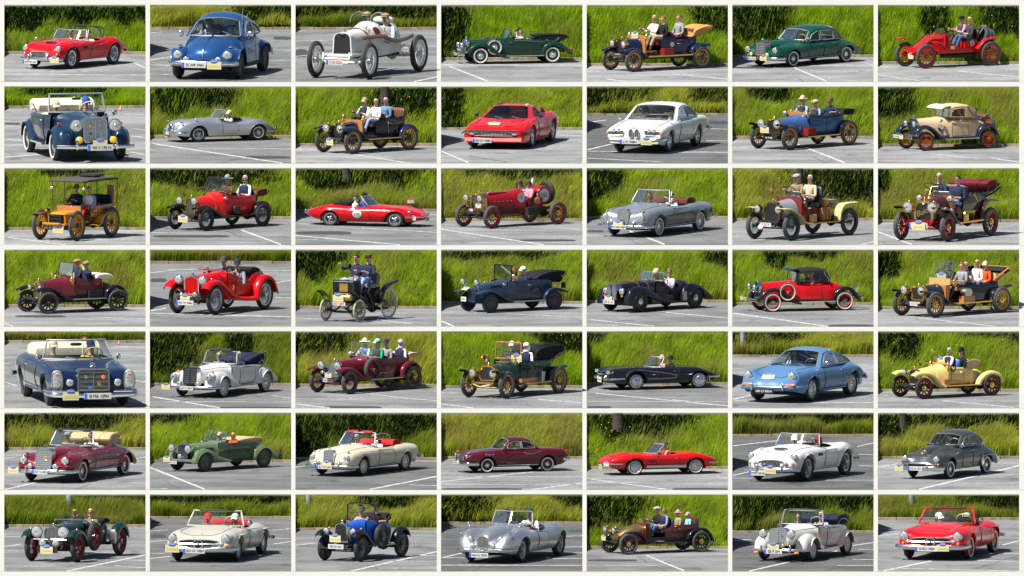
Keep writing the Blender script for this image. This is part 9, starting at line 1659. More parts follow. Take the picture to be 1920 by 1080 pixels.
def r36():
 c=Car(2,5,'veteran_runabout','vintage car','veteran runabout with pale yellow wings, maroon dash and suitcases strapped behind','pale yellow wing runabout',3.95,1.55,53.5,1038,1778,493,.44,1.40)
 y=paint('pale yellow',(.5,.45,.2),rough=.4);mr=paint('oxide maroon',(.16,.02,.018));rig(c,.42,3.0,'wire',[BLACKM,ALU,BLACKM],18,BLACKM,.56,.13,RUBBERG);c.radiator(.38,.30,.56,1.16,'hex',mat('oxidised brass',(.25,.16,.07),.35,1),MESHD,.14,True);c.loft('hood',paint('pale grey metal',(.30,.31,.33),.3,.35),.52,1.25,[(.52,.28),(1.25,.40)],.62,[(.52,1.14),(1.25,1.22)],2.2);c.part('dashboard',MB().box((1.3,0,1.02),(.06,.96,.52)),mr,None,False);c.part('side_board',MB().prism([(1.33,.55),(1.75,.55),(1.5,1.2),(1.33,1.26)],-.47,-.43),mr,None,False)
 strip(c,[(.0,1.0),(.2,1.0),(.5,.96),(.85,.80),(1.2,.54),(1.5,.46)],[(2.92,.5),(2.98,.78),(3.15,.96),(3.45,1.0),(3.85,1.0)],.60,y,.28,.01);c.runboard(1.5,2.95,.58,.28,.46,WOODD,BRASS);c.part('floor_board',MB().box((2.3,0,.6),(1.9,.86,.05)),BLACKM,None,False);c.part('seat_box',MB().box((2.05,0,.74),(.5,.84,.3)),mr,None,False);c.seat(2.0,1.0,.5,LBLK,.48,.56,-.24,.2);c.seat(2.0,1.0,.5,LBLK,.48,.56,.24,.2)
 for bx in(((2.66,-.2,.98),(.3,.4,.34),WOOD),((2.95,-.1,.9),(.55,.7,.16),LBRN),((3.0,-.1,1.05),(.5,.6,.12),LGRY),((2.45,-.5,.70),(.42,.2,.4),LTAN),((1.75,-.56,.60),(.24,.14,.26),OAK)):c.part('suitcase',MB().cush(bx[0],bx[1],9),bx[2])
 c.tube('strap',[(2.36,-.61,.52),(2.36,-.61,.88)],.014,WOODD,smooth=False);c.tube('strap',[(2.54,-.61,.52),(2.54,-.61,.88)],.014,WOODD,smooth=False);brasslamps(c,.16,.40,.95,.13,mat('oxidised brass',(0,0,0)));sidelamps(c,1.4,.52,1.12,mat('oxidised brass',(0,0,0)),(-1,));horn(c,1.0,.5,1.5,BRASS);c.steering(1.62,.22,1.46,.21,55,BLACKM,STEEL,.6);c.plate(.08,.04,.48,'S 27 P','red',.46,.12);c.part('dash_disc',MB().lathe([(0,-.45),(.05,-.45)],(1.5,0,1.1),'y',14),WHITE);c.part('ribbon',MB().cush((.06,.2,.4),(.04,.2,.16),2),WHITE)
 person(c,2.0,.24,1.08,'camouflage','person in camouflage jacket and pale flat cap steering the pale yellow wing runabout','drive','silver','flat','silver',yaw=0);person(c,2.02,-.24,1.08,'beige','person with white hair and beige jacket reading in the pale yellow wing runabout','read','silver',yaw=0,legs='jeans');PAPER(c,1.62,-.05,1.36)
def r37():
 c=Car(2,6,'veteran_tourer','vintage car','brown veteran tourer with brass hexagonal radiator, script lettering and dark red wheels','brown hexagonal-radiator tourer',3.55,1.52,63.7,235,1600,965,.44,1.40)
 p=paint('dark plum',(.045,.012,.018));rd=paint('deep wheel red',(.24,.006,.010),rough=.4);rig(c,.405,2.6,'wood',[rd,rd,BRASS],12,rd,.56,.13,RUBBERG,axm=rd);c.radiator(.38,.29,.54,1.14,'hex',BRASS,MESHD,.16,True,frame=.06);c.text('Buick',(.36,0,.83),(PI/2,R_(-24),-PI/2),.22,BRASS,None,'lettering',.35);c.part('badge',MB().lathe([(0,-.01),(.03,-.005)],(.37,0,1.06),'x',14),WHITE)
 c.loft('hood',p,.54,1.25,[(.54,.27),(1.25,.38)],.6,[(.54,1.12),(1.25,1.24)],2.6);c.part('dashboard',MB().box((1.3,0,1.0),(.06,.9,.5)),WOODD,None,False);strip(c,[(.0,1.0),(.2,.97),(.5,.95),(.85,.76),(1.1,.52),(1.3,.46)],[(2.55,.5),(2.65,.8),(2.85,.98),(3.1,1.03),(3.5,1.0)],.58,p,.26,.01);c.fender([(2.58,.52),(2.68,.8),(2.86,.95)],.60,.24,rd,.01,.04,name='rear_fender_face',sides=(-1,))if 0 else None;c.runboard(1.3,2.6,.58,.28,.48,BRASS,BRASS);c.part('acetylene_tank',MB().lathe([(0,.3),(.05,.3),(.06,.24),(.1,.2),(.1,0),(0,0)],(1.75,-.58,.5),'z',14),BRASS)
 o=paint('olive brown',(.06,.05,.035));sf=c.tub('body',o,1.85,3.3,[(1.85,.46),(2.4,.56),(3.3,.54)],.76,[(1.85,1.12),(2.2,1.18),(3.3,1.22)],.04,.02,.2);c.part('seat_box',MB().box((1.85,0,.74),(.5,.84,.3)),p,None,False);c.seat(1.85,1.0,.9,LBLK,.46,.5);c.seat(2.95,.98,1.0,LBLK,.44,.5,0,.22,8);c.tube('coach_trim',[(2.3,-.59,1.2),(2.5,-.6,1.0)],.012,BRASS,smooth=False);c.part('door_handle',MB().box((2.6,-.6,1.05),(.03,.02,.12)),BRASS)
 c.folded([(2.6,1.34),(2.6,1.62),(3.4,1.76),(3.65,1.7),(3.4,1.5),(3.2,1.3)],.58,CANVBR,ribs=2)if 0 else c.folded([(3.1,1.3),(3.05,1.48),(3.65,1.56),(3.7,1.46),(3.4,1.25)],.60,cloth('maroon canvas',(.12,.012,.02)),ribs=2);c.tube('hood_bow',[(2.9,-.6,1.18),(3.3,-.62,1.28),(3.75,-.62,1.42)],.03,BLACKM,both=True);c.tube('hood_bow',[(3.0,-.6,1.12),(3.4,-.62,1.2),(3.8,-.62,1.32)],.03,BLACKM,both=True)
 brasslamps(c,.16,.37,.97,.15);c.lamp(1.05,.46,1.16,.1,.14,BRASS,style='drum',name='side_lamp');c.steering(1.45,.28,1.48,.21,60,BLACKM,BRASS,.6);c.plate(.12,.03,.45,'SU      07','eu',.56,.14);c.rally(.08,.0,.47,1.25)
 person(c,1.85,.26,.95,'navy','person with white hair and navy jacket steering the brown hexagonal-radiator tourer','drive','silver',yaw=10,legs='denim',size=1.02);person(c,1.88,-.28,.92,'navy','person with dark hair and navy waistcoat writing in the brown hexagonal-radiator tourer','read','dark',yaw=-5,legs='denim',vest='navy');PAPER(c,1.5,-.1,1.28)
def r41():
 c=Car(3,0,'light_two_seater','vintage car','maroon two-seater with pointed tail, black spoked wheels and pale rolled hood','maroon pointed-tail two-seater',3.55,1.4,32,103,840,450,.42,1.25)
 p=paint('burgundy',(.105,.010,.018));rig(c,.38,2.6,'artillery',[BLACKM,BLACKM,STEEL],10,BLACKM,.5,.11);c.radiator(.40,.22,.52,1.10,'peak',NICKEL if 0 else BRASS,MESHG,.12,True,.21,.045);c.loft('hood',p,.52,1.15,[(.52,.22),(1.15,.32)],.55,[(.52,1.08),(1.15,1.18)],2.5);c.loft('cowl',p,1.15,1.6,[(1.15,.33),(1.6,.46)],.46,[(1.15,1.19),(1.6,1.26)],2.7);sf=c.tub('body',p,1.55,2.6,[(1.55,.45),(2.6,.46)],.46,[(1.55,1.22),(2.0,1.14),(2.6,1.16)],.05,.03,.15);c.loft('tail',p,2.3,3.4,[(2.3,.46),(2.9,.36),(3.4,.16)],.46,[(2.3,1.10),(2.9,.98),(3.4,.72)],2.4)
 strip(c,[(.0,.80),(.2,.88),(.5,.90),(.8,.78),(1.1,.55),(1.4,.48)],[(2.55,.5),(2.65,.74),(2.95,.88),(3.2,.82),(3.4,.55)],.52,BLACKP,.26,.04);c.runboard(1.35,2.6,.52,.24,.47,BLACKM,ALU);c.part('valance',MB().box((1.9,-.45,.52),(1.2,.03,.14)),BLACKM,None,False);c.part('tool_box',MB().box((2.25,-.50,.62),(.5,.16,.26)),BLACKM,None,False)
 c.lamp(.3,.30,.88,.09,.14,BRASS,stem=(.1,-.06,-.1));sidelamps(c,1.4,.48,1.12);c.screen(1.45,1.26,.46,.42,.42,.06,0,BLACKM,r=.016);c.steering(1.75,.2,1.36,.18,45,WOODD,BRASS,.4);c.rally(1.6,-.12,1.30,1.15);c.seat(2.0,.84,.82,LBLK,.44,.42);c.folded([(2.3,1.16),(2.4,1.28),(2.9,1.28),(3.0,1.16),(2.6,1.10)],.44,CANVC,ribs=1);c.plate(.3,-.12,.48,'F 1','plain',.16,.12);horn(c,1.2,.42,1.3,BRASS);c.door(sf,p,1.62,2.1,.6,1.08,None)
 person(c,2.05,.24,.90,'navy','person in navy jacket and tweed cap steering the maroon pointed-tail two-seater','drive','silver','flat','tweed',yaw=10);person(c,2.1,-.22,.86,'navy','person raising a hand to the face in the maroon pointed-tail two-seater','shade','silver','flat','tweed',yaw=20)
def r43():
 c=Car(3,2,'motor_carriage','vintage car','small black motor carriage with thin wire wheels, box front and brass cylinder','black motor carriage',2.55,1.36,57.5,155,690,503,.38,1.20)
 br=mat('dull nickel wire',(.30,.27,.20),.4,.8);c.track=1.2;c.wheels(1.65,.34,.045,'wire',.315,[br,br,BRASS,WHITEW],22,R2=.46);c.chassis(.52,BLACKM,.3,x0=.2,x1=2.3);c.part('front_box',MB().box((.62,0,1.02),(.36,.78,.44)),BLACKP,None,False);c.part('coach_line',MB().tube([(.435,-.34,.84),(.435,.34,.84),(.435,.34,1.2),(.435,-.34,1.2)],.008,4,False,True),ALU);c.part('maker_plate',MB().box((.435,-.0,1.02),(.01,.3,.24)),BRASS,None,False)
 c.part('brass_cylinder',MB().lathe([(0,-.32),(.08,-.32),(.1,-.28),(.1,.28),(.08,.32),(0,.32)],(.36,0,.72),'y',16),BRASS);c.rally(.22,.06,.74,1.2);c.plate(.2,.04,.54,'HH 1897','red',.5,.1);c.part('seat_box',MB().box((1.55,0,.74),(.66,.76,.5)),BLACKP,None,False);c.part('floor_board',MB().box((1.05,0,.58),(.6,.7,.05)),BLACKM,None,False);c.seat(1.5,1.02,.84,LGRY,.46,.4,0,.2,6)
 strip(c,[(-.05,.95),(.1,.92),(.3,.78)],None,.56,BLACKP,.16,.01);c.fender([(.75,.92),(.9,.80),(1.05,.56),(1.12,.32)],.56,.18,BLACKP,.01,.03,name='front_fender',sides=(-1,));c.fender([(1.55,.5),(1.68,.8),(1.9,1.0),(2.2,1.10),(2.5,1.14)],.56,.2,BLACKP,.01,.03,name='rear_fender');c.tube('tiller',[(1.05,0,.9),(1.0,0,1.35),(.92,-.12,1.36)],.02,BRASS);c.tube('brake_lever',[(1.3,-.42,.7),(1.2,-.44,1.3)],.016,BLACKM,smooth=False);c.part('open_book',MB().box((.72,.1,1.27),(.2,.3,.02)),WHITE,None,False)
 person(c,1.48,-.22,1.1,'navy','person in navy jacket and dark flat cap on the black motor carriage','drive','dark','flat','olive',yaw=10,legs='denim',size=1.05);person(c,1.5,.24,1.08,'navy','person with dark hair pointing ahead on the far seat of the black motor carriage','point','dark',yaw=10,legs='denim',size=1.05)
def r47():
 c=Car(3,6,'veteran_tourer','vintage car','dark veteran tourer full of passengers with large windscreen and raised wooden hood frame','dark five-passenger tourer',3.95,1.55,46.8,215,1745,915,.44,1.40)
 p=paint('ink blue',(.010,.016,.026));rig(c,.395,2.95,'wood',[WOOD,WOOD,BRASS],12,BLACKM,.54,.13);c.radiator(.40,.27,.56,1.10,'gothic',BRASS,MESHD,.12,True,.27,.05);c.loft('hood',p,.52,1.2,[(.52,.26),(1.2,.38)],.6,[(.52,1.10),(1.2,1.16)],2.3);c.part('cowl',MB().prism([(1.2,.5),(1.32,.5),(1.4,1.14),(1.2,1.12)],-.42,.42),WOOD,None,False);c.part('dashboard',MB().box((1.4,0,1.24),(.05,.88,.22)),OAK,None,False)
 strip(c,[(.0,.98),(.2,.96),(.5,.92),(.85,.74),(1.15,.50),(1.4,.45)],[(2.95,.5),(3.02,.76),(3.2,.90),(3.5,.94),(3.85,1.0)],.58,BLACKP,.26,.02);c.runboard(1.4,2.95,.58,.28,.45,WOOD,BRASS);c.part('tool_box',MB().box((1.95,-.60,.58),(.5,.2,.24)),WOOD,None,False);c.part('drum_case',MB().lathe([(0,-.1),(.16,-.1),(.16,.1),(0,.1)],(1.95,-.58,.82),'y',18),ALU);sf=c.tub('body',p,2.05,3.6,[(2.05,.46),(2.6,.54),(3.6,.5)],.52,[(2.05,1.12),(2.3,1.16),(2.6,1.05),(3.0,1.1),(3.6,1.2)],.0,.02,.25)
 c.seat(2.0,.94,.94,LTAN,.46,.5);c.seat(3.1,.96,.98,LTAN,.44,.5);brasslamps(c,.16,.36,.98,.14);sidelamps(c,1.5,.5,1.2,BRASS,(-1,));c.screen(1.42,1.34,.62,.44,.44,.22,0,BRASS,r=.012);c.steering(1.72,.2,1.5,.2,45,BLACKM,BRASS,.5);c.rally(1.48,.02,1.42,1.2);c.plate(.2,-.05,.48,'M 07 05','red',.46,.12)
 for dy in(-.52,.52):c.part('hood_iron',MB().tube([(3.2,dy,1.18),(3.9,dy,1.62)],.03,6),WOOD);c.part('hood_iron',MB().tube([(3.3,dy,1.14),(3.95,dy,1.5)],.025,6),WOOD)
 c.tube('hood_bow',[(2.9,.5,1.66),(3.9,.5,1.64),(3.9,-.5,1.64)],.025,WOOD,smooth=False);c.folded([(2.95,1.2),(2.95,1.62),(3.86,1.6),(3.6,1.3)],.03,CANVB,.46);c.folded([(3.6,1.5),(3.75,1.62),(4.0,1.5),(3.8,1.4)],.5,CANVB,name='hood_roll')
 person(c,2.05,.24,.98,'black','person in dark cap and black shirt steering the dark five-passenger tourer','drive','dark','cap','charcoal',yaw=10,vest='charcoal',specs=False);person(c,2.08,-.26,.98,'grey','person in grey pullover and dark trousers reading in the dark five-passenger tourer','read','auburn',yaw=0,legs='charcoal',specs=False)
 person(c,2.85,.3,.96,'navy','person in navy top with tied hair in the rear of the dark five-passenger tourer','lap','blond',yaw=20,size=.95);person(c,3.05,.02,1.0,'white','person in white top with camera strap in the rear of the dark five-passenger tourer','lap','blond',yaw=25,hs='long');person(c,3.12,-.26,.98,'orange','person in orange-red shirt and beige cap in the rear of the dark five-passenger tourer','lap','blond','cap','beige',yaw=25,size=.95)
def r53():
 c=Car(4,2,'vintage_tourer','vintage car','maroon long tourer with silver upright radiator, side-mounted spare wheel and four passengers','maroon four-passenger tourer',4.1,1.55,49,95,845,440,.44,1.40)
 p=paint('wine',(.11,.005,.015));rig(c,.39,3.2,'wire',[p,p,ALU],16,STEEL,.54,.13,RUBBERG,axm=p);c.radiator(.42,.24,.58,1.16,'peak',ALU,mat('polished radiator',(.55,.55,.56),.3,.9,var=.2,scale=60),.14,True,.24,.025);c.loft('hood',p,.55,1.6,[(.55,.23),(1.6,.40)],.58,[(.55,1.14),(1.6,1.24)],3);c.loft('cowl',p,1.6,1.9,[(1.6,.41),(1.9,.5)],.5,[(1.6,1.24),(1.9,1.28)],3);sf=c.tub('body',p,1.85,3.8,[(1.85,.5),(2.4,.56),(3.8,.5)],.50,[(1.85,1.26),(2.4,1.18),(3.8,1.2)],.04,.02,.25)
 strip(c,[(.0,.86),(.15,.92),(.45,.93),(.8,.82),(1.15,.58),(1.5,.46)],[(3.05,.48),(3.15,.78),(3.4,.96),(3.7,.98),(3.95,.8),(4.05,.66)],.60,p,.28,.05);c.runboard(1.45,3.1,.58,.28,.46,p,ALU);c.part('suitcase',MB().cush((2.4,-.60,.58),(.55,.22,.22),9),LBRN);c.spare(1.65,-.64,.82);c.lamp(.2,.36,1.02,.14,.2,CHROME,stem=(.1,-.08,-.16));c.lamp(.22,.30,.76,.07,.1,CHROME,name='side_lamp');c.screen(1.85,1.28,.46,.46,.46,.04,0,NICKEL,r=.014,bars=(0,));c.lamp(1.75,.44,1.34,.08,.12,CHROME,sides=(1,),name='spot_lamp')
 c.steering(2.1,.24,1.36,.2,40,WOODD,BLACKM,.4);c.seat(2.3,.88,.96,LRED,.44,.4);c.seat(3.2,.9,.96,LRED,.44,.4);c.folded([(3.65,1.12),(3.65,1.28),(4.1,1.3),(4.15,1.18)],.5,CANVT,ribs=1);c.plate(.2,.05,.48,'HH S 1H','eu',.46,.12);c.rally(.1,-.06,.70,.9);c.door(sf,p,2.35,2.9,.55,1.12,None);c.door(sf,p,3.0,3.5,.55,1.14,None);c.part('trunk',MB().box((3.95,0,.8),(.2,.7,.36)),LBRN,None,False)
 person(c,2.3,.26,.96,'pale blue','person in brimmed straw hat steering the maroon four-passenger tourer','drive','silver','brim','cream',yaw=10,vest='denim blue');person(c,2.35,-.24,.98,'green','person in green shirt and turquoise cap in front of the maroon four-passenger tourer','read','dark','cap','turquoise',yaw=-15,vest='charcoal');person(c,3.25,.15,.90,'grey','person in grey jacket and navy cap in the rear of the maroon four-passenger tourer','lap','silver','cap','navy',yaw=15);person(c,3.5,-.25,.90,'white','person in pale headscarf and navy waistcoat in the rear of the maroon four-passenger tourer','lap',None,'scarf','mauve',yaw=25,vest='navy')
def r54():
 c=Car(4,3,'veteran_tourer','vintage car','dark green veteran tourer with wood-framed windscreen, brass radiator and raised black hood','dark green wood-screen tourer',3.75,1.55,56,1083,1795,470,.44,1.40)
 p=GRN;pw=mat('spoke bronze',(.35,.22,.12),.35,.3);rig(c,.42,2.85,'wood',[pw,VAR,BRASS],12,mat('brushed brass',(.4,.28,.14),.4,.8),.54,.13,RUBBERG);c.radiator(.40,.30,.60,1.16,'hex',BRASS,MESHD,.16,True);c.loft('hood',p,.55,1.25,[(.55,.28),(1.25,.40)],.6,[(.55,1.12),(1.25,1.24)],2.3);c.loft('cowl',p,1.25,1.55,[(1.25,.41),(1.55,.5)],.5,[(1.25,1.24),(1.55,1.36)],2.8);c.part('hood_band',MB().box((1.24,0,1.24),(.05,.5,.02)),WOOD,None,False)
 strip(c,[(-.05,1.02),(.2,.98),(.5,.95),(.85,.76),(1.15,.54),(1.4,.48)],[(2.8,.5),(2.86,.8),(3.05,.95),(3.35,.97),(3.7,.98)],.60,BLACKP,.28,.02);c.runboard(1.4,2.85,.58,.28,.46,WOOD,BRASS);c.part('side_box',MB().box((1.9,-.5,.54),(.9,.14,.2)),WOOD,None,False);c.part('tool_case',MB().box((2.45,-.6,.66),(.14,.2,.38),Matrix.Rotation(.15,3,'Y')),ALU,None,False);sf=c.tub('body',p,1.5,3.3,[(1.5,.48),(2.1,.56),(3.3,.5)],.50,[(1.5,1.30),(2.2,1.24),(3.3,1.26)],.04,.02,.25)
 c.door(sf,p,1.8,2.35,.56,1.2,(2.25,1.1),hm=BRASS);c.seat(2.05,.9,.94,LBLK,.44,.5);c.seat(2.9,.9,.94,LBLK,.44,.5);brasslamps(c,.14,.38,.90,.13);sidelamps(c,1.15,.5,1.30);c.tube('screen_frame',[(1.55,-.46,1.34),(1.6,-.46,1.92),(1.6,.46,1.92),(1.55,.46,1.34),(1.55,-.46,1.34)],.028,WOOD,smooth=False);c.part('windshield',MB().add([(1.56,-.44,1.36),(1.56,.44,1.36),(1.6,.44,1.9),(1.6,-.44,1.9)],[(0,1,2,3)]),GLASS);c.steering(1.85,.22,1.44,.19,45,WOODD,BRASS,.4);c.rally(1.5,-.34,1.40,1.2)
 c.folded([(2.3,1.3),(2.3,1.55),(2.7,1.72),(3.75,1.72),(3.9,1.55),(3.4,1.28)],.56,CANVB,ribs=3);c.part('hood_stick',MB().tube([(3.2,-.6,1.3),(3.5,-.6,1.45)],.03,6),WOOD);c.part('hood_stick',MB().tube([(3.25,-.6,1.26),(3.55,-.6,1.38)],.03,6),WOOD);c.tube('front_crank',[(.1,-.3,.5),(.05,0,.42),(.1,.3,.5)],.03,mat('brushed brass',(0,0,0)));c.part('front_horn',MB().lathe([(.09,-.1),(.05,0),(.03,.1)],(1.0,.46,1.4),'x',14),BRASS)
 person(c,2.1,.24,.98,'charcoal','person in white cap and dark jacket steering the dark green wood-screen tourer','drive','silver','cap','white',yaw=20);person(c,2.15,-.26,.96,'white','person in white headscarf and navy waistcoat in the dark green wood-screen tourer','lap',None,'scarf','white',yaw=-10,vest='navy')
def r57():
 c=Car(4,6,'light_two_seater','vintage car','custard yellow light two-seater with red-rimmed black wheels and waving driver','custard yellow two-seater',3.65,1.42,36.4,200,1640,915,.38,1.30)
 p=CREAMY;rim=paint('rim red',(.35,.01,.012),rough=.4);rig(c,.355,2.75,'artillery',[rim,BLACKM,BRASS],10,BLACKM,.48,.11,RUBBER);c.radiator(.42,.22,.52,1.04,'gothic',BRASS,MESHD,.12,True,.21,.04);c.loft('hood',p,.54,1.15,[(.54,.22),(1.15,.33)],.52,[(.54,1.02),(1.15,1.12)],2.4);c.loft('cowl',p,1.15,1.55,[(1.15,.36),(1.55,.46)],.46,[(1.15,1.14),(1.55,1.22)],2.7);c.part('dashboard',MB().cush((1.5,0,1.2),(.12,.8,.08),4),WOOD);sf=c.tub('body',p,1.5,2.6,[(1.5,.45),(2.1,.48),(2.6,.42)],.46,[(1.5,1.16),(1.9,1.08),(2.6,1.06)],.05,.03,.25);c.loft('tail',p,2.4,3.05,[(2.4,.44),(3.05,.32)],.46,[(2.4,.98),(3.05,.84)],3,r1=.1)
 strip(c,[(-.02,.84),(.12,.92),(.4,.95),(.68,.90),(.9,.74),(1.1,.52),(1.3,.43)],[(2.6,.43),(2.7,.62),(2.92,.80),(3.2,.86),(3.5,.74),(3.62,.5)],.53,p,.27,.05,.08);c.runboard(1.3,2.65,.53,.24,.43,WOOD,BRASS);c.part('tool_box',MB().box((1.35,-.52,.56),(.24,.2,.22)),WOOD,None,False);c.part('side_sill',MB().box((1.95,-.40,.46),(1.4,.04,.06)),WOODD,None,False);c.lamp(.30,.34,.92,.1,.18,CHROME,stem=(.08,-.08,-.1));sidelamps(c,1.48,.48,1.14);c.steering(1.75,.2,1.30,.18,45,BLACKM,BRASS,.4);c.rally(1.52,-.05,1.32,1.2);c.plate(.3,-.12,.46,'1 271','plain',.26,.12)
 c.door(sf,p,1.62,2.1,.6,1.0,(2.02,.9),hm=BRASS);c.seat(2.05,.8,.82,LBLK,.44,.4);c.folded([(2.2,1.08),(2.25,1.26),(2.75,1.3),(2.85,1.2),(2.5,1.0)],.46,CANVT,ribs=2);c.spare(1.62,-.52,.98,ms=wheel_meshes(.15,.05,'steel',.1,[BLACKM,BLACKM,BRASS,RUBBER,None],0))if 0 else c.part('lamp_ring',MB().tube([(1.66,-.52,1.08)]+[(1.66+.09*math.sin(a),-.52,1.08+.14*math.cos(a))for a in np.linspace(0,6,14)],.018,5),BLACKM);horn(c,.95,.34,1.18,BRASS)
 person(c,1.98,.16,.86,'white','person with white hair and dark waistcoat waving from the custard yellow two-seater','wave','silver',yaw=15,vest='navy');person(c,2.2,-.22,.84,'black','person in black helmet-shaped hat and blue scarf in the custard yellow two-seater','lap','dark','bowler','black',yaw=20,hs='bob');c.part('blue_scarf',MB().cush((2.05,-.26,1.2),(.16,.16,.3),2.6),mat('bright blue silk',(.05,.15,.55),.5))
def r75():
 c=Car(6,4,'veteran_tourer','vintage car','dark red-brown tourer with sloping brass hood, black disc-like spoked wheels and two children behind','red-brown sloping-hood tourer',3.95,1.52,28.6,90,838,420,.42,1.40)
 p=paint('chestnut',(.075,.014,.012));dk=mat('bronze paint',(.03,.025,.02),.4,.3);rig(c,.385,3.0,'artillery',[BLACKM,dk,BRASS],12,BLACKM,.52,.13);c.loft('hood',mat('aged brass sheet',(.46,.30,.11),.3,.9,var=.2),.25,1.25,[(.25,.24),(.7,.32),(1.25,.40)],.58,[(.25,.78),(.6,1.02),(.9,1.14),(1.25,1.18)],2.6);c.loft('hood_side',p,.5,1.24,[(.5,.31),(1.24,.41)],.56,[(.5,.9),(1.24,1.06)],4);c.part('radiator',MB().box((1.36,0,.94),(.2,.92,.6)),p,None,False);c.part('radiator_top',MB().lathe([(0,-.08),(.26,-.08),(.26,.08),(0,.08)],(1.36,0,1.16),'x',20),BRASS)
 strip(c,[(.15,.55),(.2,.72),(.4,.88),(.75,.92),(1.05,.78),(1.25,.52)],[(2.85,.55),(2.95,.78),(3.25,.95),(3.6,.95),(3.85,.7),(3.95,.42)],.60,BLACKP,.28,.03,.06);c.part('frame_side',MB().box((2.1,-.46,.56),(1.6,.06,.16)).box((2.1,.46,.56),(1.6,.06,.16)),BLACKM,None,False);c.runboard(1.4,2.9,.58,.2,.42,BLACKM);sf=c.tub('body',p,2.05,3.5,[(2.05,.46),(2.7,.54),(3.5,.46)],.62,[(2.05,.95),(2.3,1.12),(2.6,1.14),(3.2,1.14),(3.45,1.36),(3.5,1.4)],.0,.02,.15)
 c.seat(2.1,.88,.9,LBLK,.44,.5);c.seat(3.05,.9,.9,LBLK,.4,.42);c.lamp(.0,.32,.98,.13,.22,BRASS,style='drum',stem=(.15,-.04,-.2));c.steering(1.72,.2,1.36,.2,35,WOODD,BRASS,.5);c.rally(-.03,.36,.66,1.0);c.plate(-.02,.1,.6,'','plain',.2,.12)if 0 else None;c.part('step',MB().box((1.75,-.6,.5),(.3,.2,.03)),ALU,None,False);c.part('wheel_rim_lamp',MB().cush((2.45,-.56,1.08),(.1,.05,.06),2),BRASS)
 person(c,2.12,.24,.94,'black','person in black jacket and pale flat cap steering the red-brown sloping-hood tourer','drive','silver','flat','silver',yaw=0,legs='denim');person(c,2.15,-.22,.94,'grey','person with auburn hair and dark waistcoat in front of the red-brown sloping-hood tourer','lap','auburn',yaw=20,vest='navy',hs='bob',shoes='brown');person(c,2.9,.12,.90,'khaki','child in pink sun hat and khaki top in the rear of the red-brown sloping-hood tourer','lap','auburn','brim','pink',yaw=15,size=.85);person(c,3.15,-.18,.88,'turquoise','child in pink cap and pale turquoise top in the rear of the red-brown sloping-hood tourer','lap','blond','cap','pink',yaw=15,size=.8)
# ------------------------------------------------------------------ cones, lamp posts, tree trunks and signs standing in the bays
def place(row,col,zx,zy):p=zp(row,col,zx,zy);return gx(p[0]),gy(p[1])
def cone(row,col,zx,zy,h,lab):
 x,y=place(row,col,zx,zy);o=MB().box((0,0,.02),(.55*h,.55*h,.04)).lathe([(.2*h,.03),(.05*h,h),(.0,h)],axis='z',n=18).build('traffic_cone',mat('cone orange',(.75,.10,.01),.5));o.location=(x,y,.004)
 for a in(.32,.62):f=lambda q:.2*h-.15*h*q;link('reflective_band',MB().lathe([(f(a)+.006,a*h),(f(a+.16)+.006,(a+.16)*h)],axis='z',n=18).mesh('reflective_band',WHITE),o)
 thing(o,lab,'traffic cone','traffic cones')
cone(1,0,790,188,.28,'orange and white traffic cone behind the dark blue head-on cabriolet');cone(4,0,779,118,.21,'orange and white traffic cone behind the midnight blue head-on cabriolet')
POSTM=mat('galvanised post',(.30,.33,.33),.5,.4,var=.25,scale=3)
def post(row,col,zx,lab,r=.13,foot=.25,dark=False,trunk=False):
 yb,lb,hb,x0,x1=BAYS[row,col];x=place(row,col,zx,0)[0];d=lb*foot;ya,za=yb+d,d*SLOPE
 ut=(1072-(cellpx(row,col)[1]+1))/S;zt=(ut-ya*SP)/CP
 if trunk:
  m=MB();m.tube([(0,0,-.1),(.01,0,.2*(zt-za)),(.0,0,.6*(zt-za)),(0,0,zt-za)],[r*1.5,r*1.15,r,r*.92],14);m.v=[(a+.02*math.sin(9*b+7*z),b,min(z,zt-za))for a,b,z in m.v]
  o=m.build('tree_trunk',BARK);cat,lb2='tree trunk','tree trunks standing on the banks'
 else:o=MB().lathe([(r,-.1),(r,(zt-za)*.5),(r*.96,zt-za),(0,zt-za)],axis='z',n=16).build('lamp_post',POSTM);cat,lb2='lamp post','grey posts on the banks'
 o.location=(x,ya,za);thing(o,lab,cat,lb2)
BARK=mat('bark',(.035,.028,.022),.9,var=.6,scale=6,bump=.8,stretch=(3,3,.6))
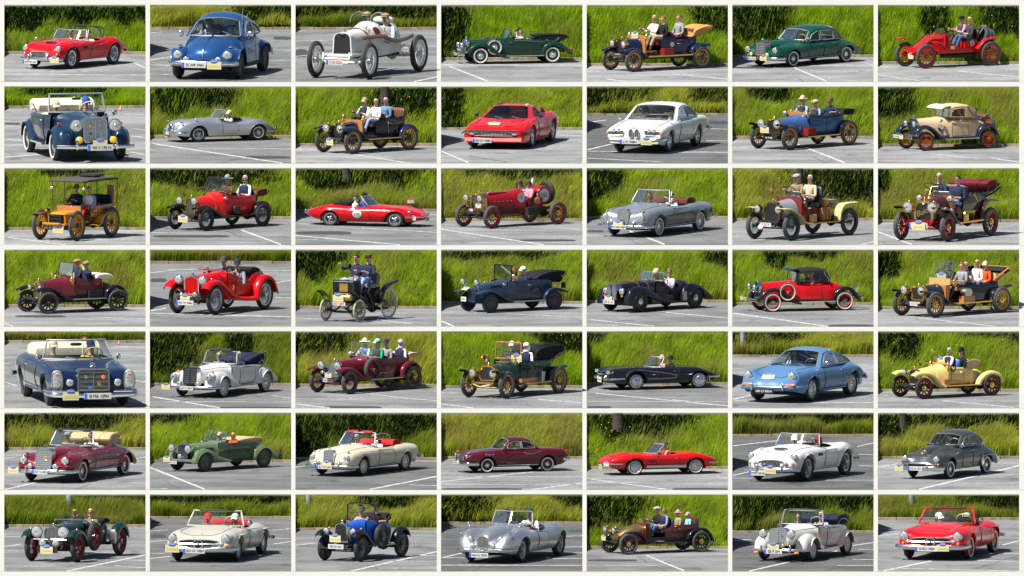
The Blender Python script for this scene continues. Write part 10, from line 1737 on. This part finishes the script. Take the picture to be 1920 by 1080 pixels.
post(4,5,1022,'grey post on the bank behind the light blue fastback coupe',.11,.1);post(6,0,452,'grey post on the bank behind the dark green number 289 tourer',.13,.4);post(6,2,100,'grey post on the bank behind the bright blue little tourer',.12,.5);post(6,6,466,'grey post on the bank behind the red star-grille roadster',.055*2.2,.4);post(3,1,1515,'grey post on the bank behind the red sweeping-wing two-seater',.05,.3);post(4,0,115,'grey post on the bank behind the midnight blue head-on cabriolet',.06,.4)
for a in((1,2,600,'dark tree trunk behind the black tufted-leather tourer',.2,.68),(2,5,1395,'dark tree trunk behind the pale yellow wing runabout',.16,.6),(5,6,360,'dark tree trunk behind the charcoal grey saloon',.16,.62),(5,0,280,'dark tree trunk behind the maroon large cabriolet',.16,.8),(2,2,345,'dark tree trunk behind the red long-nosed roadster',.17,.72),(5,4,205,'dark tree trunk behind the red sharp-edged roadster',.24,.72)):post(*a[:4],r=a[4],foot=a[5],trunk=True)
def sign(row,col,zx,zy,w,h,zc,lab):
 x,y=place(row,col,zx,zy);o=link('barrier_sign',None);o.location=(x,y,.004);thing(o,lab,'sign','red and white signs')
 MB().box((0,0,zc),(w,.04,h)).build('board',WHITE,o,False);MB().box((0,-.024,zc+h*.4),(w,.01,h*.2)).box((0,-.024,zc-h*.43),(w,.01,h*.14)).box((-w/2+.03,-.024,zc),(.06,.012,h)).box((w/2-.03,-.024,zc),(.06,.012,h)).build('red_border',mat('sign red',(.55,.03,.03),.5),o,False)
 for s in(-1,1):MB().box((s*w*.4,0,zc/2),(.03,.03,zc)).build('leg',STEEL,o,False)
sign(2,2,768,302,.42,.22,.44,'red and white sign board at the bank behind the red long-nosed roadster');sign(4,0,551,106,.2,.12,.2,'red and white sign board at the bank behind the midnight blue head-on cabriolet')
# ------------------------------------------------------------------ build the cars and the people in them
for fn in[v for k,v in sorted(globals().items())if len(k)==3 and k[0]=='r' and k[1:].isdigit()]:fn()
for c in CARS:c.fit()
bpy.context.view_layer.update();dg=bpy.context.evaluated_depsgraph_get()
for o in[o for o in SC.objects if o.type=='FONT']:
 me=bpy.data.meshes.new_from_object(o.evaluated_get(dg));me.name='lettering'
 n=bpy.data.objects.new('lettering',me);COL.objects.link(n);n.parent=o.parent;n.location=o.location;n.rotation_euler=o.rotation_euler
 for p in me.polygons:p.use_smooth=False
 bpy.data.objects.remove(o)
